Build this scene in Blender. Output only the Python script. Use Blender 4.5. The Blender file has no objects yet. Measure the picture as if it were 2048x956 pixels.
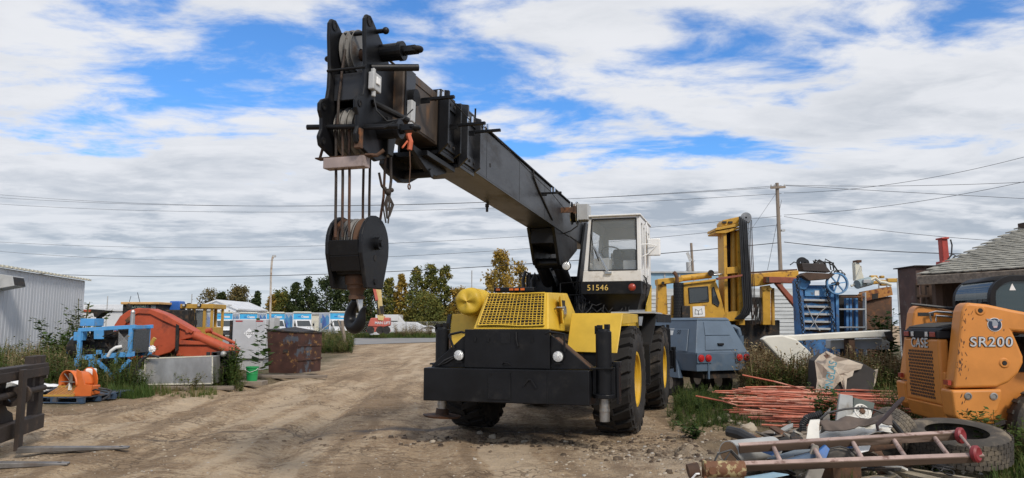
import bpy, bmesh, math, random
import numpy as np
from mathutils import Vector, Matrix, noise as mnoise

R = math.radians
SC = bpy.context.scene
COL = SC.collection
random.seed(7)

# ------------------------------------------------------------------ camera, sky, sun, exposure
F_PX, CAM_H, HORIZON = 1500.0, 1.65, 650.0          # of the 2048 x 956 photograph
PITCH = math.atan((HORIZON - 478) / F_PX)
cam = bpy.data.cameras.new('camera')
cam.sensor_width = 36.0
cam.lens = F_PX / 2048 * 36.0
cam.clip_start, cam.clip_end = 0.1, 4000
cam_o = bpy.data.objects.new('camera', cam)
COL.objects.link(cam_o)
cam_o.location = (0, 0, CAM_H)
cam_o.rotation_euler = (R(90) + PITCH, 0, 0)
SC.camera = cam_o

SUN_EL, SUN_AZ = 42.0, 150.0                        # azimuth from +Y towards +X
sun = bpy.data.lights.new('sun', 'SUN')
sun.energy, sun.angle, sun.color = 2.6, R(11), (1.0, 0.92, 0.82)
sun_o = bpy.data.objects.new('sun', sun)
COL.objects.link(sun_o)
sd = Vector((math.sin(R(SUN_AZ)) * math.cos(R(SUN_EL)), math.cos(R(SUN_AZ)) * math.cos(R(SUN_EL)), math.sin(R(SUN_EL))))
sun_o.rotation_euler = (-sd).to_track_quat('-Z', 'Y').to_euler()
sun_o.location = sd * 60

world = bpy.data.worlds.new('World')
SC.world = world
world.use_nodes = True
SC.view_settings.view_transform = 'Standard'
SC.view_settings.look = 'None'
SC.view_settings.gamma = 1
SC.view_settings.exposure = 0.0
SC.view_settings.use_curve_mapping = False


class NT:
    """small helper to write node trees"""
    def __init__(s, tree):
        s.t = tree
        s.n = tree.nodes
    def node(s, typ, **kw):
        nd = s.n.new(typ)
        for k, v in kw.items():
            setattr(nd, k, v)
        return nd
    def link(s, a, b):
        s.t.links.new(a, b)
    def set(s, sock, v):
        if isinstance(v, (int, float)):
            sock.default_value = v
        elif isinstance(v, (tuple, list)):
            if sock.type == 'RGBA' and len(v) == 3:
                v = tuple(v) + (1,)
            sock.default_value = v
        else:
            s.link(v, sock)
    def math(s, op, a, b=0.0, clamp=False):
        nd = s.node('ShaderNodeMath', operation=op, use_clamp=clamp)
        s.set(nd.inputs[0], a); s.set(nd.inputs[1], b)
        return nd.outputs[0]
    def noise(s, vec, scale, detail=5, rough=0.55, dist=0.0, out='Fac'):
        nd = s.node('ShaderNodeTexNoise')
        s.set(nd.inputs['Vector'], vec)
        nd.inputs['Scale'].default_value = scale
        nd.inputs['Detail'].default_value = detail
        nd.inputs['Roughness'].default_value = rough
        nd.inputs['Distortion'].default_value = dist
        return nd.outputs[out]
    def ramp(s, fac, lo, hi, a=0.0, b=1.0, smooth=True):
        nd = s.node('ShaderNodeMapRange', interpolation_type='SMOOTHSTEP' if smooth else 'LINEAR')
        s.set(nd.inputs[0], fac)
        for i, v in zip((1, 2, 3, 4), (lo, hi, a, b)):
            s.set(nd.inputs[i], v)
        return nd.outputs[0]
    def mix(s, fac, a, b, blend='MIX'):
        nd = s.node('ShaderNodeMix', data_type='RGBA', blend_type=blend)
        s.set(nd.inputs['Factor'], fac)
        s.set(nd.inputs[6], a); s.set(nd.inputs[7], b)
        return nd.outputs[2]
    def mapping(s, vec, scale=(1, 1, 1), loc=(0, 0, 0), rot=(0, 0, 0)):
        nd = s.node('ShaderNodeMapping')
        s.set(nd.inputs['Vector'], vec)
        nd.inputs['Scale'].default_value = scale
        nd.inputs['Location'].default_value = loc
        nd.inputs['Rotation'].default_value = rot
        return nd.outputs[0]


def build_sky():
    t = NT(world.node_tree)
    t.n.clear()
    out = t.node('ShaderNodeOutputWorld')
    tc = t.node('ShaderNodeTexCoord').outputs['Generated']
    sky = t.node('ShaderNodeTexSky', sky_type='NISHITA', sun_disc=False, sun_elevation=R(SUN_EL), sun_rotation=R(SUN_AZ),
                 air_density=1.0, dust_density=0.0, ozone_density=6.0)
    bg_sky = t.node('ShaderNodeBackground')
    t.link(t.mix(1.0, sky.outputs[0], (0.66, 1.0, 1.26), 'MULTIPLY'), bg_sky.inputs[0])
    bg_sky.inputs[1].default_value = 0.14
    sep = t.node('ShaderNodeSeparateXYZ')
    t.link(tc, sep.inputs[0])
    z = t.math('MAXIMUM', sep.outputs[2], 0.0)
    den = t.math('ADD', z, 0.10)
    comb = t.node('ShaderNodeCombineXYZ')
    t.link(t.math('DIVIDE', sep.outputs[0], den), comb.inputs[0])
    t.link(t.math('DIVIDE', sep.outputs[1], den), comb.inputs[1])
    p = t.mapping(comb.outputs[0], scale=(0.72, 1.0, 1), loc=(SKY_OX, SKY_OY, 0.0), rot=(0, 0, R(-12)))
    def density(q):
        warp = t.noise(q, 1.1, 3, 0.5, out='Color')
        pw = t.node('ShaderNodeVectorMath', operation='MULTIPLY_ADD')
        t.link(warp, pw.inputs[0]); pw.inputs[1].default_value = (0.45, 0.45, 0); t.set(pw.inputs[2], q)
        return t.math('ADD', t.math('MULTIPLY', t.noise(pw.outputs[0], 0.85, 2, 0.5), 0.46), t.math('MULTIPLY', t.noise(pw.outputs[0], 2.5, 12, 0.6, 0.1), 0.54))
    d0 = density(p)
    d1 = density(t.mapping(p, loc=(0.10, -0.16, 0)))
    low = t.ramp(z, 0.13, 0.25, 0.20, 0.0)              # the cloud deck closes towards the horizon
    low = t.math('ADD', low, t.ramp(z, 0.29, 0.42, 0.0, 0.08))
    dens = t.math('ADD', d0, low)
    mask = t.ramp(dens, SKY_LO, SKY_HI, 0.0, 1.0)
    lit = t.ramp(t.math('SUBTRACT', d0, d1), -0.08, 0.08, 0.0, 1.0)
    core = t.ramp(dens, 0.50, 0.76, 0.12, 0.95)
    shade = t.math('MULTIPLY', core, t.math('SUBTRACT', 1.2, lit), True)
    ccol = t.mix(shade, (0.86, 0.87, 0.90), (0.41, 0.46, 0.53))
    hz = t.ramp(z, 0.02, 0.16, 0.5, 0.0)
    ccol = t.mix(hz, ccol, (0.60, 0.66, 0.73))
    bg_c = t.node('ShaderNodeBackground')
    t.link(ccol, bg_c.inputs[0]); bg_c.inputs[1].default_value = 1.0
    mx = t.node('ShaderNodeMixShader')
    t.link(t.math('MULTIPLY', mask, 0.97), mx.inputs[0])
    t.link(bg_sky.outputs[0], mx.inputs[1]); t.link(bg_c.outputs[0], mx.inputs[2])
    t.link(mx.outputs[0], out.inputs[0])

SKY_OX, SKY_OY, SKY_LO, SKY_HI = 9.3, 6.4, 0.452, 0.56
build_sky()

# ------------------------------------------------------------------ geometry helpers
def W(px, py, D):
    """point of the place seen at a photograph pixel, D metres in front"""
    u, v = (px - 1024) / F_PX, (478 - py) / F_PX
    cp, sp = math.cos(PITCH), math.sin(PITCH)
    r = Vector((u, cp - v * sp, sp + v * cp))
    return Vector((0, 0, CAM_H)) + r * (D / r.y)

def G(px, py, z=0.0):
    """ground point seen at a photograph pixel"""
    u, v = (px - 1024) / F_PX, (478 - py) / F_PX
    cp, sp = math.cos(PITCH), math.sin(PITCH)
    r = Vector((u, cp - v * sp, sp + v * cp))
    return Vector((0, 0, CAM_H)) + r * ((z - CAM_H) / r.z)

def frame(o, yaw):
    return Matrix.Translation(Vector(o)) @ Matrix.Rotation(R(-yaw), 4, 'Z')


class MB:
    def __init__(s, M=None):
        s.v, s.f = [], []
        s.M = M if M is not None else Matrix()
    def add(s, vs, fs, T=None):
        o = len(s.v)
        T = s.M @ T if T is not None else s.M
        s.v += [tuple(T @ Vector(v)) for v in vs]
        s.f += [tuple(i + o for i in f) for f in fs]
        return s
    def box(s, a, b, T=None):
        (x0, y0, z0), (x1, y1, z1) = a, b
        return s.add([(x0, y0, z0), (x1, y0, z0), (x1, y1, z0), (x0, y1, z0), (x0, y0, z1), (x1, y0, z1), (x1, y1, z1), (x0, y1, z1)],
                     [(0, 3, 2, 1), (4, 5, 6, 7), (0, 1, 5, 4), (1, 2, 6, 5), (2, 3, 7, 6), (3, 0, 4, 7)], T)
    def hexa(s, pts):
        return s.add(pts, [(0, 3, 2, 1), (4, 5, 6, 7), (0, 1, 5, 4), (1, 2, 6, 5), (2, 3, 7, 6), (3, 0, 4, 7)])
    def beam(s, p0, p1, w, h, up=(0, 0, 1), w1=None, h1=None):
        p0, p1 = Vector(p0), Vector(p1)
        d = (p1 - p0).normalized()
        u = Vector(up)
        sd_ = d.cross(u)
        if sd_.length < 1e-4:
            sd_ = d.cross(Vector((1, 0, 0)))
        sd_.normalize()
        u = sd_.cross(d)
        w1 = w if w1 is None else w1
        h1 = h if h1 is None else h1
        a = [p0 - sd_ * w / 2 - u * h / 2, p0 + sd_ * w / 2 - u * h / 2, p0 + sd_ * w / 2 + u * h / 2, p0 - sd_ * w / 2 + u * h / 2]
        b = [p1 - sd_ * w1 / 2 - u * h1 / 2, p1 + sd_ * w1 / 2 - u * h1 / 2, p1 + sd_ * w1 / 2 + u * h1 / 2, p1 - sd_ * w1 / 2 + u * h1 / 2]
        return s.hexa(a + b)
    def lathe(s, prof, p0, axis, n=24, close=False, a0=0.0):
        """prof: (radius, height along axis)"""
        ax = Vector(axis).normalized()
        ref = Vector((0, 0, 1)) if abs(ax.z) < 0.9 else Vector((1, 0, 0))
        e1 = ax.cross(ref).normalized(); e2 = ax.cross(e1)
        p0 = Vector(p0)
        vs, fs = [], []
        m = len(prof)
        for i in range(n):
            a = a0 + 2 * math.pi * i / n
            dr = e1 * math.cos(a) + e2 * math.sin(a)
            for r, h in prof:
                vs.append(p0 + ax * h + dr * r)
        k = m if close else m - 1
        for i in range(n):
            j = (i + 1) % n
            for q in range(k):
                q2 = (q + 1) % m
                fs.append((i * m + q, j * m + q, j * m + q2, i * m + q2))
        if not close:
            if prof[0][0] > 1e-4: fs.append(tuple(i * m for i in range(n)))
            if prof[-1][0] > 1e-4: fs.append(tuple(i * m + m - 1 for i in reversed(range(n))))
        return s.add(vs, fs)
    def cyl(s, p0, p1, r0, r1=None, n=16):
        p0, p1 = Vector(p0), Vector(p1)
        L = (p1 - p0).length
        return s.lathe([(r0, 0), (r0 if r1 is None else r1, L)], p0, p1 - p0, n)
    def torus(s, c, axis, Rr, r, n=32, m=10):
        return s.lathe([(Rr + r * math.cos(2 * math.pi * i / m), r * math.sin(2 * math.pi * i / m)) for i in range(m)], c, axis, n, True)
    def tube(s, path, r, n=7):
        P = [Vector(p) for p in path]
        rr = r if isinstance(r, (list, tuple)) else [r] * len(P)
        vs, fs = [], []
        e1 = None
        for i, p in enumerate(P):
            d = (P[min(i + 1, len(P) - 1)] - P[max(i - 1, 0)])
            d = d.normalized() if d.length > 1e-9 else Vector((0, 0, 1))
            if e1 is None:
                ref = Vector((0, 0, 1)) if abs(d.z) < 0.9 else Vector((1, 0, 0))
                e1 = d.cross(ref).normalized()
            else:
                e1 = (e1 - d * e1.dot(d)).normalized()
            e2 = d.cross(e1)
            for k in range(n):
                a = 2 * math.pi * k / n
                vs.append(p + (e1 * math.cos(a) + e2 * math.sin(a)) * rr[i])
        for i in range(len(P) - 1):
            for k in range(n):
                k2 = (k + 1) % n
                fs.append((i * n + k, i * n + k2, (i + 1) * n + k2, (i + 1) * n + k))
        fs.append(tuple(reversed(range(n))))
        fs.append(tuple((len(P) - 1) * n + k for k in range(n)))
        return s.add(vs, fs)
    def prism(s, poly, ax, a, b, T=None):
        """extrude a 2D outline along axis ax (0,1,2) from a to b; outline in the other two axes in order"""
        def mk(p, h):
            q = list(p); q.insert(ax, h); return tuple(q)
        n = len(poly)
        vs = [mk(p, a) for p in poly] + [mk(p, b) for p in poly]
        fs = [tuple(reversed(range(n))), tuple(range(n, 2 * n))] + [(i, (i + 1) % n, (i + 1) % n + n, i + n) for i in range(n)]
        return s.add(vs, fs, T)
    def sheet(s, fn, nu, nv, th=0.0):
        vs = [fn(i / nu, j / nv) for j in range(nv + 1) for i in range(nu + 1)]
        fs = [(j * (nu + 1) + i, j * (nu + 1) + i + 1, (j + 1) * (nu + 1) + i + 1, (j + 1) * (nu + 1) + i) for j in range(nv) for i in range(nu)]
        return s.add(vs, fs)
    def sphere(s, c, r, n=14, m=9):
        rx, ry, rz = r if isinstance(r, (tuple, list)) else (r, r, r)
        vs = [(c[0], c[1], c[2] - rz)]
        for j in range(1, m):
            ph = math.pi * j / m - math.pi / 2
            for i in range(n):
                a = 2 * math.pi * i / n
                vs.append((c[0] + rx * math.cos(ph) * math.cos(a), c[1] + ry * math.cos(ph) * math.sin(a), c[2] + rz * math.sin(ph)))
        vs.append((c[0], c[1], c[2] + rz))
        fs = [(0, 1 + (i + 1) % n, 1 + i) for i in range(n)]
        for j in range(m - 2):
            for i in range(n):
                a = 1 + j * n
                fs.append((a + i, a + (i + 1) % n, a + n + (i + 1) % n, a + n + i))
        L = len(vs) - 1; a = 1 + (m - 2) * n
        fs += [(a + i, a + (i + 1) % n, L) for i in range(n)]
        return s.add(vs, fs)
    def jitter(s, amp, scale=3.0, seed=0.0):
        o = []
        for v in s.v:
            n = mnoise.noise_vector(Vector(v) * scale + Vector((seed, seed * 1.7, 0)))
            o.append((v[0] + n.x * amp, v[1] + n.y * amp, v[2] + n.z * amp))
        s.v = o
        return s
    def build(s, name, mat, parent=None, bevel=0.0, smooth=False, seg=2, solid=0.0, angle=35, subsurf=0):
        me = bpy.data.meshes.new(name)
        me.from_pydata(s.v, [], s.f)
        bm = bmesh.new(); bm.from_mesh(me)
        bmesh.ops.recalc_face_normals(bm, faces=bm.faces)
        bm.to_mesh(me); bm.free()
        if mat is not None: me.materials.append(mat)
        if smooth or subsurf:
            me.shade_smooth()
            me.set_sharp_from_angle(angle=R(angle))
        o = bpy.data.objects.new(name, me)
        COL.objects.link(o)
        if parent is not None: o.parent = parent
        if solid:
            m = o.modifiers.new('thick', 'SOLIDIFY'); m.thickness = solid; m.offset = 0
        if subsurf:
            m = o.modifiers.new('sub', 'SUBSURF'); m.levels = m.render_levels = subsurf
        if bevel:
            m = o.modifiers.new('bevel', 'BEVEL'); m.width = bevel; m.segments = seg
            m.limit_method = 'ANGLE'; m.angle_limit = R(40)
        return o


def tag(o, label, cat, group=None):
    o['label'] = label; o['category'] = cat
    if group: o['group'] = group
    return o

def thing(name, label, cat, loc=(0, 0, 0), yaw=0.0, group=None):
    o = bpy.data.objects.new(name, None)
    o.empty_display_size = 0.2
    COL.objects.link(o)
    o.location = loc; o.rotation_euler = (0, 0, R(-yaw))
    return tag(o, label, cat, group)

def inv(t):
    """matrix that lets the parts of a thing be written in world metres"""
    M = Matrix.Translation(t.location) @ t.rotation_euler.to_matrix().to_4x4()
    return M.inverted()

def copy_thing(root, loc, yaw=None, label=None, group=None, scale=None):
    def cp(o, par):
        c = o.copy(); COL.objects.link(c)
        c.parent = par
        for ch in KIDS.get(o.name, []): cp(ch, c)
        return c
    KIDS = {}
    for o in root.children_recursive:
        KIDS.setdefault(o.parent.name, []).append(o)
    r = cp(root, None)
    r.location = loc
    if yaw is not None: r.rotation_euler = (0, 0, R(-yaw))
    if scale is not None: r.scale = (scale,) * 3 if isinstance(scale, (int, float)) else scale
    if label: r['label'] = label
    if group: r['group'] = group
    return r

def text(name, body, mat, parent, M, size=0.1, depth=0.003, bold=0.0, shear=0.0, align='CENTER', sx=1.0, space=1.0):
    cu = bpy.data.curves.new(name, 'FONT')
    cu.body = body; cu.size = size; cu.extrude = depth; cu.offset = bold; cu.shear = shear
    cu.align_x = align; cu.align_y = 'CENTER'; cu.space_character = space
    tmp = bpy.data.objects.new('tmp', cu)
    COL.objects.link(tmp)
    dg = bpy.context.evaluated_depsgraph_get()
    me = bpy.data.meshes.new_from_object(tmp.evaluated_get(dg))
    bpy.data.objects.remove(tmp)
    me.transform(M @ Matrix.Diagonal((sx, 1, 1, 1)))
    me.materials.clear(); me.materials.append(mat)
    me.name = name
    o = bpy.data.objects.new(name, me)
    COL.objects.link(o)
    o.parent = parent
    return o

def face_mat(o, right, up):
    """text matrix: origin, right direction, up direction"""
    r = Vector(right).normalized(); u = Vector(up).normalized(); n = r.cross(u)
    return Matrix(((r.x, u.x, n.x, o[0]), (r.y, u.y, n.y, o[1]), (r.z, u.z, n.z, o[2]), (0, 0, 0, 1)))

# ------------------------------------------------------------------ materials
def mat(name, col, rough=0.6, metal=0.0, var=0.2, scale=2.5, dirt=None, dirt_lo=0.55, dirt_hi=0.7, dscale=3.0, ddetail=8,
        bump=0.05, bscale=40.0, stretch=(1, 1, 1), coat=0.0, spec=0.5, drough=0.85, second=None, slo=0.5, shi=0.6, sscale=1.5):
    m = bpy.data.materials.new(name)
    m.use_nodes = True
    t = NT(m.node_tree)
    b = t.n['Principled BSDF']
    tc = t.node('ShaderNodeTexCoord').outputs['Object']
    oi = t.node('ShaderNodeObjectInfo').outputs['Random']
    off = t.node('ShaderNodeVectorMath', operation='ADD')
    t.link(tc, off.inputs[0])
    cb = t.node('ShaderNodeCombineXYZ')
    t.link(t.math('MULTIPLY', oi, 13.0), cb.inputs[0]); t.link(t.math('MULTIPLY', oi, 7.0), cb.inputs[2])
    t.link(cb.outputs[0], off.inputs[1])
    vec = off.outputs[0]
    if stretch != (1, 1, 1): vec = t.mapping(vec, scale=stretch)
    n1 = t.noise(vec, scale, 6, 0.6)
    lo = tuple(c * (1 - var) for c in col); hi = tuple(min(1, c * (1 + var)) for c in col)
    c = t.mix(t.ramp(n1, 0.3, 0.7), lo, hi)
    if second is not None:
        n4 = t.noise(t.mapping(vec, loc=(5.1, 2.2, 9.3)), sscale, 7, 0.62)
        c = t.mix(t.ramp(n4, slo, shi), c, second)
    r = t.math('ADD', t.math('MULTIPLY', n1, 0.25), rough - 0.125, True)
    if dirt is not None:
        n2 = t.noise(t.mapping(vec, loc=(1.7, 8.8, 3.1)), dscale, ddetail, 0.68)
        k = t.ramp(n2, dirt_lo, dirt_hi)
        c = t.mix(k, c, dirt)
        r = t.mix(k, r, (drough,) * 3)
        if metal: t.link(t.math('MULTIPLY', t.math('SUBTRACT', 1.0, k), metal), b.inputs['Metallic'])
    elif metal: b.inputs['Metallic'].default_value = metal
    t.link(c, b.inputs['Base Color'])
    t.link(r, b.inputs['Roughness'])
    b.inputs['Specular IOR Level'].default_value = spec
    if coat:
        b.inputs['Coat Weight'].default_value = coat
        b.inputs['Coat Roughness'].default_value = 0.25
    if bump:
        n3 = t.noise(vec, bscale, 4, 0.6)
        bp = t.node('ShaderNodeBump')
        bp.inputs['Strength'].default_value = bump
        bp.inputs['Distance'].default_value = 0.02
        t.link(n3, bp.inputs['Height'])
        t.link(bp.outputs[0], b.inputs['Normal'])
    return m

def glass(name, tint=(0.75, 0.82, 0.85), alpha=0.3, rough=0.03):
    m = bpy.data.materials.new(name)
    m.use_nodes = True
    t = NT(m.node_tree)
    b = t.n['Principled BSDF']
    b.inputs['Base Color'].default_value = tuple(tint) + (1,)
    b.inputs['Roughness'].default_value = rough
    b.inputs['Specular IOR Level'].default_value = 0.9
    b.inputs['Alpha'].default_value = alpha
    return m

def leafmat(name, cols, trans=0.25):
    """foliage: colour by a per-vertex tint stored on the mesh"""
    m = bpy.data.materials.new(name)
    m.use_nodes = True
    t = NT(m.node_tree)
    b = t.n['Principled BSDF']
    at = t.node('ShaderNodeAttribute', attribute_name='tint')
    cr = t.node('ShaderNodeValToRGB')
    els = cr.color_ramp.elements
    els[0].position = 0; els[0].color = cols[0] + (1,)
    els[1].position = 1; els[1].color = cols[-1] + (1,)
    for i, c in enumerate(cols[1:-1]):
        e = els.new((i + 1) / (len(cols) - 1)); e.color = c + (1,)
    t.link(at.outputs['Fac'], cr.inputs[0])
    t.link(cr.outputs[0], b.inputs['Base Color'])
    b.inputs['Roughness'].default_value = 0.7
    b.inputs['Specular IOR Level'].default_value = 0.25
    tr = t.node('ShaderNodeBsdfTranslucent')
    t.link(cr.outputs[0], tr.inputs[0])
    mx = t.node('ShaderNodeMixShader')
    mx.inputs[0].default_value = trans
    t.link(b.outputs[0], mx.inputs[1]); t.link(tr.outputs[0], mx.inputs[2])
    t.link(mx.outputs[0], t.n['Material Output'].inputs[0])
    return m

RUST = (0.13, 0.05, 0.022)
DUST = (0.27, 0.21, 0.145)
MT = {}
MT['black'] = mat('black_paint', (0.006, 0.0065, 0.008), 0.42, var=0.35, spec=0.3, dirt=(0.04, 0.037, 0.033), dirt_lo=0.53, dirt_hi=0.85, dscale=2.2, bump=0.04)
MT['blackdull'] = mat('dull_black_paint', (0.010, 0.0105, 0.012), 0.6, var=0.4, spec=0.25, dirt=(0.06, 0.047, 0.034), dirt_lo=0.54, dirt_hi=0.78, dscale=3.2)
MT['boom'] = mat('boom_black_paint', (0.020, 0.021, 0.024), 0.38, var=0.25, spec=0.45, dirt=(0.06, 0.053, 0.046), dirt_lo=0.5, dirt_hi=0.85, dscale=1.1, stretch=(1, 0.6, 1.6), bump=0.03)
MT['boomraw'] = mat('boom_bare_rusty_steel', (0.07, 0.053, 0.04), 0.55, var=0.4, dirt=(0.17, 0.09, 0.042), dirt_lo=0.5, dirt_hi=0.72, dscale=4.5, stretch=(1, 1.0, 0.35))
MT['yellow'] = mat('yellow_paint', (0.62, 0.40, 0.035), 0.48, var=0.1, dirt=(0.33, 0.22, 0.06), dirt_lo=0.6, dirt_hi=0.85, dscale=2.6, bump=0.05, bscale=12)
MT['rimyellow'] = mat('rim_yellow_paint', (0.58, 0.35, 0.02), 0.5, var=0.15, dirt=(0.22, 0.14, 0.05), dirt_lo=0.55, dirt_hi=0.75)
MT['tarp'] = mat('yellow_tarp', (0.60, 0.40, 0.03), 0.55, var=0.15, bump=0.25, bscale=9)
MT['rubber'] = mat('tyre_rubber', (0.026, 0.0245, 0.0235), 0.8, var=0.3, spec=0.3, dirt=(0.11, 0.09, 0.07), dirt_lo=0.5, dirt_hi=0.75, dscale=2.5, bump=0.15, bscale=50)
MT['white'] = mat('white_paint', (0.80, 0.80, 0.78), 0.42, var=0.05, dirt=(0.42, 0.35, 0.26), dirt_lo=0.66, dirt_hi=0.85, dscale=2.0)
MT['steel'] = mat('worn_steel', (0.33, 0.32, 0.30), 0.4, 0.85, var=0.3, dirt=(0.15, 0.09, 0.05), dirt_lo=0.55, dirt_hi=0.72, dscale=7)
MT['rope'] = mat('wire_rope', (0.045, 0.036, 0.030), 0.6, 0.3, var=0.4, scale=9, dirt=(0.10, 0.048, 0.028), dirt_lo=0.48, dirt_hi=0.62, dscale=2.5, bump=0.5, bscale=90, stretch=(1, 1, 0.5))
MT['rust'] = mat('rusty_steel', (0.085, 0.045, 0.026), 0.8, var=0.4, dirt=(0.2, 0.085, 0.035), dirt_lo=0.5, dirt_hi=0.68, dscale=6, bump=0.2)
MT['sheave'] = mat('sheave_grey', (0.2, 0.195, 0.185), 0.6, 0.3, var=0.35, dirt=(0.1, 0.06, 0.035), dirt_lo=0.5, dirt_hi=0.7, dscale=6)
MT['grey'] = mat('grey_paint', (0.42, 0.43, 0.43), 0.5, var=0.15, dirt=(0.2, 0.17, 0.13), dirt_lo=0.58, dirt_hi=0.8)
MT['aluminium'] = mat('dull_aluminium', (0.5, 0.5, 0.49), 0.42, 0.75, var=0.2, dirt=(0.22, 0.21, 0.19), dirt_lo=0.5, dirt_hi=0.8, dscale=1.6, stretch=(1, 1, 0.5))
MT['hose'] = mat('black_hose', (0.02, 0.02, 0.021), 0.55, var=0.3)
MT['dark'] = mat('dark_machinery', (0.014, 0.013, 0.012), 0.7, var=0.5, dirt=(0.09, 0.055, 0.03), dirt_lo=0.5, dirt_hi=0.7, dscale=6)
MT['number'] = mat('yellow_number_paint', (0.75, 0.52, 0.14), 0.5, var=0.05, bump=0)
MT['amber'] = mat('amber_lens', (0.75, 0.16, 0.015), 0.25, var=0.1, bump=0)
MT['redlens'] = mat('red_lens', (0.32, 0.045, 0.025), 0.25, var=0.15, bump=0)
MT['lens'] = mat('clear_lens', (0.7, 0.71, 0.7), 0.12, 0.35, var=0.35, scale=60, bump=0.5, bscale=120)
MT['chrome'] = mat('chrome', (0.7, 0.7, 0.68), 0.2, 0.95, var=0.1, bump=0)
MT['glass'] = glass('cab_glass', (0.5, 0.56, 0.58), 0.16)
MT['darkglass'] = glass('dark_glass', (0.05, 0.06, 0.065), 0.75)
MT['wood'] = mat('weathered_wood', (0.23, 0.19, 0.15), 0.85, var=0.3, scale=4, stretch=(0.4, 4, 4), dirt=(0.1, 0.075, 0.055), dirt_lo=0.5, dirt_hi=0.75, bump=0.3)
# ------------------------------------------------------------------ ground
rng = np.random.default_rng(5)

class VNoise:
    def __init__(s, seed, n=256):
        s.t = np.random.default_rng(seed).random((n, n)); s.n = n
    def __call__(s, x, y):
        xi = np.floor(x).astype(int); yi = np.floor(y).astype(int)
        fx = x - xi; fy = y - yi
        fx = fx * fx * (3 - 2 * fx); fy = fy * fy * (3 - 2 * fy)
        n = s.n
        a = s.t[xi % n, yi % n]; b = s.t[(xi + 1) % n, yi % n]; c = s.t[xi % n, (yi + 1) % n]; d = s.t[(xi + 1) % n, (yi + 1) % n]
        return (a * (1 - fx) + b * fx) * (1 - fy) + (c * (1 - fx) + d * fx) * fy - 0.5
VN = VNoise(11)
def fbm(x, y, f, o=4):
    r = 0; a = 1.0
    for i in range(o):
        r = r + a * VN(x * f + 17.3 * i, y * f - 9.1 * i); a *= 0.5; f *= 2.03
    return r
def poly_dist(x, y, pts):
    d = np.full(np.shape(x), 1e9)
    for (ax, ay), (bx, by) in zip(pts[:-1], pts[1:]):
        ux, uy = bx - ax, by - ay
        t = np.clip(((x - ax) * ux + (y - ay) * uy) / (ux * ux + uy * uy), 0, 1)
        d = np.minimum(d, np.hypot(x - ax - t * ux, y - ay - t * uy))
    return d
def in_poly(x, y, pts):
    r = np.zeros(np.shape(x), bool)
    n = len(pts)
    for i in range(n):
        ax, ay = pts[i]; bx, by = pts[(i + 1) % n]
        c = ((ay > y) != (by > y)) & (x < (bx - ax) * (y - ay) / (by - ay + 1e-12) + ax)
        r ^= c
    return r
def gpts(L): return [(G(x, y).x, G(x, y).y) for x, y in L]
V_LEFT = gpts([(0, 812), (110, 814), (250, 795), (330, 783), (420, 776), (530, 760), (640, 736), (700, 700), (702, 686)]) + [(-16, 66), (-90, 66), (-90, 10)]
V_RIGHT = gpts([(1690, 990), (1610, 940), (1500, 850), (1420, 838), (1365, 800), (1345, 760)]) + [(7.5, 30), (9, 60), (60, 60), (60, 3)]
V_FAR = gpts([(640, 680), (860, 673)]) + [(-8, 130), (-120, 130), (-120, 95)]
TRACKS = [gpts(L) for L in ([(60, 945), (300, 860), (500, 795), (640, 750), (720, 715), (770, 692)], [(300, 955), (520, 850), (660, 780), (750, 735), (800, 695)], [(700, 950), (740, 860), (790, 780), (810, 730), (815, 690)], [(-100, 870), (300, 815), (560, 775), (700, 735), (760, 700)])]
DAMP = gpts([(640, 872), (700, 866), (780, 858), (880, 853), (1000, 862), (1200, 872)])
DAMP2 = gpts([(290, 882), (420, 872), (560, 862), (600, 866)])
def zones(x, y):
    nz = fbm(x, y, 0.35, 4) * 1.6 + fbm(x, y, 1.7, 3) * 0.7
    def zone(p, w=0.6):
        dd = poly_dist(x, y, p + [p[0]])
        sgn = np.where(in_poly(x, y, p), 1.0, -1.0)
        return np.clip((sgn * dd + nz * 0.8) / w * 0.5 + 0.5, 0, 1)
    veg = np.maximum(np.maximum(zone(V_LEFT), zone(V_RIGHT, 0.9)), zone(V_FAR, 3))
    dd = poly_dist(x, y, DAMP)
    damp = np.clip(1.4 - dd / (0.14 + 0.3 * np.clip(fbm(x, y, 0.9, 2) + 0.2, 0, 1)), 0, 1) * np.clip(1.0 + 2.0 * fbm(x, y, 2.5, 3), 0, 1)
    damp = np.maximum(damp, np.clip(1.3 - poly_dist(x, y, DAMP2) / 0.06, 0, 0.75))
    cx, cy = 0.55, 12.0                                    # churned soil round the crane's wheels
    damp = np.maximum(damp, np.clip(1.15 - np.hypot((x - cx) / 2.2, (y - 11.7) / 0.9), 0, 1) * np.clip(0.55 + 2.2 * fbm(x, y, 1.4, 4), 0, 1))
    grav = np.clip(1.3 - np.hypot((x - 3.2) / 2.2, (y - 8.6) / 2.0), 0, 1) * np.clip(0.7 + fbm(x, y, 0.8, 3), 0, 1)
    tr = TRACKS[1]; sd_ = 0; best = np.full(np.shape(x), 1e9)
    for (ax, ay), (bx, by) in zip(tr[:-1], tr[1:]):
        ux, uy = bx - ax, by - ay; L = math.hypot(ux, uy)
        t = np.clip(((x - ax) * ux + (y - ay) * uy) / L ** 2, 0, 1)
        d = np.hypot(x - ax - t * ux, y - ay - t * uy)
        s_ = ((x - ax) * uy - (y - ay) * ux) / L
        sd_ = np.where(d < best, s_, sd_); best = np.minimum(best, d)
    w_ = sd_ + 0.25 * fbm(x, y, 0.5, 3)
    streak = 0.5 + 0.75 * (0.6 * VN(w_ * 1.3, y * 0.12 + 3) + 0.6 * VN(w_ * 3.4 + 9, y * 0.3) + 0.5 * VN(w_ * 7.5, y * 0.7))
    return veg, damp, grav, np.clip(streak, 0, 1)
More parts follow.
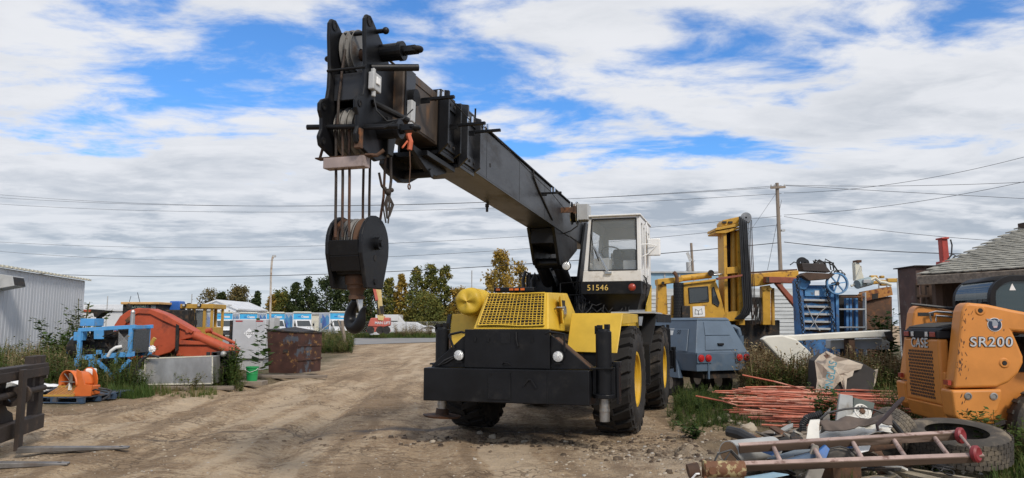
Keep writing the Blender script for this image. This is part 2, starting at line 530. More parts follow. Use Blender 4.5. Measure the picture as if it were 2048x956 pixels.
def height(x, y):
    near = np.clip(1.2 - np.hypot(x, y - 12) / 60, 0.0, 1)
    h = fbm(x, y, 0.22, 3) * 0.045 + fbm(x, y, 1.1, 4) * 0.02 + (0.25 - np.abs(fbm(x, y, 2.6, 4))) * 0.05
    for k, tr in enumerate(TRACKS):
        d = poly_dist(x, y, tr) + fbm(x, y, 0.5, 2) * 0.2
        m = np.exp(-((np.abs(d) - 0.9) / 0.24) ** 2)
        h = h - m * 0.05 + np.exp(-((np.abs(d) - 1.35) / 0.16) ** 2) * 0.022 + m * np.abs(VN(x * 7.0, y * 7.0)) * 0.03
    cx = np.exp(-(((x - 2.6) / 1.5) ** 2 + ((y - 9.9) / 0.8) ** 2))
    h = h + cx * np.maximum(fbm(x, y, 2.6, 4), -0.1) * 0.28            # heap of dug soil beside the crane
    h = h + np.exp(-(((x - 0.4) / 2.0) ** 2 + ((y - 11.0) / 0.35) ** 2)) * fbm(x, y, 3.2, 4) * 0.12
    return h * near
def hz(x, y):
    return float(height(np.array([x], float), np.array([y], float))[0])

def axis_pts(lo, hi, step, out_lo, out_hi, g=1.13):
    a = list(np.arange(lo, hi, step))
    s, v = step, hi
    while v < out_hi: a.append(v); s *= g; v += s
    a.append(out_hi)
    s, v = step * g, lo - step
    b = []
    while v > out_lo: b.append(v); s *= g; v -= s
    b.append(out_lo)
    return np.array(sorted(b + a))
gx = axis_pts(-9, 9, 0.07, -900, 900); gy = axis_pts(5.0, 19, 0.055, -30, 1500)
XX, YY = np.meshgrid(gx, gy)
ZZ = height(XX, YY)
nx, ny = len(gx), len(gy)
me = bpy.data.meshes.new('ground')
me.vertices.add(nx * ny)
me.vertices.foreach_set('co', np.stack([XX, YY, ZZ], -1).astype(np.float32).ravel())
ii = (np.arange(ny - 1)[:, None] * nx + np.arange(nx - 1)[None, :]).ravel()
quads = np.stack([ii, ii + 1, ii + 1 + nx, ii + nx], -1).astype(np.int32)
def set_faces(me, arr):
    k = arr.shape[1]; n = len(arr)
    me.loops.add(n * k); me.polygons.add(n)
    me.loops.foreach_set('vertex_index', arr.ravel())
    me.polygons.foreach_set('loop_start', np.arange(0, n * k, k, dtype=np.int32))
    me.polygons.foreach_set('loop_total', np.full(n, k, dtype=np.int32))
set_faces(me, quads)
me.update(calc_edges=True)
me.shade_smooth()
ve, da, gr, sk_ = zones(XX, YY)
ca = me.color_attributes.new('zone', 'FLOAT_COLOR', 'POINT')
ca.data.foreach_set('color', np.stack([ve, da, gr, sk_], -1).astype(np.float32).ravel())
ground = bpy.data.objects.new('ground', me)
COL.objects.link(ground)
ground['kind'] = 'structure'

def ground_mat():
    m = bpy.data.materials.new('dirt')
    m.use_nodes = True
    t = NT(m.node_tree)
    b = t.n['Principled BSDF']
    P = t.node('ShaderNodeTexCoord').outputs['Object']
    zn = t.node('ShaderNodeAttribute', attribute_name='zone')
    sp = t.node('ShaderNodeSeparateColor'); t.link(zn.outputs['Color'], sp.inputs[0])
    n0 = t.noise(P, 0.28, 4, 0.55); n1 = t.noise(P, 1.6, 8, 0.68, 0.4); n2 = t.noise(P, 7, 7, 0.72); n3 = t.noise(P, 20, 6, 0.75)
    c = t.mix(t.ramp(n0, 0.35, 0.65), (0.36, 0.255, 0.155), (0.46, 0.345, 0.222))
    c = t.mix(t.math('MULTIPLY', t.ramp(n1, 0.47, 0.62), 0.75), c, (0.245, 0.165, 0.098))
    c = t.mix(t.math('MULTIPLY', t.ramp(n2, 0.50, 0.62), 0.6), c, (0.52, 0.41, 0.285))
    st = t.mapping(P, scale=(0.5, 2.0, 1), rot=(0, 0, R(-8)))
    n4 = t.noise(st, 3.4, 7, 0.66, 0.3)
    c = t.mix(t.math('MULTIPLY', t.ramp(n4, 0.52, 0.60), 0.62), c, (0.175, 0.115, 0.068))
    c = t.mix(t.math('MULTIPLY', t.ramp(n3, 0.53, 0.64), 0.8), c, (0.13, 0.085, 0.052))  # dark and pale grain; colour also stands in for weak relief shading
    c = t.mix(t.math('MULTIPLY', t.ramp(n3, 0.47, 0.36), 0.55), c, (0.55, 0.45, 0.33))
    sk = zn.outputs['Alpha']
    c = t.mix(t.math('MULTIPLY', t.ramp(sk, 0.52, 0.72), 0.6), c, (0.53, 0.42, 0.295))
    c = t.mix(t.math('MULTIPLY', t.ramp(sk, 0.45, 0.28), 0.65), c, (0.20, 0.138, 0.084))
    wp_ = t.node('ShaderNodeVectorMath', operation='MULTIPLY_ADD')
    t.link(t.noise(P, 6, 3, 0.6, out='Color'), wp_.inputs[0]); wp_.inputs[1].default_value = (0.22, 0.22, 0); t.link(P, wp_.inputs[2])
    cr_ = t.node('ShaderNodeTexVoronoi', feature='DISTANCE_TO_EDGE'); t.link(wp_.outputs[0], cr_.inputs['Vector']); cr_.inputs['Scale'].default_value = 6.5
    crack = t.math('MULTIPLY', t.ramp(cr_.outputs['Distance'], 0.02, 0.10, 1.0, 0.0), t.ramp(t.noise(P, 0.55, 4, 0.6), 0.47, 0.60))
    c = t.mix(t.math('MULTIPLY', crack, 0.7), c, (0.13, 0.088, 0.054))
    vo = t.node('ShaderNodeTexVoronoi'); t.link(P, vo.inputs['Vector']); vo.inputs['Scale'].default_value = 20
    peb = t.ramp(vo.outputs['Distance'], 0.16, 0.30, 1.0, 0.0)
    pebm = t.math('MULTIPLY', peb, t.ramp(t.noise(P, 3.0, 3, 0.6), 0.46, 0.60))
    c = t.mix(t.math('MULTIPLY', pebm, 0.6), c, (0.46, 0.40, 0.32))
    # gravel
    gcol = t.mix(t.ramp(n3, 0.35, 0.65), (0.20, 0.165, 0.125), (0.44, 0.385, 0.315))
    c = t.mix(t.math('MULTIPLY', sp.outputs[2], 0.8), c, gcol)
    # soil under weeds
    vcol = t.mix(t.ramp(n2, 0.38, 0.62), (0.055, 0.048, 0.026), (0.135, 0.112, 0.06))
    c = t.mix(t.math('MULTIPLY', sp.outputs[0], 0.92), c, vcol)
    c = t.mix(t.math('MULTIPLY', sp.outputs[1], 0.85), c, (0.052, 0.038, 0.027))
    t.link(c, b.inputs['Base Color'])
    t.link(t.math('SUBTRACT', 0.95, t.math('MULTIPLY', sp.outputs[1], 0.35)), b.inputs['Roughness'])
    b.inputs['Specular IOR Level'].default_value = 0.25
    h = t.math('ADD', t.math('MULTIPLY', n2, 0.6), t.math('MULTIPLY', n3, 0.28))
    h = t.math('ADD', t.math('SUBTRACT', h, t.math('MULTIPLY', crack, 0.2)), t.math('MULTIPLY', pebm, 0.25))
    h = t.math('ADD', h, t.math('MULTIPLY', n4, 0.35))
    bp_ = t.node('ShaderNodeBump'); bp_.inputs['Strength'].default_value = 1.0; bp_.inputs['Distance'].default_value = 0.09
    t.link(h, bp_.inputs['Height']); t.link(bp_.outputs[0], b.inputs['Normal'])
    return m
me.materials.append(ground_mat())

# road beyond the yard
MT['asphalt'] = mat('asphalt', (0.21, 0.205, 0.2), 0.9, var=0.15, scale=0.3, dirt=(0.30, 0.25, 0.19), dirt_lo=0.55, dirt_hi=0.75, dscale=0.15)
a0, a1 = G(500, 697), G(1100, 677); 
rd = Vector((a1.x - a0.x, a1.y - a0.y, 0)).normalized()
rn = Vector((-rd.y, rd.x, 0))
p0 = Vector((a0.x, a0.y, 0)) - rd * 120; p1 = p0 + rd * 420
def roadpt(u, v):
    q_ = p0 + rd * (420 * u) + rn * (26 * v)
    return (q_.x, q_.y, 0.035 + 0.05 * math.sin(v * math.pi))
ro = MB().sheet(roadpt, 60, 4).build('road', MT['asphalt'], smooth=True)
ro['kind'] = 'structure'

# ------------------------------------------------------------------ vegetation helpers
def merged(name, protos, pos, scale, rot, tint, material, which=None, kind='stuff', tilt=None):
    """copies of small prototype plants written into one mesh"""
    V, Fq, Tn = [], [], []
    off = 0
    which = np.zeros(len(pos), int) if which is None else which
    for k, (pv, pf, pt) in enumerate(protos):
        idx = np.nonzero(which == k)[0]
        if len(idx) == 0: continue
        c, s = np.cos(rot[idx]), np.sin(rot[idx])
        sc = scale[idx]
        x = pv[None, :, 0] * sc[:, None]; y = pv[None, :, 1] * sc[:, None]; z = pv[None, :, 2] * sc[:, None]
        xr = x * c[:, None] - y * s[:, None]; yr = x * s[:, None] + y * c[:, None]
        if tilt is not None:
            xr = xr + z * tilt[idx, 0][:, None]; yr = yr + z * tilt[idx, 1][:, None]
        v = np.stack([xr + pos[idx, 0][:, None], yr + pos[idx, 1][:, None], z + pos[idx, 2][:, None]], -1)
        m = len(pv)
        V.append(v.reshape(-1, 3))
        Fq.append((pf[None] + (off + np.arange(len(idx)) * m)[:, None, None]).reshape(-1, 4))
        Tn.append(np.clip(tint[idx][:, None] + pt[None, :], 0, 1).ravel())
        off += len(idx) * m
    V = np.concatenate(V); Fq = np.concatenate(Fq).astype(np.int32); Tn = np.concatenate(Tn)
    me = bpy.data.meshes.new(name)
    me.vertices.add(len(V)); me.vertices.foreach_set('co', V.astype(np.float32).ravel())
    set_faces(me, Fq)
    me.update(calc_edges=True)
    at = me.attributes.new('tint', 'FLOAT', 'POINT')
    at.data.foreach_set('value', Tn.astype(np.float32))
    me.materials.append(material)
    o = bpy.data.objects.new(name, me)
    COL.objects.link(o)
    if kind: o['kind'] = kind
    return o
def proto_blades(n, h, spread, seed, wid=0.008):
    r = np.random.default_rng(seed)
    V, Fq, T = [], [], []
    for i in range(n):
        a = r.uniform(0, 6.28); lean = r.uniform(0.1, 0.55); L = h * r.uniform(0.5, 1.0)
        bx, by = r.normal(0, spread, 2)
        dx, dy = math.cos(a), math.sin(a)
        w = wid * r.uniform(0.6, 1.3)
        o = len(V)
        for t_, ww in ((0, 1.0), (0.5, 0.8), (1.0, 0.12)):
            px_, py_, pz_ = bx + dx * lean * L * t_ ** 1.8, by + dy * lean * L * t_ ** 1.8, L * t_ * (1 - 0.12 * t_ * lean)
            V += [(px_ - dy * w * ww, py_ + dx * w * ww, pz_), (px_ + dy * w * ww, py_ - dx * w * ww, pz_)]
        Fq += [(o, o + 1, o + 3, o + 2), (o + 2, o + 3, o + 5, o + 4)]
        T += [r.uniform(-0.12, 0.12)] * 6
    return np.array(V, float), np.array(Fq), np.array(T)
def proto_weed(h, leaves, seed, leaf=0.05, spread=0.25, stems=4, seedhead=False, wide=1.0):
    r = np.random.default_rng(seed)
    V, Fq, T = [], [], []
    for s_ in range(stems):
        a = r.uniform(0, 6.28); ln = r.uniform(0.05, spread); H = h * r.uniform(0.6, 1.0)
        dx, dy = math.cos(a), math.sin(a)
        def P(t_): return np.array([dx * ln * t_ ** 1.3, dy * ln * t_ ** 1.3, H * t_])
        o = len(V); w = 0.005
        for t_ in (0, 0.5, 1.0):
            p = P(t_); V += [tuple(p + [-dy * w, dx * w, 0]), tuple(p + [dy * w, -dx * w, 0])]
        Fq += [(o, o + 1, o + 3, o + 2), (o + 2, o + 3, o + 5, o + 4)]
        T += [0.3] * 6
        for k in range(leaves):
            t_ = r.uniform(0.12, 1.0) ** 0.8
            p = P(t_)
            b = r.uniform(0, 6.28); up = r.uniform(-0.3, 0.7)
            L = leaf * r.uniform(0.6, 1.4) * (1.15 - 0.5 * t_); ww = L * r.uniform(0.18, 0.34) * wide
            d = np.array([math.cos(b), math.sin(b), up]); d /= np.linalg.norm(d)
            sd_ = np.array([-d[1], d[0], r.uniform(-0.4, 0.4)]); sd_ /= np.linalg.norm(sd_)
            q = p + d * r.uniform(0.0, leaf * 0.6)
            o = len(V)
            V += [tuple(q), tuple(q + d * L * 0.5 + sd_ * ww), tuple(q + d * L), tuple(q + d * L * 0.5 - sd_ * ww)]
            Fq.append((o, o + 1, o + 2, o + 3))
            T += [r.uniform(-0.15, 0.15) + (0.35 if seedhead and t_ > 0.8 else 0)] * 4
    return np.array(V, float), np.array(Fq), np.array(T)
MT['grass'] = leafmat('weed_leaves', [(0.030, 0.060, 0.014), (0.055, 0.098, 0.020), (0.095, 0.125, 0.028), (0.16, 0.135, 0.05), (0.23, 0.17, 0.085)])
MT['brownweed'] = leafmat('dry_weed_leaves', [(0.05, 0.075, 0.02), (0.085, 0.085, 0.025), (0.10, 0.055, 0.024), (0.17, 0.11, 0.05), (0.33, 0.27, 0.15)])
BL = [proto_blades(16, 0.28, 0.05, 1), proto_blades(14, 0.42, 0.06, 2), proto_blades(18, 0.18, 0.06, 3)]
WD = [proto_weed(0.9, 26, 4, 0.075, 0.30, 4), proto_weed(0.7, 34, 5, 0.05, 0.22, 5), proto_weed(1.1, 22, 6, 0.08, 0.34, 4, True), proto_weed(0.45, 30, 7, 0.06, 0.26, 6), proto_weed(0.55, 26, 8, 0.055, 0.2, 5, True)]
def sample(poly, n):
    xs = [p[0] for p in poly]; ys = [p[1] for p in poly]
    P = []
    while len(P) < n:
        x = rng.uniform(min(xs), max(xs), n); y = rng.uniform(min(ys), max(ys), n)
        k = in_poly(x, y, poly)
        P += list(zip(x[k], y[k]))
    P = np.array(P[:n])
    return np.concatenate([P, height(P[:, 0], P[:, 1])[:, None] - 0.02], 1)
def patch(name, poly, n, smin, smax, tmin, tmax, protos, m='grass', label=None):
    P = sample(poly, n)
    o = merged(name, protos, P, rng.uniform(smin, smax, n), rng.uniform(0, 6.28, n), rng.uniform(tmin, tmax, n), MT[m], rng.integers(0, len(protos), n), tilt=rng.normal(0, 0.12, (n, 2)))
    o['label'] = label or 'weeds growing on the yard edge'
    o['category'] = 'weeds'
    return o
def leaf_plant(name, label, x, y, h, stems, leaves, leaf, tint, seed, m='grass', spread=0.3, group=None):
    p = proto_weed(1.0, leaves, seed, 1.6 * leaf / h, spread / h, stems, wide=1.5)
    o = merged(name, [p], np.array([[0, 0, 0.0]]), np.array([h]), np.array([0.0]), np.array([tint]), MT[m], kind=None)
    o.location = (x, y, hz(x, y) - 0.02)
    return tag(o, label, 'plant', group)
# ------------------------------------------------------------------ the crane
CR = thing('mobile_crane', 'yellow and black rough terrain crane, number 51546, boom laid out over its engine hood', 'crane', (0.55, 12.2, 0), 18)
CRM = frame((0.55, 12.2, 0), 18)
SUW = frame((1.14, 14.0, 0), 17)
SU = CRM.inverted() @ SUW                                   # superstructure, in crane coordinates
BF = SU @ Matrix.Translation((-0.36, 0, 3.66)) @ Matrix.Rotation(R(-2.2), 4, 'X')   # boom

def part(mb, name, m, parent=CR, **kw):
    return mb.build(name, MT[m] if isinstance(m, str) else m, parent, **kw)

def make_wheel(name, parent, x, y, side, rr=0.82, w=0.56, z=None):
    z = rr if z is None else z
    xo, xi = x, x - side * w
    ax = (side, 0, 0)
    rim = MB().lathe([(0.0, -0.20), (0.12, -0.20), (0.13, -0.12), (0.20, -0.12), (0.22, -0.2), (0.30, -0.21), (0.335, -0.06), (0.36, -0.055), (0.37, -0.01), (0.405, 0.0),
                      (0.42, -0.005), (0.42, -0.05), (0.40, -0.06), (0.40, -0.5), (0.3, -0.52), (0.0, -0.52)], (xo - side * 0.03, y, z), ax, 40)
    for k in range(10):
        a = 2 * math.pi * k / 10
        c = Vector((xo - side * 0.03 - side * 0.12, y + 0.165 * math.cos(a), z + 0.165 * math.sin(a)))
        rim.cyl(c, c + Vector(ax) * 0.03, 0.014, n=6)
    wh = rim.build(name, MT['rimyellow'], parent, smooth=True)
    prof = [(0.415, -0.06), (0.43, 0.0), (0.52, 0.035), (0.62, 0.035), (0.70, 0.015), (0.755, -0.03), (0.765, -0.10),
            (0.775, -w * 0.5), (0.765, -w + 0.10), (0.755, -w + 0.03), (0.70, -w - 0.015), (0.55, -w - 0.03), (0.42, -w + 0.02)]
    ty = MB().lathe([(r, h - 0.03) for r, h in prof], (xo, y, z), ax, 56, True)
    nl = 22
    for k in range(nl):
        for sgn in (0, 1):
            a = 2 * math.pi * (k + 0.5 * sgn) / nl
            pts = []
            # lug: from the shoulder (0) to past the centre (1), skewed and curved
            for (tw, th) in ((0.0, 0.062), (0.55, 0.052)):
                for rr_, sc in ((0.735, 1.15), (rr, 1.0)):
                    for e in (-1, 1):
                        hh = (0.012 - tw * w) if sgn == 0 else (-w - 0.012 + tw * w)
                        if rr_ == rr and tw == 0: hh += (-0.03 if sgn == 0 else 0.03)
                        aa = a + e * th * sc * 1.25 + (0.16 * tw / 0.55) * (1 if sgn == 0 else 1)
                        pts.append(Vector((xo + side * (hh - 0.03), y + rr_ * math.cos(aa), z + rr_ * math.sin(aa))))
            # order to hexa: bottom(base r) quad then top
            b0a, b0b, t0a, t0b, b1a, b1b, t1a, t1b = pts
            ty.hexa([b0a, b0b, b1b, b1a, t0a, t0b, t1b, t1a])
            # side buttress of the lug down the sidewall
            h0 = (0.018 if sgn == 0 else -w - 0.018)
            q = []
            for r_, s_ in ((0.66, 0.7), (rr - 0.03, 1.0)):
                for e in (-1, 1):
                    for dh in (0.0, 1.0):
                        hh = h0 + (-0.05 * dh if sgn == 0 else 0.05 * dh)
                        aa = a + e * 0.062 * 1.25 * s_
                        q.append(Vector((xo + side * (hh - 0.03), y + r_ * math.cos(aa), z + r_ * math.sin(aa))))
            ty.hexa([q[0], q[1], q[3], q[2], q[4], q[5], q[7], q[6]])
    ty.build('tyre', MT['rubber'], wh, smooth=True, angle=30)
    return wh

# chassis ---------------------------------------------------------------
bump = MB().box((-1.20, -2.08, 0.61), (1.15, -1.62, 1.06))
bp = part(bump, 'bumper', 'black', bevel=0.012)
part(MB().box((-0.24, -2.094, 0.655), (0.08, -2.084, 1.02)), 'cover_plate', 'black', bp, bevel=0.004)
part(MB().beam((0.26, -2.093, 0.84), (0.33, -2.093, 0.93), 0.02, 0.018).beam((0.33, -2.093, 0.93), (0.37, -2.093, 0.93), 0.02, 0.018)
     .beam((0.37, -2.093, 0.93), (0.44, -2.093, 0.82), 0.02, 0.018), 'bracket', 'blackdull', bp)
part(MB().box((0.585, -2.088, 0.615), (0.592, -2.078, 1.03)), 'weld_seam', 'blackdull', bp)
for i in range(4):
    part(MB().cyl((-0.2 + 0.26 * (i % 2), -2.094, 0.69 + 0.29 * (i // 2)), (-0.2 + 0.26 * (i % 2), -2.104, 0.69 + 0.29 * (i // 2)), 0.012, n=6), 'bolt', 'blackdull', bp)
fp = part(MB().box((-0.62, -2.0, 1.063), (0.60, -1.93, 1.59)), 'front_plate', 'black', bevel=0.01)
q = MB().prism([(-0.09, 1.40), (0.05, 1.40), (0.05, 1.55), (-0.09, 1.55)], 1, -2.006, -2.002)
part(q, 'badge_plate', 'blackdull', fp)
q = MB()
for x in (-0.46, -0.27, 0.36):
    q.box((x - 0.015, -2.012, 1.42), (x + 0.015, -2.002, 1.48))
part(q, 'slot_cover', 'blackdull', fp)
part(MB().tube([(0.13, -2.005, 1.56), (0.14, -2.02, 1.45), (0.16, -2.02, 1.36), (0.18, -2.015, 1.37)], 0.012), 'chain_hook', 'blackdull', fp)
part(MB().tube([(-0.06, -2.006, 1.12), (-0.03, -2.03, 1.145), (0.02, -2.03, 1.14), (0.05, -2.006, 1.115)], 0.008), 'handle', 'blackdull', fp)
for s in (-1, 1):
    x0 = -0.62 if s < 0 else 0.60
    g = MB()
    g.tube([(x0 + s * 0.01, -1.97, 1.54), (x0 + s * 0.05, -1.99, 1.555), (x0 + s * 0.22, -1.99, 1.52), (x0 + s * 0.235, -1.99, 1.50), (x0 + s * 0.165, -1.99, 1.33)] if s < 0 else
           [(x0 - 0.06, -1.99, 1.53), (x0 + 0.0, -1.99, 1.56), (x0 + 0.2, -1.99, 1.53), (x0 + 0.2, -1.99, 1.30)], 0.017)
    part(g, 'bracket', 'black', fp)
    g = MB().prism([(x0, 1.065), (s * 1.14, 1.065), (s * 1.12, 1.10), (x0, 1.52)], 1, -1.95, -1.90)
    gp = part(g, 'gusset_plate', 'black', bevel=0.006)
    part(MB().beam((x0 + s * 0.05, -1.82, 1.475), (s * 1.13, -1.82, 1.085), 0.22, 0.02), 'gusset_flange', 'rust' if s > 0 else 'blackdull', gp)
    hl = part(MB().lathe([(0.0, 0.06), (0.05, 0.06), (0.082, 0.01), (0.082, -0.015), (0.072, -0.02), (0.070, -0.005), (0.0, 0.02)], (s * 0.71, -1.975, 1.235), (0, 1, 0), 24), 'headlight', 'black', smooth=True)
    part(MB().lathe([(0.0, -0.018), (0.04, -0.015), (0.071, -0.004), (0.071, 0.004), (0.0, 0.004)], (s * 0.71, -1.985, 1.235), (0, 1, 0), 24), 'lens', 'lens', hl, smooth=True)
    part(MB().box((s * 0.71 - 0.05, -1.99, 1.13), (s * 0.71 + 0.05, -1.95, 1.15)), 'bracket', 'black', hl)
part(MB().box((-0.55, -1.62, 0.72), (0.55, 5.0, 1.22)), 'chassis_frame', 'blackdull', bevel=0.01)
part(MB().box((-0.64, -1.6, 1.225), (0.64, 5.0, 1.36)), 'deck', 'blackdull', bevel=0.01)
part(MB().box((-0.6, -1.93, 1.065), (0.58, -1.66, 1.5)).box((-0.5, -1.7, 0.62), (0.5, -1.62, 1.1)), 'radiator_box', 'dark')
for y in (0.0, 3.55):
    q = MB().cyl((-1.0, y, 0.82), (1.0, y, 0.82), 0.13, n=16).sphere((0, y, 0.8), (0.26, 0.24, 0.26))
    part(q, 'axle', 'dark', smooth=True)
for (x, y, s) in ((1.49, 0, 1), (-1.49, 0, -1), (1.49, 3.55, 1), (-1.49, 3.55, -1)):
    make_wheel('wheel', CR, x, y, s)

# jacks of the outriggers
for (x, y, top, bot, s) in ((1.31, -1.90, 1.60, 0.40, 1), (-1.17, -1.48, 1.62, 0.36, -1), (1.31, 5.2, 1.60, 0.4, 1), (-1.31, 5.2, 1.60, 0.4, -1)):
    j = part(MB().lathe([(0.0, top), (0.085, top), (0.09, top - 0.03), (0.105, top - 0.04), (0.105, 1.0), (0.105, 0.72), (0.0, 0.72)], (x, y, 0), (0, 0, 1), 24), 'outrigger_jack', 'black', smooth=True)
    part(MB().box((x - 0.08, y - 0.06, top), (x - 0.02, y + 0.06, top + 0.05)).box((x + 0.02, y - 0.06, top), (x + 0.08, y + 0.06, top + 0.06)).box((x - 0.11, y - 0.05, top - 0.07), (x - 0.095, y + 0.05, top + 0.04)), 'jack_cap', 'blackdull', j, bevel=0.006)
    part(MB().cyl((x, y, bot), (x, y, 0.72), 0.066, n=20).lathe([(0.07, 0), (0.072, 0.02), (0.07, 0.04)], (x, y, bot + 0.12), (0, 0, 1), 20), 'piston_rod', 'steel', j, smooth=True)
    q = MB().box((x - 0.15, y - 0.02, 0.71), (x + 0.15, y + 0.15, 1.10)).box((x - 0.15, y - 0.13, 1.075), (x + 0.13, y + 0.05, 1.10)).lathe([(0.15, 0.0), (0.15, 0.05), (0.11, 0.06)], (x, y, 0.70), (0, 0, 1), 20)
    if s > 0: q.box((x + 0.155, y + 0.02, 0.62), (x + 0.19, y + 0.2, 1.16)).box((x + 0.10, y + 0.06, 1.10), (x + 0.2, y + 0.2, 1.17))
    part(q, 'jack_housing', 'black', j, bevel=0.006)
part(MB().lathe([(0.0, 0.30), (0.26, 0.30), (0.28, 0.325), (0.1, 0.34), (0.09, 0.42), (0.0, 0.42)], (-1.19, -1.48, 0.02), (0.05, 0.02, 1), 20), 'outrigger_float', 'rust', smooth=True)
part(MB().tube([(-1.04, -1.5, 1.52), (-1.03, -1.52, 1.4), (-1.035, -1.54, 1.2), (-1.08, -1.6, 1.10), (-1.16, -1.65, 1.075)], 0.018)
     .tube([(-1.03, -1.55, 1.5), (-1.0, -1.62, 1.2), (-1.1, -1.7, 1.08)], 0.012), 'hydraulic_hose', 'rope')
part(MB().tube([(-0.75, -1.97, 1.22), (-0.9, -1.98, 1.13), (-1.02, -1.96, 1.09), (-1.1, -1.9, 1.075)], 0.012).tube([(-0.72, -1.96, 1.25), (-0.92, -1.99, 1.16), (-1.0, -1.97, 1.10), (-1.12, -1.8, 1.075)], 0.012), 'hydraulic_hose', 'hose')

# hood ------------------------------------------------------------------
zt = 2.115
hd = MB().hexa([(-0.62, -1.68, 1.59), (0.50, -1.68, 1.59), (0.55, 0.35, 1.50), (-0.62, 0.35, 1.50), (-0.53, -1.34, zt), (0.405, -1.34, zt), (0.42, -0.25, zt + 0.03), (-0.53, -0.25, zt + 0.03)])
hood = part(hd, 'hood', 'yellow', bevel=0.018, seg=3)
def gp_(u, v, out=0.0):
    """point on the sloping grille face, u 0..1 across, v 0..1 up"""
    xa = -0.545 + (0.43 + 0.545) * u; xb = -0.49 + (0.375 + 0.49) * u
    b = Vector((xa, -1.655, 1.63)); t_ = Vector((xb, -1.365, 2.085))
    p = b + (t_ - b) * v
    return p + Vector((0, -0.845, 0.53)).normalized() * out
part(MB().hexa([gp_(0, 0, 0.004), gp_(1, 0, 0.004), gp_(1, 1, 0.004), gp_(0, 1, 0.004), gp_(0, 0, 0.008), gp_(1, 0, 0.008), gp_(1, 1, 0.008), gp_(0, 1, 0.008)]), 'grille_backing', 'dark', hood)
gb = MB()
NC, NR = 17, 13
for i in range(NC + 1):
    u = i / NC
    w_ = 0.004 * math.sin(i * 2.1)
    gb.tube([gp_(u + w_ * math.sin(v * 3), v, 0.026 + 0.006 * math.sin(i * 1.3 + v * 5)) for v in np.linspace(0, 1, 6)], 0.0065 if 0 < i < NC else 0.014, 5)
for j in range(NR + 1):
    v = j / NR
    gb.tube([gp_(u, v + 0.01 * math.sin(u * 7 + j), 0.030 + 0.007 * math.sin(j * 1.7 + u * 6)) for u in np.linspace(0, 1, 12)], 0.006 if 0 < j < NR else 0.013, 5)
part(gb, 'grille', 'yellow', hood)
part(MB().box((0.458, -0.95, 1.68), (0.475, -0.62, 2.02), Matrix()), 'door_opening', 'dark', hood)
part(MB().hexa([(0.46, -0.96, 1.67), (0.475, -0.955, 1.67), (0.585, -1.14, 1.67), (0.57, -1.15, 1.67), (0.46, -0.96, 2.05), (0.475, -0.955, 2.05), (0.55, -1.16, 2.08), (0.535, -1.17, 2.08)]), 'hood_door', 'yellow', hood, bevel=0.004)
part(MB().tube([(0.46, -1.2, 1.88), (0.5, -1.22, 1.9), (0.6, -1.16, 1.9)], 0.012), 'door_handle', 'steel', hood)
part(MB().cyl((0.48, -0.8, 1.85), (0.52, -0.8, 1.85), 0.09, n=16), 'air_cleaner', 'chrome', hood, smooth=True)
# tarp-wrapped drum on the left fender
br = MB()
def drum(u, v):
    a = 2 * math.pi * u
    r = 0.205 * (1 + 0.05 * mnoise.noise(Vector((math.cos(a) * 2, math.sin(a) * 2, v * 6))) + 0.02 * mnoise.noise(Vector((math.cos(a) * 6, math.sin(a) * 6, v * 14))))
    if v < 0.18: r *= math.sin(v / 0.18 * math.pi / 2) ** 0.5 if v > 0 else 0.0
    yy = -1.28 + 0.6 * max(0, v - 0.10) - 0.03 * math.cos(min(v / 0.18, 1) * math.pi / 2) * (1 + 0.6 * math.sin(a * 3))
    return (-0.86 + r * math.cos(a), yy, 2.0 + r * math.sin(a))
part(br.sheet(drum, 40, 26), 'tarp_wrapped_drum', 'tarp', smooth=True, angle=60)
part(MB().torus((-0.86, -1.13, 2.0), (0, 1, 0), 0.207, 0.008), 'cord', 'tarp')
# fenders ---------------------------------------------------------------
def fender(s, y0, m='yellow'):
    xi, xo = (0.64, 1.40) if s > 0 else (0.60, 1.27)
    f = MB()
    f.hexa([(s * (xi - 0.02), y0 - 1.14, 1.27), (s * (xo - 0.05), y0 - 1.14, 1.255), (s * (xo - 0.05), y0 - 1.115, 1.255), (s * (xi - 0.02), y0 - 1.115, 1.27),
            (s * xi, y0 - 0.90, 1.82), (s * xo, y0 - 0.90, 1.81), (s * xo, y0 - 0.87, 1.81), (s * xi, y0 - 0.87, 1.82)])
    f.box((min(s * xi, s * xo), y0 - 0.885, 1.795), (max(s * xi, s * xo), y0 + 0.55, 1.822))
    f.hexa([(s * (xo - 0.02), y0 - 0.90, 1.66), (s * xo, y0 - 0.90, 1.66), (s * xo, y0 + 0.55, 1.69), (s * (xo - 0.02), y0 + 0.55, 1.69),
            (s * (xo - 0.02), y0 - 0.90, 1.80), (s * xo, y0 - 0.90, 1.80), (s * xo, y0 + 0.55, 1.80), (s * (xo - 0.02), y0 + 0.55, 1.80)])
    return part(f, 'fender', m, bevel=0.008)
fender(1, 0); fl = fender(-1, 0)
part(MB().hexa([(-1.36, -1.12, 1.2), (-1.24, -1.15, 1.25), (-1.24, -1.12, 1.25), (-1.36, -1.09, 1.2), (-1.36, -0.86, 1.80), (-1.275, -0.92, 1.80), (-1.275, -0.89, 1.82), (-1.36, -0.85, 1.82)]), 'fender_edge', 'blackdull', fl, bevel=0.006)
part(MB().hexa([(1.2, 1.95, 1.30), (1.42, 1.95, 1.30), (1.42, 1.99, 1.30), (1.2, 1.99, 1.30), (1.25, 2.25, 1.86), (1.5, 2.25, 1.86), (1.5, 2.29, 1.86), (1.25, 2.29, 1.86)])
     .box((0.7, 2.28, 1.83), (1.5, 4.6, 1.86)).box((1.48, 2.28, 1.70), (1.5, 4.6, 1.83)), 'fender', 'blackdull', bevel=0.006)
part(MB().box((-1.4, 2.28, 1.82), (-0.7, 4.6, 1.85)), 'fender', 'yellow', bevel=0.006)
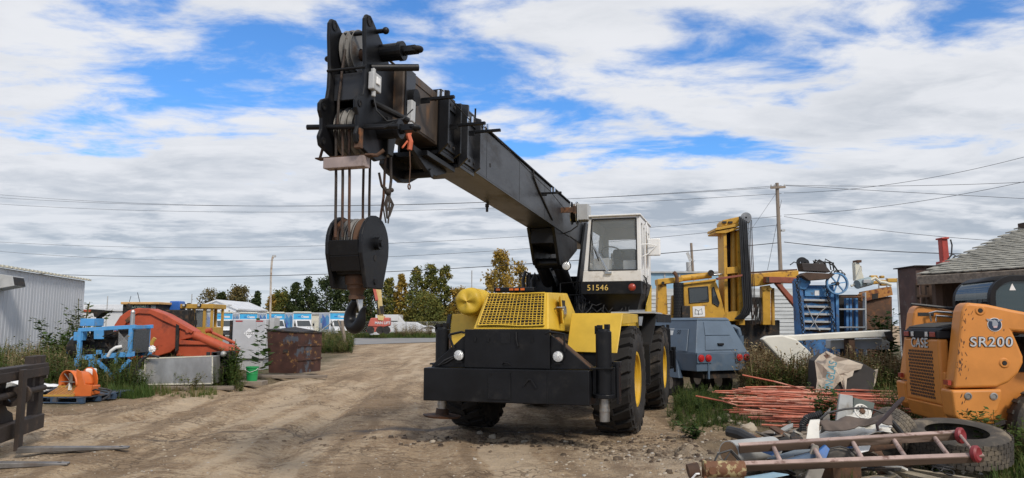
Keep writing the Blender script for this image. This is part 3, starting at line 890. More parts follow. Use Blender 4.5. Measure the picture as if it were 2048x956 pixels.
part(MB().box((0.66, 1.0, 1.0), (1.18, 2.15, 1.84)), 'fuel_tank', 'yellow', bevel=0.02)
part(MB().box((-1.18, 1.0, 0.9), (-0.66, 2.4, 1.6)), 'hydraulic_tank', 'black', bevel=0.03)
part(MB().cyl((0.95, 1.05, 1.15), (0.95, 1.9, 1.15), 0.22, n=20).box((1.15, 1.85, 0.62), (1.4, 1.93, 1.3)).box((1.1, 1.7, 0.60), (1.4, 1.93, 0.625)), 'step', 'blackdull', smooth=True)
for a, b in (((0.86, -1.10, 0.52), (1.22, -1.085, 1.26)), ((-1.24, -1.10, 0.75), (-0.7, -1.085, 1.26)), ((0.56, -1.11, 0.9), (0.855, -1.09, 1.24))): part(MB().box(a, b), 'mud_flap', 'blackdull')
# lamp bar behind the hood
lb = part(MB(SU).box((-1.30, -0.8, 2.24), (-0.54, -0.55, 2.325)).box((-0.95, -0.7, 1.86), (-0.85, -0.6, 2.24)), 'lamp_bar', 'black', bevel=0.02)
for x in (-1.21, -0.96, -0.86, -0.75):
    part(MB(SU).box((x - 0.038, -0.812, 2.265), (x + 0.038, -0.8, 2.305)), 'marker_lamp', 'amber', lb, bevel=0.004)

# superstructure --------------------------------------------------------
part(MB(SU).cyl((0, 0.2, 1.37), (0, 0.2, 1.55), 0.75, n=40), 'slewing_ring', 'dark', smooth=True)
part(MB(SU).box((-0.85, -0.55, 1.56), (0.45, 2.4, 1.86)).box((-0.75, 2.2, 1.6), (0.6, 3.0, 2.7)), 'turntable', 'blackdull', bevel=0.02)
part(MB(SU).prism([(0.2, 1.86), (2.3, 1.86), (2.2, 3.2), (1.8, 3.75), (1.4, 3.75), (1.1, 3.3)], 0, -0.72, -0.67).prism([(0.2, 1.86), (2.3, 1.86), (2.2, 3.2), (1.8, 3.75), (1.4, 3.75), (1.1, 3.3)], 0, -0.07, -0.02), 'boom_mount', 'black', bevel=0.006)
wn = part(MB(SU).box((-0.95, 0.1, 2.22), (-0.42, 0.8, 2.62)), 'winch_housing', 'black', bevel=0.03)
part(MB(SU).tube([(-0.95, 0.05, 1.95), (-0.97, 0.0, 2.5), (-0.93, 0.02, 2.66), (-0.86, 0.04, 2.62), (-0.84, 0.05, 2.3)], 0.035).tube([(-0.80, 0.0, 1.95), (-0.79, -0.02, 2.5), (-0.74, 0.0, 2.62), (-0.70, 0.03, 2.5)], 0.03), 'hydraulic_hose', 'hose', wn, smooth=True)
part(MB(SU).beam((-0.55, 0.1, 2.6), (-0.28, 0.9, 3.1), 0.06, 0.06).beam((-0.45, 0.05, 1.9), (-0.2, 0.4, 2.75), 0.07, 0.05).tube([(-0.6, 0.4, 2.62), (-0.45, 0.4, 2.8), (-0.3, 0.4, 2.7)], 0.025), 'brace', 'black')
part(MB(SU).box((-0.80, -0.35, 1.86), (-0.1, 0.6, 2.2)), 'valve_block', 'dark', bevel=0.02)
fr_ = MB(SU)
for a, b in (((-0.22, -0.1, 1.9), (-0.22, -0.1, 2.42)), ((-0.22, -0.1, 2.42), (0.15, -0.1, 2.44)), ((0.15, -0.1, 2.44), (0.15, -0.1, 1.9)), ((-0.22, -0.1, 2.2), (0.15, -0.1, 2.2))):
    fr_.tube([a, b], 0.012, 6)
part(fr_, 'guard_frame', 'black')
# boom
bm_ = part(MB(BF).box((-0.26, -5.55, -0.325), (0.26, 2.0, 0.325)), 'boom', 'boom', bevel=0.02)
part(MB(BF).box((-0.285, -5.5, 0.326), (0.285, 1.9, 0.345)), 'top_flange', 'blackdull', bm_)
part(MB(BF).box((0.261, -5.45, -0.335), (0.268, 0.2, -0.315)), 'bottom_weld', 'boom', bm_)
part(MB(BF).cyl((0.262, -4.55, -0.10), (0.2605, -4.55, -0.10), 0.03, n=16), 'hole', 'dark', bm_)
for yy in (-4.7, -3.2, -1.7):
    part(MB(BF).box((0.2602, yy, -0.30), (0.2615, yy + 0.006, 0.31)), 'weld_seam', 'blackdull', bm_)
def collar(y0, y1, hw, hh, m):
    c = MB(BF)
    t_ = 0.035
    c.box((hw - t_, y0, -hh), (hw, y1, hh - 0.02)).box((-hw, y0, -hh), (-hw + t_, y1, hh - 0.02))
    c.box((-hw, y0, -hh - 0.045), (hw, y1, -hh)).box((-hw, y0, hh - 0.02), (hw, y1, hh + 0.015))
    co = part(c, 'boom_collar', m, bevel=0.006)
    for zz, s in ((hh - 0.10, 1), (-hh + 0.10, -1)):
        w_ = part(MB(BF).box((hw + 0.002, y0 + 0.06, zz - 0.06), (hw + 0.02, y1 - 0.02, zz + 0.06)), 'wear_pad_plate', m, co, bevel=0.004)
        for k in range(3):
            part(MB(BF).cyl((hw + 0.02, y0 + 0.11 + k * (y1 - y0 - 0.2) / 2, zz), (hw + 0.035, y0 + 0.11 + k * (y1 - y0 - 0.2) / 2, zz), 0.02, n=6), 'bolt', 'dark', co)
    part(MB(BF).prism([(hw - 0.01, -hh - 0.045), (hw + 0.10, -hh + 0.06), (hw + 0.10, hh - 0.02), (hw - 0.01, hh)], 1, y0 - 0.02, y0 + 0.018)
         , 'collar_flange', m, co, bevel=0.004)
    part(MB(BF).prism([(hw - 0.01, -hh), (hw + 0.08, -hh + 0.06), (hw + 0.08, hh - 0.04), (hw - 0.01, hh - 0.01)], 1, y1 - 0.02, y1 + 0.014), 'collar_flange', m, co, bevel=0.004)
    return co
collar(-5.68, -5.18, 0.27, 0.36, 'boom')
collar(-6.25, -5.82, 0.255, 0.34, 'black')
part(MB(BF).box((-0.235, -6.2, -0.30), (0.235, -5.5, 0.31)), 'boom_mid_section', 'boom', bevel=0.012)
tipb = part(MB(BF).box((-0.215, -7.12, -0.29), (0.215, -6.15, 0.30)), 'boom_tip_section', 'boomraw', bevel=0.012)
for z0, z1 in ((0.2, 0.285), (-0.27, -0.2)): part(MB(BF).box((0.2155, -7.0, z0), (0.224, -6.3, z1)), 'stiffener', 'boomraw', tipb, bevel=0.003)
part(MB(BF).box((0.216, -7.10, -0.285), (0.235, -6.88, 0.29)), 'tip_plate', 'boom', tipb, bevel=0.004)
part(MB(BF).cyl((0.2, -6.98, 0.0), (0.30, -6.98, 0.0), 0.085, n=18).box((0.236, -7.0, -0.25), (0.27, -6.93, 0.0)), 'pin_boss', 'blackdull', tipb, smooth=True)
# guide brackets with rollers on the boom side
for (y, z, L) in ((-6.75, 0.06, 0.36), (-5.95, 0.02, 0.42), (-5.4, 0.10, 0.42), (-1.9, 0.08, 0.34)):
    g = MB(BF).box((0.26, y - 0.04, z - 0.025), (0.26 + L, y + 0.0, z + 0.005)).box((0.25, y - 0.04, z - 0.06), (0.36, y - 0.035, z + 0.0))
    gg = part(g, 'cable_guide', 'black', bevel=0.003)
    for k in range(2):
        part(MB(BF).cyl((0.26 + L * 0.5 + 0.05 * k, y - 0.02, z + 0.005), (0.26 + L * 0.5 + 0.05 * k, y - 0.02, z + 0.075), 0.016, n=10), 'roller', 'chrome', gg, smooth=True)
part(MB(BF).tube([(0.5, -6.8, 0.12), (0.50, -5.95, 0.05), (0.52, -5.4, 0.12), (0.45, -3.5, 0.10), (0.40, -1.9, 0.11), (0.33, -0.3, 0.05)], 0.006, 5), 'length_cable', 'hose')
part(MB(BF).tube([(0.275, -2.5, 0.33), (0.275, -2.45, 0.22), (0.275, -2.2, 0.10), (0.275, -1.5, -0.15), (0.275, -1.2, -0.25)], 0.014), 'boom_hose', 'hose')
part(MB(BF).cyl((0.22, -5.05, 0.34), (0.24, -5.1, 0.50), 0.012, n=8), 'guide_pin', 'black')
# underside support
part(MB(BF).prism([(-5.75, -0.42), (-6.25, -0.42), (-6.7, -0.44), (-6.75, -0.60), (-6.6, -0.66), (-6.3, -0.70), (-6.1, -0.66), (-5.8, -0.52)], 0, -0.22, -0.16)
     .prism([(-5.75, -0.42), (-6.25, -0.42), (-6.7, -0.40), (-6.7, -0.46), (-6.3, -0.60), (-6.1, -0.60), (-5.8, -0.50)], 0, 0.10, 0.15)
     .cyl((-0.24, -6.25, -0.6), (0.17, -6.25, -0.6), 0.05, n=14).box((-0.24, -6.5, -0.47), (0.22, -5.7, -0.41)), 'jib_bracket', 'black', bevel=0.006)
part(MB(BF).cyl((-0.24, -3.2, -0.38), (-0.24, -3.2, -0.33), 0.03, n=12).cyl((-0.24, -3.2, -0.45), (-0.24, -3.2, -0.38), 0.02, n=12), 'grease_cup', 'dark', bm_)
# lift bracket and cylinder under the boom root
for x0, x1 in ((-0.255, -0.20), (0.20, 0.255)):
    part(MB(BF).prism([(-1.0, -0.33), (0.9, -0.33), (0.9, -0.5), (0.15, -0.80), (-0.35, -0.95), (-0.55, -0.95), (-0.62, -0.88)], 0, x0, x1), 'lift_bracket', 'black', bevel=0.008)
part(MB(BF).box((-0.2, -0.9, -0.6), (0.2, 0.6, -0.34)), 'bracket_web', 'blackdull')
lc = MB(SU)
for x in (-0.52, -0.20):
    lc.cyl((x, -0.3, 2.75), (x + 0.05, 1.15, 1.85), 0.125, n=20)
part(lc, 'lift_cylinder', 'black', smooth=True)
part(MB(SU).cyl((-0.62, -0.38, 2.78), (-0.1, -0.38, 2.78), 0.09, n=16), 'lift_pin', 'black', smooth=True)
wl = part(MB(SU).lathe([(0, 0.07), (0.05, 0.06), (0.085, 0), (0.085, -0.02), (0.0, -0.01)], (0.02, -0.62, 2.70), (0, 1, 0), 20), 'work_lamp', 'black', smooth=True)
part(MB(SU).lathe([(0.0, -0.03), (0.05, -0.025), (0.072, -0.015), (0.072, 0), (0, 0)], (0.02, -0.63, 2.70), (0, 1, 0), 20), 'lens', 'lens', wl, smooth=True)
# cable reel and box beside the boom
rl = part(MB(SU).lathe([(0.21, -0.05), (0.215, -0.04), (0.19, -0.035), (0.17, -0.03), (0.17, 0.03), (0.19, 0.035), (0.215, 0.04), (0.21, 0.05), (0.0, 0.06)], (0.10, -0.28, 3.70), (1, 0.05, 0), 32), 'cable_reel', 'blackdull', smooth=True)
part(MB(SU).torus((0.05, -0.28, 3.70), (1, 0.05, 0), 0.21, 0.009, 36, 8).torus((0.15, -0.28, 3.70), (1, 0.05, 0), 0.21, 0.009, 36, 8), 'reel_rim', 'chrome', rl, smooth=True)
part(MB(SU).box((-0.12, -0.53, 3.68), (0.15, -0.49, 3.78)).box((0.13, -0.53, 3.66), (0.17, -0.3, 3.80)), 'reel_bracket', 'rust', rl, bevel=0.004)
part(MB(SU).cyl((0.11, -0.32, 3.74), (0.2, -0.32, 3.74), 0.13, n=18), 'reel_hub', 'wood', rl, smooth=True)
part(MB(SU).box((0.20, -0.45, 3.55), (0.38, -0.12, 3.84)).box((0.185, -0.47, 3.53), (0.20, -0.10, 3.86)), 'control_box', 'grey', rl, bevel=0.012)
part(MB(SU).tube([(0.22, -0.4, 3.55), (0.18, -0.42, 3.44), (0.05, -0.4, 3.36), (-0.1, -0.35, 3.32)], 0.012), 'cable', 'hose', rl)

# boom head -------------------------------------------------------------
def head_poly(dz=0.0, top=0.0):
    return [(-6.98, 0.24), (-7.22, 0.26), (-7.27, 0.36), (-7.47, 0.49), (-7.58, 0.565 + top), (-7.64, 0.60 + top), (-7.71, 0.585 + top), (-7.745, 0.53 + top), (-7.74, 0.40), (-7.70, 0.1), (-7.70, -0.10),
            (-7.72, -0.2), (-7.80, -0.24), (-7.845, -0.29), (-7.84, -0.36), (-7.80, -0.42), (-7.79, -0.52), (-7.83, -0.60), (-7.80, -0.68), (-7.72, -0.70),
            (-7.55, -0.74), (-7.42, -0.76), (-7.25, -0.70), (-7.10, -0.54), (-6.98, -0.40)]
hp = []
for (x0, x1) in ((-0.305, -0.265), (0.065, 0.105)):
    p_ = part(MB(BF).prism(head_poly(), 0, x0, x1), 'boom_head_plate', 'black', bevel=0.012)
    hp.append(p_)
    for (y, z, r) in ((-7.665, 0.53, 0.05), (-7.785, -0.31, 0.035), (-7.765, -0.63, 0.035)):
        part(MB(BF).lathe([(r * 0.55, -0.004), (r, -0.004), (r, 0.0), (r * 0.55, 0.0)], (x1, y, z), (1, 0, 0), 18, True).lathe([(r * 0.55, -0.004), (r, -0.004), (r, 0.004), (r * 0.55, 0.004)], (x1 + 0.004, y, z), (1, 0, 0), 18, True), 'eye_ring', 'blackdull', p_, smooth=True)
        part(MB(BF).cyl((x1 + 0.001, y, z), (x1 + 0.003, y, z), r * 0.55, n=14), 'eye', 'dark', p_)
part(MB(BF).box((-0.264, -7.62, -0.20), (0.064, -7.58, 0.06)).box((-0.264, -7.6, 0.05), (0.064, -7.1, 0.07)), 'cross_plate', 'boom', bevel=0.004)
part(MB(BF).box((-0.264, -7.1, -0.3), (0.064, -6.99, 0.24)), 'head_web', 'blackdull')
part(MB(BF).cyl((-0.34, -7.52, 0.50), (0.20, -7.52, 0.49), 0.022, n=12).sphere((0.20, -7.52, 0.49), 0.035), 'tie_bar', 'black', smooth=True)
part(MB(BF).cyl((-0.30, -7.70, 0.07), (0.10, -7.70, 0.07), 0.014, n=8).cyl((0.105, -7.6, 0.10), (0.46, -7.32, 0.17), 0.034, n=14), 'rope_guide_bar', 'black', smooth=True)
def pin(z):
    q = MB(BF).cyl((0.105, -7.38, z), (0.30, -7.38, z), 0.085, n=20).cyl((0.28, -7.38, z), (0.33, -7.38, z), 0.095, n=20).cyl((0.33, -7.38, z), (0.36, -7.38, z), 0.05, n=16)
    q.beam((0.35, -7.38, z), (0.47, -7.38, z), 0.10, 0.06).torus((0.47, -7.38, z), (0, 0, 1), 0.036, 0.026, 20, 8)
    part(q, 'sheave_pin', 'black', bevel=0.004)
    q = MB(BF).cyl((-0.36, -7.38, z), (-0.305, -7.38, z), 0.09, n=20).beam((-0.36, -7.38, z), (-0.46, -7.38, z), 0.09, 0.055).torus((-0.47, -7.38, z), (0, 0, 1), 0.034, 0.024, 20, 8)
    part(q, 'sheave_pin', 'black', bevel=0.004)
pin(0.33); pin(-0.45)
def sheave(x, z, r, par, m='sheave', M=BF, y=-7.38, name='sheave'):
    return part(MB(M).lathe([(0.05, -0.025), (r * 0.7, -0.012), (r * 0.86, -0.014), (r, -0.03), (r + 0.006, -0.026), (r - 0.03, 0.0), (r + 0.006, 0.026), (r, 0.03), (r * 0.86, 0.014), (r * 0.7, 0.012), (0.05, 0.025)], (x, y, z), (1, 0, 0), 44, True), name, m, par, smooth=True)
for x in (-0.215, -0.15): sheave(x, 0.35, 0.225, hp[0])
part(MB(BF).cyl((-0.27, -7.38, 0.33), (0.07, -7.38, 0.33), 0.055, n=16), 'sheave_hub', 'rust', hp[0], smooth=True)
for i, x in enumerate((-0.225, -0.155, -0.085, -0.015)): sheave(x, -0.45, 0.24, hp[0], 'sheave' if i % 2 else 'steel')
part(MB(BF).cyl((-0.47, -7.72, -0.47), (0.42, -7.62, -0.50), 0.026, n=12).cyl((0.105, -7.55, -0.22), (0.34, -7.25, -0.33), 0.03, n=10).tube([(0.11, -7.7, -0.52), (0.3, -7.68, -0.52), (0.36, -7.6, -0.46)], 0.016), 'rope_guide_bar', 'black', smooth=True)
# camera-like limit switch, grey box, cable
ls = part(MB(BF).box((0.11, -7.66, -0.13), (0.17, -7.50, 0.04)).box((0.11, -7.62, 0.04), (0.15, -7.58, 0.09)).cyl((0.14, -7.6, -0.13), (0.14, -7.6, -0.19), 0.022, n=10), 'limit_switch', 'grey', bevel=0.01)
part(MB(BF).box((0.171, -7.62, -0.07), (0.185, -7.55, 0.0)), 'switch_cover', 'white', ls, bevel=0.006)
part(MB(BF).tube([(0.14, -7.6, -0.18), (0.17, -7.58, -0.32), (0.24, -7.5, -0.40), (0.33, -7.35, -0.34), (0.36, -7.2, -0.2)], 0.007), 'cable', 'hose', ls)
jb = part(MB(BF).box((0.245, -7.10, -0.28), (0.305, -7.01, -0.06)).box((0.255, -7.09, -0.33), (0.295, -7.03, -0.281)), 'junction_box', 'grey', bevel=0.01)
part(MB(BF).tube([(0.30, -7.12, -0.38), (0.29, -7.13, -0.44), (0.31, -7.12, -0.50), (0.30, -7.12, -0.58)], 0.026).tube([(0.29, -7.15, -0.5), (0.26, -7.2, -0.58)], 0.01), 'orange_ribbon', mat('orange_ribbon', (0.55, 0.13, 0.06), 0.6), jb)
part(MB(BF).tube([(0.30, -7.12, -0.56), (0.315, -7.12, -0.75), (0.31, -7.12, -0.92)], 0.006).torus((0.31, -7.12, -0.95), (1, 0, 0), 0.025, 0.007, 14, 6), 'chain', 'rust', jb)
# anti two-block weight and wedge socket (hang straight down)
X7 = SU @ Matrix.Translation((-0.36, 0, 0))
aw = part(MB(X7).box((-0.30, -7.72, 3.085), (0.12, -7.60, 3.185)), 'anti_two_block_weight', mat('faded_pink_paint', (0.36, 0.29, 0.27), 0.6, dirt=(0.16, 0.13, 0.12), dirt_lo=0.5, dirt_hi=0.7), bevel=0.006)
part(MB(X7).box((-0.40, -7.70, 3.187), (0.18, -7.6, 3.20)).tube([(-0.38, -7.65, 3.19), (-0.37, -7.62, 3.3), (-0.33, -7.6, 3.45)], 0.014).tube([(0.1, -7.66, 3.2), (0.2, -7.62, 3.2), (0.26, -7.6, 3.25)], 0.018).box((0.06, -7.8, 3.24), (0.12, -7.74, 3.42)), 'weight_hanger', 'rust', aw, bevel=0.002)
ws = part(MB(X7).hexa([(0.08, -7.30, 3.28), (0.15, -7.30, 3.28), (0.15, -7.18, 3.28), (0.08, -7.18, 3.28), (0.06, -7.34, 3.56), (0.17, -7.34, 3.56), (0.17, -7.14, 3.56), (0.06, -7.14, 3.56)]).box((0.08, -7.3, 3.56), (0.15, -7.2, 3.66)), 'wedge_socket', 'black', bevel=0.01)
part(MB(X7).tube([(0.13, -7.20, 3.28), (0.135, -7.19, 3.05), (0.13, -7.2, 2.95), (0.125, -7.21, 2.85)], 0.014).tube([(0.08, -7.34, 3.1), (0.09, -7.30, 2.98), (0.11, -7.24, 2.93)], 0.012), 'rope_tail', 'rope', ws)
cl = MB(X7)
random.seed(3)
cl.sphere((0.12, -7.22, 2.93), 0.035, 8, 6).sphere((0.15, -7.2, 2.95), 0.022, 8, 6).sphere((0.10, -7.25, 2.96), 0.02, 8, 6)
for k in range(9):
    a = random.uniform(-0.04, 0.05); b = random.uniform(0.15, 0.32)
    cl.tube([(0.12, -7.22, 2.92), (0.12 + a, -7.22 + a * .5, 2.92 - b * 0.5), (0.12 + a * 0.4, -7.22, 2.92 - b)], 0.008, 5)
part(cl, 'rope_clamp', 'rope', ws, smooth=True)
# falls of rope
rp = []
for i, x in enumerate((-0.20, -0.13, -0.06)):
    part(MB(X7).tube([(x - 0.02, -7.645, 3.48), (x, -7.65, 3.0), (x + 0.015, -7.66, 2.45)], 0.0135, 8), 'wire_rope', 'rope', smooth=True)
for i, x in enumerate((-0.20, -0.13, 0.095)):
    top = 3.45 if i < 2 else 3.30
    xb = (-0.185, -0.115, -0.03)[i]
    part(MB(X7).tube([(x, -7.13 if i < 2 else -7.24, top), ((x + xb) / 2, -7.14, 2.9), (xb, -7.14, 2.45)], 0.0135, 8), 'wire_rope', 'rope', smooth=True)
part(MB(BF).tube([(-0.18, -7.59, 0.35), (-0.19, -7.62, 0.1), (-0.20, -7.64, -0.2), (-0.20, -7.64, -0.45)], 0.0135, 8).tube([(-0.18, -7.38 + 0.02, 0.57), (-0.18, -7.52, 0.52), (-0.18, -7.585, 0.42), (-0.18, -7.59, 0.34)], 0.0135, 8).tube([(-0.18, -7.36, 0.575), (-0.1, -6.0, 0.48), (-0.05, -3, 0.42), (0, 0.5, 0.40)], 0.0135, 8), 'wire_rope', 'rope', smooth=True)

# cab -------------------------------------------------------------------
def cab_shell():
    c = MB(SU)
    # front face frame around the windscreen: x 0.22..1.30, z 2.19..3.63
    yF, yB, xl0, xl1, xr, zb, zw, zt = -0.30, 1.25, 0.22, 0.37, 1.30, 2.43, 2.60, 3.61
    th = 0.045
    def xl(z): return xl0 + (xl1 - xl0) * (z - 2.2) / (3.62 - 2.2)
    # lower front panel
    c.hexa([(xl(zb), yF, zb), (xr, yF, zb), (xr, yF + th, zb), (xl(zb), yF + th, zb), (xl(2.63), yF, 2.63), (xr, yF, 2.63), (xr, yF + th, 2.63), (xl(2.63), yF + th, 2.63)])
    # posts
    c.hexa([(xl(2.63), yF, 2.63), (xl(2.63) + 0.10, yF, 2.63), (xl(2.63) + 0.10, yF + th, 2.63), (xl(2.63), yF + th, 2.63), (xl(zt), yF, zt), (xl(zt) + 0.07, yF, zt), (xl(zt) + 0.07, yF + th, zt), (xl(zt), yF + th, zt)])
    c.hexa([(xr - 0.075, yF, 2.63), (xr, yF, 2.63), (xr, yF + th, 2.63), (xr - 0.075, yF + th, 2.63), (xr - 0.075, yF, zt), (xr, yF, zt), (xr, yF + th, zt), (xr - 0.075, yF + th, zt)])
    c.hexa([(xl(zt), yF, zt - 0.05), (xr, yF, zt - 0.05), (xr, yF + th, zt - 0.05), (xl(zt), yF + th, zt - 0.05), (xl(zt), yF, zt), (xr, yF, zt), (xr, yF + th, zt), (xl(zt), yF + th, zt)])
    # roof
    c.hexa([(xl(zt) - 0.03, yF - 0.05, zt), (xr + 0.02, yF - 0.05, zt), (xr + 0.02, yB + 0.02, zt - 0.02), (xl(zt) - 0.03, yB + 0.02, zt - 0.02), (xl(zt) - 0.03, yF - 0.05, zt + 0.03), (xr + 0.02, yF - 0.05, zt + 0.03), (xr + 0.02, yB + 0.02, zt + 0.02), (xl(zt) - 0.03, yB + 0.02, zt + 0.02)])
    # right side: front strip, lower panel, pillars
    def side(y0, y1, z0, z1): c.box((xr - th, y0, z0), (xr - 0.001, y1, z1))
    side(yF + th, -0.12, 2.43, 3.60); side(0.10, 0.22, 2.43, 3.60); side(0.42, 0.56, 2.43, 3.60); side(1.08, yB, 2.43, 3.60)
    side(-0.12, 0.10, 2.43, 2.66); side(-0.12, 0.10, 3.50, 3.60); side(0.22, 0.42, 3.45, 3.60); side(0.56, 1.08, 2.43, 2.72); side(0.56, 1.08, 3.42, 3.60)
    # rear wall with window, left wall with window
    c.box((xl0, yB - th, 2.43), (xr - th, yB, 2.75)).box((xl1, yB - th, 3.35), (xr - th, yB, 3.60)).box((xl0 + 0.05, yB - th, 2.75), (xl0 + 0.25, yB, 3.35)).box((xr - 0.2, yB - th, 2.75), (xr - th, yB, 3.35))
    for (ya, yb_, za, zb_) in ((yF + th, 0.0, 2.43, 3.6), (0.9, yB - th, 2.43, 3.6), (0.0, 0.9, 2.43, 2.8), (0.0, 0.9, 3.4, 3.6)):
        c.hexa([(xl(za), ya, za), (xl(za) + th, ya, za), (xl(za) + th, yb_, za), (xl(za), yb_, za), (xl(zb_), ya, zb_), (xl(zb_) + th, ya, zb_), (xl(zb_) + th, yb_, zb_), (xl(zb_), yb_, zb_)])
    return c, xl
cs, cxl = cab_shell()
cab = part(cs, 'cab', 'white', bevel=0.008)
MT['grime'] = mat('white_paint_grimy', (0.74, 0.72, 0.67), 0.5, var=0.08, dirt=(0.27, 0.19, 0.11), dirt_lo=0.46, dirt_hi=0.72, dscale=2.4)
part(MB(SU).hexa([(cxl(2.435), -0.303, 2.435), (1.297, -0.303, 2.435), (1.297, -0.301, 2.435), (cxl(2.435), -0.301, 2.435), (cxl(2.62), -0.303, 2.62), (1.297, -0.303, 2.62), (1.297, -0.301, 2.62), (cxl(2.62), -0.301, 2.62)]), 'front_panel', 'grime', cab)
lo_ = MB(SU).box((0.215, -0.31, 2.20), (1.305, 1.25, 2.43))
lo_.hexa([(0.45, -0.1, 1.92), (1.2, -0.1, 1.92), (1.28, 1.2, 1.95), (0.45, 1.2, 1.95), (0.23, -0.28, 2.2), (1.295, -0.28, 2.2), (1.295, 1.24, 2.2), (0.23, 1.24, 2.2)])
part(lo_, 'cab_base', 'black', bevel=0.01)
nb = part(MB(SU).box((0.34, -0.316, 2.255), (0.76, -0.311, 2.385)), 'number_panel', 'blackdull', cab)
text('number_lettering', '51546', MT['number'], cab, SU @ face_mat((0.52, -0.318, 2.315), (1, 0, 0), (0, 0, 1)), 0.145, 0.002, 0.0, space=1.1)
part(MB(SU).lathe([(0, -0.045), (0.03, -0.042), (0.055, -0.025), (0.062, 0), (0.066, 0.0), (0.066, 0.012), (0, 0.012)], (1.14, -0.324, 2.32), (0, 1, 0), 22), 'marker_lamp', 'redlens', cab, smooth=True)
# glazing
wsx = [(cxl(2.63) + 0.09, 2.63), (1.232, 2.63), (1.232, 3.565), (cxl(3.565) + 0.065, 3.565)]
part(MB(SU).prism(wsx, 1, -0.285, -0.278), 'windscreen', 'glass', cab)
def rring(pts, y0, y1, w):
    q = MB(SU)
    n = len(pts)
    for i in range(n):
        a, b = pts[i], pts[(i + 1) % n]
        q.beam((a[0], (y0 + y1) / 2, a[1]), (b[0], (y0 + y1) / 2, b[1]), abs(y1 - y0), w, up=(0, 0, 1) if abs(a[0] - b[0]) > abs(a[1] - b[1]) else (1, 0, 0))
    return q
part(rring(wsx, -0.307, -0.27, 0.022), 'windscreen_seal', 'hose', cab, bevel=0.004)
part(MB(SU).box((1.272, -0.12, 2.66), (1.276, 0.10, 3.50)), 'side_window', 'darkglass', cab)
part(MB(SU).box((1.272, 0.56, 2.72), (1.276, 1.08, 3.42)), 'side_window', 'darkglass', cab)
part(MB(SU).box((xl0_ := 0.47, 1.225, 2.75), (1.1, 1.23, 3.35)), 'rear_window', 'glass', cab)
part(MB(SU).hexa([(cxl(2.8) + 0.02, 0.0, 2.8), (cxl(2.8) + 0.025, 0.0, 2.8), (cxl(2.8) + 0.025, 0.9, 2.8), (cxl(2.8) + 0.02, 0.9, 2.8), (cxl(3.4) + 0.02, 0.0, 3.4), (cxl(3.4) + 0.025, 0.0, 3.4), (cxl(3.4) + 0.025, 0.9, 3.4), (cxl(3.4) + 0.02, 0.9, 3.4)]), 'side_window', 'glass', cab)
part(MB(SU).box((0.30, -0.2, 2.431), (1.25, 1.2, 2.46)), 'cab_floor', 'dark', cab)
part(MB(SU).box((0.42, -0.22, 2.46), (0.72, 0.1, 2.86)).box((0.95, -0.1, 2.46), (1.2, 0.5, 2.82)), 'control_console', 'grey', cab, bevel=0.02)
st = part(MB(SU).box((0.62, 0.35, 2.46), (1.08, 0.85, 2.78)).box((0.62, 0.78, 2.75), (1.08, 0.95, 3.12)), 'seat', 'blackdull', cab, bevel=0.05, seg=3)
part(MB(SU).torus((0.72, 0.12, 2.97), (0.1, 0.55, 0.8), 0.2, 0.012, 28, 8).cyl((0.72, 0.0, 2.6), (0.72, 0.12, 2.97), 0.02, n=8), 'steering_wheel', 'hose', cab, smooth=True)
wp = part(MB(SU).tube([(0.70, -0.33, 2.60), (0.52, -0.335, 2.95), (0.44, -0.335, 3.09)], 0.013).tube([(0.72, -0.33, 2.62), (0.56, -0.34, 2.92), (0.46, -0.34, 3.07)], 0.009).box((0.66, -0.345, 2.565), (0.78, -0.303, 2.60)), 'wiper', 'chrome', cab)
part(MB(SU).tube([(0.415, -0.315, 3.32), (0.44, -0.32, 3.08), (0.55, -0.315, 2.80)], 0.010), 'wiper_blade', 'hose', cab)
mr = part(MB(SU).box((1.38, 0.0, 2.90), (1.62, 0.06, 3.22)), 'mirror', 'white', cab, bevel=0.025, seg=3)
part(MB(SU).tube([(1.29, -0.1, 3.10), (1.4, -0.06, 3.11), (1.55, -0.02, 3.08), (1.4, -0.06, 2.93), (1.29, -0.08, 2.88)], 0.011), 'mirror_arm', 'white', cab)
part(MB(SU).tube([(1.31, 0.2, 3.50), (1.36, 0.16, 3.53), (1.37, 0.15, 3.45), (1.37, 0.15, 2.55), (1.32, 0.2, 2.45)], 0.013), 'grab_rail', 'white', cab)
part(MB(SU).box((1.262, 0.22, 2.44), (1.268, 0.42, 3.45)), 'door_gap', 'dark', cab)
part(MB(SU).hexa([(1.25, 0.45, 1.86), (1.30, 0.45, 1.86), (1.30, 1.2, 1.86), (1.25, 1.2, 1.86), (1.30, 0.35, 2.02), (1.312, 0.35, 2.02), (1.312, 1.22, 2.42), (1.30, 1.22, 2.42)]), 'side_skirt', 'yellow', cab, bevel=0.004)
random.seed(11)
hz_ = MB(SU)
for k in range(20):
    x0 = random.uniform(0.0, 1.1); x1 = random.uniform(0.1, 1.2); y0 = random.uniform(-0.25, 0.1)
    sag = random.uniform(0.12, 0.4)
    hz_.tube([(x0, y0 + 0.2, 2.18), (x0 + (x1 - x0) * 0.2, y0 - 0.05, 2.18 - sag * 0.7), (x0 + (x1 - x0) * 0.5, y0 - 0.1, 2.18 - sag), (x0 + (x1 - x0) * 0.8, y0 - 0.05, 2.18 - sag * 0.7), (x1, y0 + 0.2, 2.16)], random.uniform(0.006, 0.013), 6)
part(hz_, 'hose_bundle', 'hose', smooth=True)
hz2 = MB(SU)
for k in range(7):
    z0 = random.uniform(2.35, 2.55)
    hz2.tube([(1.31, -0.1 + 0.05 * k, z0), (1.36, 0.0 + 0.04 * k, z0 - random.uniform(-0.08, 0.2)), (1.34, 0.1, 2.3), (1.31, 0.2, 2.0)], 0.009, 5)
part(hz2, 'hose_bundle', 'hose', smooth=True)
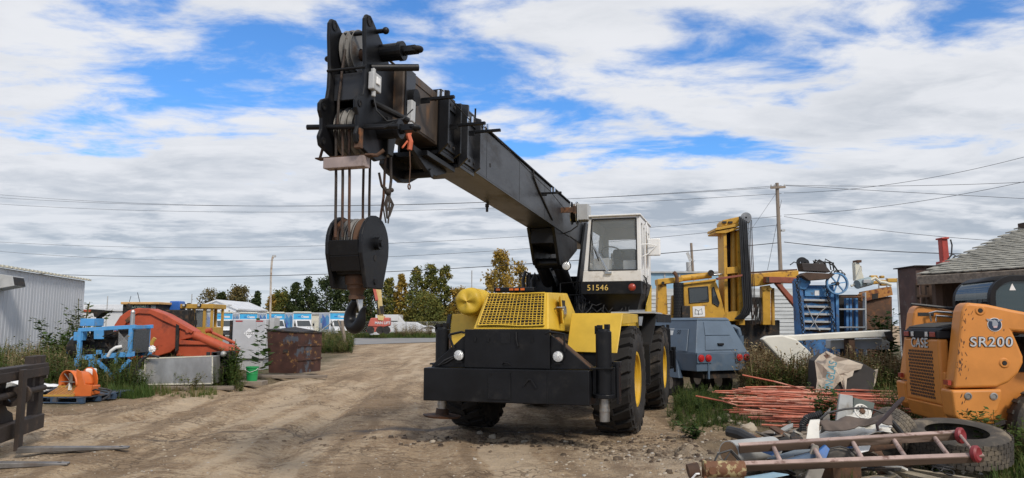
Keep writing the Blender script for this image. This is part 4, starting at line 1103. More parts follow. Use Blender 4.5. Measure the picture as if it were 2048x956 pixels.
part(MB(SU).box((0.75, -0.3, 1.855), (1.5, 1.3, 1.885)), 'walkway_plate', 'grey', bevel=0.004)

# hook block ------------------------------------------------------------
HBM = SUW @ Matrix.Translation((-0.455, -7.40, 0))
hb_o = HBM.translation
HB = thing('hook_block', 'black crane hook block hanging on six wire ropes', 'hook block', (hb_o.x, hb_o.y, 1.6), 17)
HM = Matrix.Translation((0, 0, -1.6))
def teardrop(dy=0.0):
    pts = []
    for k in range(13):
        a = math.pi * (1 - k / 12) - 0.12 + 0.24 * k / 12 if False else math.pi - math.pi * k / 12
        pts.append((0.275 * math.cos(a), 2.40 + 0.275 * math.sin(a)))
    pts += [(0.27, 2.30), (0.16, 1.985), (-0.16, 1.985), (-0.27, 2.30)]
    return pts
for x0, x1 in ((-0.19, -0.15), (0.15, 0.19)):
    c = part(MB(HM).prism(teardrop(), 0, x0, x1), 'cheek_plate', 'black', HB, bevel=0.01)
    sgn = 1 if x1 > 0 else -1
    xx = x1 if sgn > 0 else x0
    part(MB(HM).cyl((xx, 0, 2.41), (xx + sgn * 0.05, 0, 2.41), 0.06, n=18).cyl((xx + sgn * 0.05, 0, 2.41), (xx + sgn * 0.07, 0, 2.41), 0.035, n=6), 'axle_nut', 'black', c, smooth=True)
    part(MB(HM).cyl((xx + sgn * 0.0005, -0.01, 2.27), (xx + sgn * 0.003, -0.01, 2.27), 0.03, n=16), 'hole', 'dark', c)
    part(MB(HM).cyl((xx, 0.0, 2.05), (xx + sgn * 0.012, 0.0, 2.05), 0.03, n=12), 'pin_end', 'blackdull', c)
part(MB(HM).hexa([(-0.149, -0.262, 2.28), (0.149, -0.262, 2.28), (0.149, -0.225, 2.28), (-0.149, -0.225, 2.28), (-0.149, -0.285, 2.42), (0.149, -0.285, 2.42), (0.149, -0.25, 2.42), (-0.149, -0.25, 2.42)])
     .hexa([(-0.149, -0.215, 2.14), (0.149, -0.215, 2.14), (0.149, -0.18, 2.14), (-0.149, -0.18, 2.14), (-0.149, -0.262, 2.28), (0.149, -0.262, 2.28), (0.149, -0.225, 2.28), (-0.149, -0.225, 2.28)]), 'front_guard', 'black', HB, bevel=0.006)
part(MB(HM).hexa([(-0.149, 0.19, 2.14), (0.149, 0.19, 2.14), (0.149, 0.215, 2.14), (-0.149, 0.215, 2.14), (-0.149, 0.25, 2.42), (0.149, 0.25, 2.42), (0.149, 0.285, 2.42), (-0.149, 0.285, 2.42)]), 'rear_guard', 'black', HB, bevel=0.006)
part(MB(HM).box((-0.149, -0.12, 2.12), (0.149, 0.12, 2.15)), 'inner_web', 'dark', HB)
for x in (-0.105, -0.035, 0.035, 0.105): sheave(x, 2.41, 0.235, HB, 'rust' if abs(x) > 0.05 else 'sheave', HM, 0.0)
for x in (-0.09, -0.02, 0.05):
    part(MB(HM).torus((x, 0, 2.41), (1, 0, 0), 0.222, 0.0135, 44, 8), 'rope_turn', 'rope', HB, smooth=True)
part(MB(HM).lathe([(0.0, 2.12), (0.10, 2.12), (0.115, 2.10), (0.11, 2.03), (0.09, 2.02), (0.09, 1.99), (0.07, 1.97), (0.06, 1.93), (0.075, 1.92), (0.075, 1.89), (0.0, 1.89)], (0, 0, 0), (0, 0, 1), 20), 'swivel', 'rust', HB, smooth=True)
# hook: swept in the plane across the view
hk = []
hr = []
cz = 1.735
for (x, z, r) in ((0.0, 1.90, 0.05), (-0.005, 1.875, 0.052), (-0.04, 1.845, 0.052), (-0.085, 1.80, 0.058), (-0.108, 1.745, 0.066), (-0.105, 1.69, 0.072), (-0.07, 1.645, 0.077), (-0.015, 1.625, 0.077), (0.04, 1.645, 0.07), (0.078, 1.69, 0.060), (0.095, 1.74, 0.046), (0.108, 1.785, 0.034), (0.135, 1.815, 0.024), (0.16, 1.825, 0.012)):
    hk.append((x, 0, z - 0.005)); hr.append(r * 0.88)
RH = HM @ Matrix.Rotation(R(-28), 4, 'Z')
part(MB(RH).tube(hk, hr, 14), 'hook', 'black', HB, smooth=True, angle=80, subsurf=1)
part(MB(RH).hexa([(0.03, -0.03, 1.89), (0.065, -0.03, 1.89), (0.065, 0.03, 1.89), (0.03, 0.03, 1.89), (0.075, -0.012, 1.745), (0.085, -0.012, 1.745), (0.085, 0.012, 1.745), (0.075, 0.012, 1.745)]), 'safety_latch', 'aluminium', HB, bevel=0.004)
# ------------------------------------------------------------------ left side of the yard
def PW(t): return MB(inv(t))
def XZ(L, D): return [(W(x, y, D).x, W(x, y, D).z) for x, y in L]
def pt(mb, name, m, parent, **kw): return mb.build(name, MT[m] if isinstance(m, str) else m, parent, **kw)
MT['blue'] = mat('faded_blue_paint', (0.085, 0.31, 0.62), 0.55, var=0.12, dirt=(0.30, 0.33, 0.35), dirt_lo=0.58, dirt_hi=0.72, dscale=5, second=(0.06, 0.16, 0.30), slo=0.64, shi=0.72)
MT['red'] = mat('orange_red_paint', (0.43, 0.075, 0.028), 0.55, var=0.12, dirt=(0.22, 0.05, 0.028), dirt_lo=0.5, dirt_hi=0.72, dscale=2.5, second=(0.50, 0.11, 0.045), slo=0.5, shi=0.62, sscale=1.2)
MT['orange'] = mat('orange_paint', (0.60, 0.135, 0.022), 0.45, var=0.1, dirt=(0.3, 0.09, 0.03), dirt_lo=0.6, dirt_hi=0.8, dscale=6)
MT['cladding'] = mat('white_wall_sheeting', (0.55, 0.57, 0.60), 0.5, var=0.06, scale=0.8, dirt=(0.4, 0.4, 0.4), dirt_lo=0.55, dirt_hi=0.9, dscale=1.2, stretch=(1, 1, 0.3))
MT['cream'] = mat('cream_trim', (0.62, 0.60, 0.5), 0.55, var=0.1)
MT['palletblue'] = mat('blue_pallet_wood', (0.035, 0.065, 0.11), 0.8, var=0.35, dirt=(0.10, 0.085, 0.07), dirt_lo=0.46, dirt_hi=0.64, dscale=5, bump=0.2)
MT['rustdark'] = mat('dumpster_rust', (0.058, 0.024, 0.017), 0.75, var=0.35, dirt=(0.30, 0.16, 0.05), dirt_lo=0.56, dirt_hi=0.66, dscale=3.2, second=(0.07, 0.08, 0.10), slo=0.58, shi=0.62, sscale=1.3, bump=0.2)
MT['forkrust'] = mat('fork_dark_rust', (0.032, 0.022, 0.017), 0.7, var=0.4, dirt=(0.11, 0.075, 0.05), dirt_lo=0.55, dirt_hi=0.72, dscale=4, bump=0.15)
MT['green'] = mat('green_plastic', (0.02, 0.30, 0.09), 0.4, var=0.1)
MT['bluebox'] = mat('blue_plastic', (0.03, 0.12, 0.42), 0.5, var=0.1)
MT['oldyellow'] = mat('weathered_yellow', (0.46, 0.27, 0.045), 0.55, var=0.15, dirt=(0.2, 0.12, 0.04), dirt_lo=0.55, dirt_hi=0.75, dscale=4)
MT['mural'] = mat('blue_mural', (0.05, 0.14, 0.5), 0.4, var=0.4, scale=0.7, second=(0.1, 0.42, 0.72), slo=0.45, shi=0.55, sscale=0.5, bump=0)
MT['sky_banner'] = mat('sky_blue_banner', (0.05, 0.37, 0.66), 0.4, var=0.12, bump=0)

# metal building
mb_o = Vector((-17.2, 30.2, 0)); mb_e = Vector((-14.75, 17.2, 0))
BD = thing('metal_building', 'pale ribbed metal building with a cream roof edge behind the weeds', 'building', mb_o)
d_ = (mb_e - mb_o); L_ = d_.length; d_.normalize(); n_ = Vector((-d_.y, d_.x, 0))          # n_ points to the yard
if n_.x < 0: n_ = -n_
ZT = 3.42
wl_ = pt(PW(BD).add([mb_o - n_ * 0.02, mb_e - n_ * 0.02, mb_e - n_ * 0.02 + Vector((0, 0, ZT)), mb_o - n_ * 0.02 + Vector((0, 0, ZT)), mb_o - n_ * 9, mb_e - n_ * 9, mb_e - n_ * 9 + Vector((0, 0, ZT + 1.4)), mb_o - n_ * 9 + Vector((0, 0, ZT + 1.4))],
                   [(0, 1, 2, 3), (4, 7, 6, 5), (0, 3, 7, 4), (1, 5, 6, 2), (3, 2, 6, 7), (0, 4, 5, 1)]), 'wall', 'cladding', BD)
prof = []
npan = 14; pw_ = L_ / npan
u = 0.0
while u < pw_ - 0.01:
    prof += [(u, 0.0), (u + 0.06, 0.0), (u + 0.075, 0.010), (u + 0.135, 0.010), (u + 0.15, 0.0)]
    u += pw_ / 4
prof.append((pw_ - 0.004, 0.0))
pv, pf = [], []
for (a, h) in prof:
    q0 = d_ * a + n_ * (h + 0.006)
    pv += [tuple(q0), tuple(q0 + Vector((0, 0, ZT - 0.02)))]
for i in range(len(prof) - 1): pf.append((2 * i, 2 * i + 2, 2 * i + 3, 2 * i + 1))
pm = bpy.data.meshes.new('wall_panel'); pm.from_pydata(pv, [], pf); pm.materials.append(MT['cladding'])
for k in range(npan):
    o = bpy.data.objects.new('wall_panel', pm); COL.objects.link(o); o.parent = BD
    o.location = d_ * (k * pw_)
pt(PW(BD).hexa([mb_o - d_ * 0.3 + n_ * 0.14 + Vector((0, 0, ZT)), mb_e + d_ * 0.3 + n_ * 0.14 + Vector((0, 0, ZT)), mb_e + d_ * 0.3 - n_ * 9.2 + Vector((0, 0, ZT + 1.45)), mb_o - d_ * 0.3 - n_ * 9.2 + Vector((0, 0, ZT + 1.45)),
                mb_o - d_ * 0.3 + n_ * 0.14 + Vector((0, 0, ZT + 0.07)), mb_e + d_ * 0.3 + n_ * 0.14 + Vector((0, 0, ZT + 0.07)), mb_e + d_ * 0.3 - n_ * 9.2 + Vector((0, 0, ZT + 1.52)), mb_o - d_ * 0.3 - n_ * 9.2 + Vector((0, 0, ZT + 1.52))]), 'roof', 'cream', BD)
rb = MB(inv(BD))
k = 0.0
while k < L_:
    c_ = mb_o + d_ * k + n_ * 0.15 + Vector((0, 0, ZT + 0.045))
    rb.beam(c_, c_ + d_ * 0.12, 0.05, 0.06)
    k += 0.3
pt(rb, 'roof_edge', 'cream', BD)['kind'] = 'stuff'
vh = G(12, 700); vo_ = mb_o + d_ * 8.0
vc = mb_o + d_ * 7.15 + Vector((0, 0, 2.72))
pt(PW(BD).hexa([vc + n_ * 0.03 - d_ * 0.4, vc + n_ * 0.03 + d_ * 0.4, vc + n_ * 0.62 + d_ * 0.4 + Vector((0, 0, 0.12)), vc + n_ * 0.62 - d_ * 0.4 + Vector((0, 0, 0.12)), vc + n_ * 0.03 - d_ * 0.4 + Vector((0, 0, 0.5)), vc + n_ * 0.03 + d_ * 0.4 + Vector((0, 0, 0.5)), vc + n_ * 0.55 + d_ * 0.4 + Vector((0, 0, 0.42)), vc + n_ * 0.55 - d_ * 0.4 + Vector((0, 0, 0.42))]), 'vent_hood', 'grey', BD, bevel=0.01)
pt(PW(BD).hexa([vc + n_ * 0.58 - d_ * 0.36 + Vector((0, 0, 0.14)), vc + n_ * 0.58 + d_ * 0.36 + Vector((0, 0, 0.14)), vc + n_ * 0.63 + d_ * 0.36 + Vector((0, 0, 0.14)), vc + n_ * 0.63 - d_ * 0.36 + Vector((0, 0, 0.14)), vc + n_ * 0.55 - d_ * 0.36 + Vector((0, 0, 0.39)), vc + n_ * 0.55 + d_ * 0.36 + Vector((0, 0, 0.39)), vc + n_ * 0.565 + d_ * 0.36 + Vector((0, 0, 0.39)), vc + n_ * 0.565 - d_ * 0.36 + Vector((0, 0, 0.39))]), 'vent_opening', 'dark', BD)

# fork carriage in the foreground
FK = thing('fork_carriage', 'dark rusty pallet fork carriage with two long steel forks on the dirt', 'pallet forks', (-6.5, 9.8, 0))
cd = Vector((0.25, -0.97, 0)).normalized(); fd = Vector((0.97, 0.25, 0)).normalized()
P0 = Vector((-6.72, 10.85, 0)); Zv = Vector((0, 0, 1))
def cp_(s, z, f=0.0): return P0 + cd * s + fd * f + Zv * z
pt(PW(FK).beam(cp_(-0.05, 1.08), cp_(3.4, 1.08), 0.16, 0.07), 'top_rail', 'forkrust', FK, bevel=0.01)
pt(PW(FK).beam(cp_(-0.05, 1.0, 0.07), cp_(3.4, 1.0, 0.07), 0.04, 0.12), 'top_rail_face', 'forkrust', FK, bevel=0.008)
pt(PW(FK).beam(cp_(-0.05, 0.30), cp_(3.4, 0.30), 0.14, 0.20), 'bottom_rail', 'forkrust', FK, bevel=0.012)
pt(PW(FK).beam(cp_(0.0, 0.21, -0.05), cp_(0.0, 1.22, -0.05), 0.14, 0.20, up=(cd.x, cd.y, 0)), 'end_post', 'forkrust', FK, bevel=0.01)
pt(PW(FK).beam(cp_(0.32, 0.6, -0.04), cp_(0.32, 1.22, -0.04), 0.12, 0.10, up=(cd.x, cd.y, 0)), 'post', 'forkrust', FK, bevel=0.01)
pt(PW(FK).cyl(cp_(-0.05, 0.76, 0.03), cp_(3.4, 0.76, 0.03), 0.045, n=16), 'fork_bar', 'forkrust', FK, smooth=True)
pt(PW(FK).cyl(cp_(-0.07, 0.92, -0.16), cp_(-0.07, 0.92, 0.06), 0.03, n=12), 'chain_pin', 'steel', FK)
# curved back plate with cut-out
bpl = []
for a in np.linspace(0, 1, 12):
    bpl.append((1.0 + 0.16 * math.cos(math.pi * (0.5 + a)), 0.70 + 0.26 * math.sin(math.pi * (0.5 + a)) * -1))
pl = [(0.95, 1.06), (3.3, 1.06), (3.3, 0.4), (0.75, 0.4), (0.80, 0.5), (0.98, 0.56), (1.08, 0.66), (1.10, 0.80), (1.06, 0.94)]
q = PW(FK)
n = len(pl)
q.add([cp_(s, z, -0.09) for s, z in pl] + [cp_(s, z, -0.05) for s, z in pl], [tuple(range(n)), tuple(reversed(range(n, 2 * n)))] + [(i, i + n, (i + 1) % n + n, (i + 1) % n) for i in range(n)])
pt(q, 'back_plate', 'forkrust', FK, bevel=0.006)
for s in (0.62, 0.9):
    pt(PW(FK).lathe([(0.07, -0.03), (0.13, -0.03), (0.13, 0.03), (0.07, 0.03)], cp_(s + 0.2, 0.74, 0.03), cd, 24, True), 'collar_ring', 'forkrust', FK, smooth=True)
def fork(s0, L):
    h0 = cp_(s0, 0, 0.14)
    b0 = pt(PW(FK).beam(h0 + Zv * 0.06, h0 + Zv * 1.08, 0.16, 0.055, up=(fd.x, fd.y, 0)), 'fork_shank', 'forkrust', FK, bevel=0.008)
    tip = h0 + fd * L
    sd_ = cd * 0.08
    bl = PW(FK).hexa([h0 - sd_ + Zv * 0.03, h0 + sd_ + Zv * 0.03, tip + sd_ * 0.75 + Zv * 0.035, tip - sd_ * 0.75 + Zv * 0.035, h0 - sd_ + Zv * 0.105, h0 + sd_ + Zv * 0.105, tip + sd_ * 0.75 + Zv * 0.06, tip - sd_ * 0.75 + Zv * 0.06])
    f_ = pt(bl, 'fork_blade', mat('fork_steel', (0.20, 0.19, 0.18), 0.5, 0.5, var=0.35, dirt=(0.085, 0.058, 0.04), dirt_lo=0.48, dirt_hi=0.75, dscale=2.5), FK, bevel=0.008)
    pt(PW(FK).cyl(tip - fd * 0.1 + Zv * 0.062, tip - fd * 0.1 + Zv * 0.066, 0.025, n=14), 'fork_hole', 'dark', f_)
fork(1.10, 1.30); fork(2.2, 0.9)

# blue engine unit
D0, D1 = 20.0, 20.95
BE = thing('engine_unit', 'light blue steel frame around a rusty engine on V shaped legs in the weeds', 'engine', (W(208, 700, D0).x, D0 + 0.45, 0))
zt_, zb_ = W(208, 660, D0).z, W(208, 714, D0).z
xl_, xr_ = W(157, 690, D0).x, W(262, 690, D0).x
def be(mb, name, m, par=None, **kw): return pt(mb, name, m, par or BE, **kw)
for D in (D0, D1):
    be(PW(BE).beam((xl_, D, zt_), (xr_ + 0.1, D, zt_ + 0.09), 0.08, 0.10), 'top_rail', 'blue', bevel=0.008)
    be(PW(BE).beam((xl_ + 0.05, D, zb_ - 0.02), (xr_ + 0.1, D, zb_ + 0.08), 0.08, 0.13), 'bottom_rail', 'blue', bevel=0.008)
    be(PW(BE).beam((xl_ + 0.03, D, 0.55), (xl_ + 0.03, D, zt_), 0.11, 0.09, up=(1, 0, 0)), 'post', 'blue', bevel=0.006)
    be(PW(BE).beam((xr_ - 0.02, D, zb_), (xr_ - 0.02, D, zt_ + 0.05), 0.09, 0.09, up=(1, 0, 0)), 'post', 'blue', bevel=0.006)
for x in (xl_, xr_):
    be(PW(BE).beam((x, D0, zt_ + (0.08 if x == xr_ else 0)), (x, D1, zt_ + (0.08 if x == xr_ else 0)), 0.08, 0.09), 'side_rail', 'blue', bevel=0.006)
def wz(x, y, D=D0): return tuple(W(x, y, D))
be(PW(BE).beam(wz(190, 718), wz(225, 752), 0.08, 0.09).beam(wz(228, 754), wz(260, 720), 0.08, 0.09), 'support_leg', 'blue')
be(PW(BE).prism(XZ([(178, 718), (200, 716), (200, 726), (186, 738), (178, 736)], D0), 1, D0 - 0.02, D0 + 0.03), 'gusset', 'blue')
be(PW(BE).prism(XZ([(190, 660), (209, 660), (209, 678), (190, 678)], D0), 1, D0 - 0.06, D0 - 0.02), 'control_panel', 'blue', bevel=0.006)
be(PW(BE).prism(XZ([(194, 700), (204, 700), (204, 718), (194, 718)], D0), 1, D0 - 0.04, D0), 'bracket', 'blue')
be(PW(BE).prism(XZ([(230, 713), (236, 713), (236, 727), (230, 727)], D0), 1, D0 - 0.04, D0), 'bracket', 'blue')
be(PW(BE).box((W(156, 640, D0).x, D0 + 0.1, W(0, 652, D0).z), (W(184, 640, D0).x, D0 + 0.6, W(0, 637, D0).z)), 'battery_box', 'blue', bevel=0.01)
be(PW(BE).box((W(150, 640, D0).x, D0 - 0.02, W(0, 681, D0).z), (W(168, 640, D0).x, D0 + 0.2, W(0, 664, D0).z)), 'side_box', 'blue', bevel=0.01)
be(PW(BE).box((W(139, 640, D0).x, D0 + 0.2, W(0, 694, D0).z), (W(155, 640, D0).x, D0 + 0.7, W(0, 681, D0).z)), 'side_box', 'blue', bevel=0.01)
be(PW(BE).lathe([(0.0, -.3), (0.18, -0.28), (0.3, -0.15), (0.34, 0.0), (0.3, 0.2), (0.0, 0.25)], (xl_ - 0.2, D0 + 0.45, 1.05), (1, 0, 0), 20), 'fan_housing', 'dark', smooth=True)
be(PW(BE).cyl((xl_ - 0.42, D0 + 0.4, 1.25), (xl_ - 0.36, D0 + 0.4, 1.25), 0.09, n=16).cyl((xl_ - 0.5, D0 + 0.4, 0.95), (xl_ - 0.4, D0 + 0.4, 0.95), 0.07, n=16), 'fan_blade', 'blue')
en = PW(BE)
random.seed(21)
for k in range(22):
    x = random.uniform(xl_ + 0.15, xr_ - 0.45); y = random.uniform(D0 + 0.2, D1 - 0.1); z = random.uniform(zb_ + 0.05, zt_ - 0.1)
    en.box((x, y, z), (x + random.uniform(0.08, 0.3), y + random.uniform(0.08, 0.2), z + random.uniform(0.05, 0.2)))
for k in range(16):
    x = random.uniform(xl_ + 0.1, xr_ - 0.3); z = random.uniform(zb_ + 0.1, zt_ - 0.15)
    en.tube([(x, D0 + 0.2, z), (x + random.uniform(-.2, .2), D0 + 0.12, z + random.uniform(-.2, .1)), (x + random.uniform(-.3, .3), D0 + 0.3, z + random.uniform(-.2, .2))], 0.018, 6)
en.box((xl_ + 0.1, D0 + 0.35, zb_ + 0.03), (xr_ - 0.1, D1 - 0.2, zt_ - 0.04)).box((xl_ + 0.3, D0 + 0.3, zb_ - 0.2), (xr_ - 0.4, D1 - 0.3, zb_))
e_ = be(en, 'engine_block', 'dark', bevel=0.01)
be(PW(BE).tube([wz(216, 713, D0 - 0.03), wz(222, 702, D0 - 0.06), wz(232, 695, D0 - 0.06), wz(244, 693, D0 - 0.02)], 0.045, 10), 'exhaust_pipe', 'white', smooth=True)
be(PW(BE).cyl((W(246, 640, D0).x, D0 + 0.5, zt_), (W(246, 640, D0).x, D0 + 0.5, zt_ + 0.42), 0.06, n=14).lathe([(0.05, 0), (0.06, .06), (0.03, 0.12)], (W(246, 640, D0).x, D0 + 0.5, zt_ + 0.42), (0, 0, 1), 14), 'exhaust_stack', 'aluminium', smooth=True)
# wire mesh guard and radiator
gm = PW(BE)
x0_, x1_ = W(236, 690, D0).x, W(259, 690, D0).x
for k in range(-7, 12):
    xa = x0_ + k * (x1_ - x0_) / 9
    for sgn in (1, -1):
        pa = [(xa if sgn > 0 else x1_ - (xa - x0_), zb_ + 0.1), (xa + sgn * 0.6 if sgn > 0 else x1_ - (xa - x0_) - 0.6, zt_ + 0.0)]
        # clip to the opening
        (ax_, az_), (bx_, bz_) = pa
        t0, t1 = 0.0, 1.0
        dx = bx_ - ax_
        if dx > 0: t0, t1 = max(t0, (x0_ - ax_) / dx), min(t1, (x1_ - ax_) / dx)
        else: t0, t1 = max(t0, (x1_ - ax_) / dx), min(t1, (x0_ - ax_) / dx)
        if t1 - t0 > 0.05:
            gm.beam((ax_ + dx * t0, D0, az_ + (bz_ - az_) * t0), (ax_ + dx * t1, D0, az_ + (bz_ - az_) * t1), 0.007, 0.007)
be(gm, 'wire_guard', 'grey')
be(PW(BE).box((x1_ - 0.33, D0 + 0.08, zb_ + 0.08), (x1_, D1 - 0.08, zt_)), 'radiator', 'dark', bevel=0.01)
be(PW(BE).box((xr_ + 0.03, D0 + 0.05, zb_ + 0.10), (xr_ + 0.05, D1 - 0.05, zt_ + 0.02)), 'radiator_screen', mat('radiator_fins', (0.06, 0.07, 0.075), 0.6, var=0.5, scale=30), bevel=0.004)
be(PW(BE).beam(wz(152, 716), wz(152, 790, D0), 0.06, 0.06).beam(wz(258, 718, D1), (W(258, 718, D1).x, D1, 0), 0.06, 0.06).beam(wz(228, 752), (W(228, 752, D0).x, D0, 0), 0.1, 0.1), 'support_leg', 'blue')

# pallets
def pallet(name, label, loc, yaw, m, w=1.2, d=1.0, group=None):
    t = thing(name, label, 'pallet', loc, yaw, group)
    pmesh = None
    for k in range(7):
        x = -w / 2 + w * k / 7
        o = MB().box((x + 0.01, -d / 2, 0.105), (x + w / 7 - 0.02, d / 2, 0.125)).build('plank', MT[m], t, bevel=0.004)
    for y in (-d / 2, -0.05, d / 2 - 0.1):
        for x in (-w / 2, -0.07, w / 2 - 0.14):
            MB().box((x, y, 0.022), (x + 0.14, y + 0.1, 0.104)).build('block', MT[m], t, bevel=0.004)
        MB().box((-w / 2, y, 0.0), (w / 2, y + 0.1, 0.02)).build('bottom_board', MT[m], t, bevel=0.003)
    return t
pl_ = W(160, 700, 16.4)
PALLETS = [pallet('pallet', 'dark blue wooden pallet carrying the orange scoop', (W(150, 700, 16.6).x, 16.6, hz(W(150, 700, 16.6).x, 16.6) + 0.02), 8, 'palletblue', 1.35, 1.1),
           pallet('pallet', 'dark blue wooden pallet with hoses, beside the orange scoop pallet', (W(216, 700, 17.3).x, 17.3, hz(W(216, 700, 17.3).x, 17.3) + 0.03), 4, 'palletblue', 0.75, 1.0),
           pallet('pallet', 'blue pallet with white sheets, behind the fork carriage', (W(55, 700, 17.0).x, 17.0, hz(W(55, 700, 17).x, 17.0) + 0.02), 6, 'palletblue', 1.3, 1.0)]
ws_ = thing('sheet_stack', 'crumpled white plastic sheets piled on the blue pallet', 'sheeting', (W(60, 700, 17.0).x, 17.0, 0.16))
for k in range(4):
    def fn(u, v, k=k):
        x = -0.6 + 1.2 * u + 0.05 * k; y = -0.4 + 0.8 * v
        return (x, y, 0.03 + 0.05 * k + 0.10 * mnoise.noise(Vector((x * 3, y * 3, k * 3.3))) + 0.05 * math.sin(4 * x + k))
    MB().sheet(fn, 16, 10).build('sheet', MT['white'], ws_, solid=0.012, smooth=True)
# orange scoop with tines
OS = thing('scoop_attachment', 'orange curved scoop attachment with a rotor and wooden tines on the blue pallet', 'attachment', (W(155, 700, 16.5).x, 16.5, 0.14))
q = MB()
ax_d = Vector((-0.45, -0.89, 0)).normalized(); pr_d = Vector((0.89, -0.45, 0)).normalized()
def osf(u, v):
    a = R(215) - R(225) * u
    c_ = Vector((0.02, 0.0, 0.27)) + ax_d * (0.20 - 0.44 * v)
    r_ = 0.28 - 0.05 * v + 0.02 * math.sin(7 * u)
    p_ = c_ - pr_d * (r_ * math.cos(a)) * -1 + Zv * (r_ * math.sin(a))
    return tuple(p_)
pt(q.sheet(osf, 24, 6), 'scoop_shell', 'orange', OS, solid=0.02, smooth=True)
side_c = Vector((0.02, 0.0, 0.30)) + ax_d * -0.30
pts_ = [side_c + pr_d * (0.29 * math.cos(a)) + Zv * (0.29 * math.sin(a)) for a in np.linspace(R(-30), R(205), 14)]
n = len(pts_)
MB().add([tuple(p) for p in pts_] + [tuple(p + ax_d * 0.02) for p in pts_], [tuple(range(n)), tuple(reversed(range(n, 2 * n)))] + [(i, i + n, (i + 1) % n + n, (i + 1) % n) for i in range(n)]).build('end_plate', MT['orange'], OS)
MB().prism([(0.10, 0.0), (0.50, 0.0), (0.52, 0.24), (0.36, 0.25), (0.26, 0.52), (0.16, 0.57), (0.20, 0.3)], 1, -0.28, -0.24).build('side_plate', MT['orange'], OS, bevel=0.006)
MB().box((0.30, -0.22, 0.02), (0.50, 0.1, 0.22)).build('gear_box', MT['orange'], OS, bevel=0.02)
MB().box((0.08, 0.2, 0.28), (0.28, 0.34, 0.56)).build('white_cover', MT['white'], OS, bevel=0.03)
rt = MB()
for k in range(6):
    a = k * math.pi / 3
    c_ = Vector((0.02, 0, 0.30)) + ax_d * 0.12
    rt.beam(c_, c_ + pr_d * 0.2 * math.cos(a) + Zv * 0.2 * math.sin(a) + ax_d * 0.08, 0.07, 0.015)
rt.build('rotor', MT['steel'], OS)
for k in range(8):
    b_ = Vector((-0.42 + 0.075 * k, -0.34, 0.02)); 
    MB().beam(b_, b_ + Vector((0.17, 0.22, 0.17)), 0.028, 0.028).build('tine', mat('tan_tine', (0.42, 0.20, 0.06), 0.6) if k == 0 else bpy.data.materials['tan_tine'], OS)
MB().beam((-0.46, -0.36, 0.02), (0.2, -0.36, 0.02), 0.05, 0.05).beam((-0.30, -0.12, 0.2), (0.3, -0.12, 0.2), 0.035, 0.035).build('tine_bar', MT['oldyellow'], OS)
MB().box((-0.5, -0.4, 0.0), (0.5, 0.3, 0.012)).build('base_plate', MT['rust'], OS)
hs_ = tag(MB().tube([(W(196, 650, 16.6).x, 16.4, 0.22), (W(205, 650, 16.6).x, 16.5, 0.30), (W(220, 650, 16.6).x, 16.6, 0.26), (W(235, 650, 16.6).x, 16.5, 0.24), (W(240, 650, 16.6).x, 16.3, 0.14), (W(238, 650, 16.6).x, 16.1, 0.08)], 0.022, 7).tube([(W(190, 650, 16.6).x, 16.3, 0.2), (W(214, 650, 16.6).x, 16.3, 0.28), (W(228, 650, 16.6).x, 16.5, 0.2)], 0.018, 7).build('rubber_hose', MT['hose'], smooth=True), 'black rubber hoses lying over the blue pallet', 'hose')

# silver panel box
DP = 19.6
SP = thing('metal_tank', 'long dull aluminium box tank resting on boards in the weeds', 'tank', (W(357, 700, DP).x, DP + 0.3, 0))
pz = XZ([(290, 717), (425, 712), (425, 767), (290, 769)], DP)
pt(PW(SP).prism(pz, 1, DP, DP + 0.6), 'tank_body', 'aluminium', SP, bevel=0.012)
rm = PW(SP)
for i in range(4):
    a, b = pz[i], pz[(i + 1) % 4]
    rm.beam((a[0], DP - 0.006, a[1]), (b[0], DP - 0.006, b[1]), 0.014, 0.03, up=(0, 0, 1) if i % 2 == 0 else (1, 0, 0))
pt(rm, 'tank_rim', 'cream', SP)
pt(PW(SP).cyl((W(410, 650, DP).x, DP + 0.3, pz[1][1]), (W(410, 650, DP).x, DP + 0.3, pz[1][1] + 0.09), 0.05, n=12), 'filler_cap', 'dark', SP)
pt(PW(SP).box((pz[0][0] - 0.22, DP + 0.05, 0.05), (pz[0][0] - 0.02, DP + 0.5, pz[0][1] - 0.3)), 'end_bracket', 'grey', SP)
tag(MB().box((pz[0][0] - 0.3, DP - 0.15, 0.0), (pz[1][0] + 0.6, DP + 0.0, 0.10)).build('timber', MT['wood'], bevel=0.01), 'weathered timber lying under the aluminium box tank', 'timber')
ho = thing('standpipe_hose', 'black hose with a white flared cap rising beside the aluminium tank', 'hose', (W(288, 650, DP - 0.1).x, DP - 0.1, 0))
pt(PW(ho).tube([tuple(W(a, b, DP - 0.1)) for a, b in ((268, 768), (268, 745), (280, 722), (290, 712), (296, 703))], 0.035, 8).tube([tuple(W(a, b, DP - 0.15)) for a, b in ((270, 750), (285, 718), (300, 710), (318, 714))], 0.03, 8), 'hose', 'hose', ho, smooth=True)
fl_ = PW(ho)
c_ = W(305, 698, DP - 0.1)
for k in range(9):
    a = k * 2 * math.pi / 9
    fl_.sphere((c_.x + 0.065 * math.cos(a), c_.y - 0.02, c_.z + 0.065 * math.sin(a)), (0.032, 0.03, 0.032), 8, 6)
fl_.sphere((c_.x, c_.y - 0.02, c_.z), (0.06, 0.05, 0.06), 10, 7)
pt(fl_, 'flared_cap', 'white', ho, smooth=True)
pt(PW(ho).tube([tuple(W(a, b, DP - 0.1)) for a, b in ((303, 690), (304, 684), (310, 676))], 0.05, 8), 'cap_stem', 'oldyellow', ho, smooth=True)

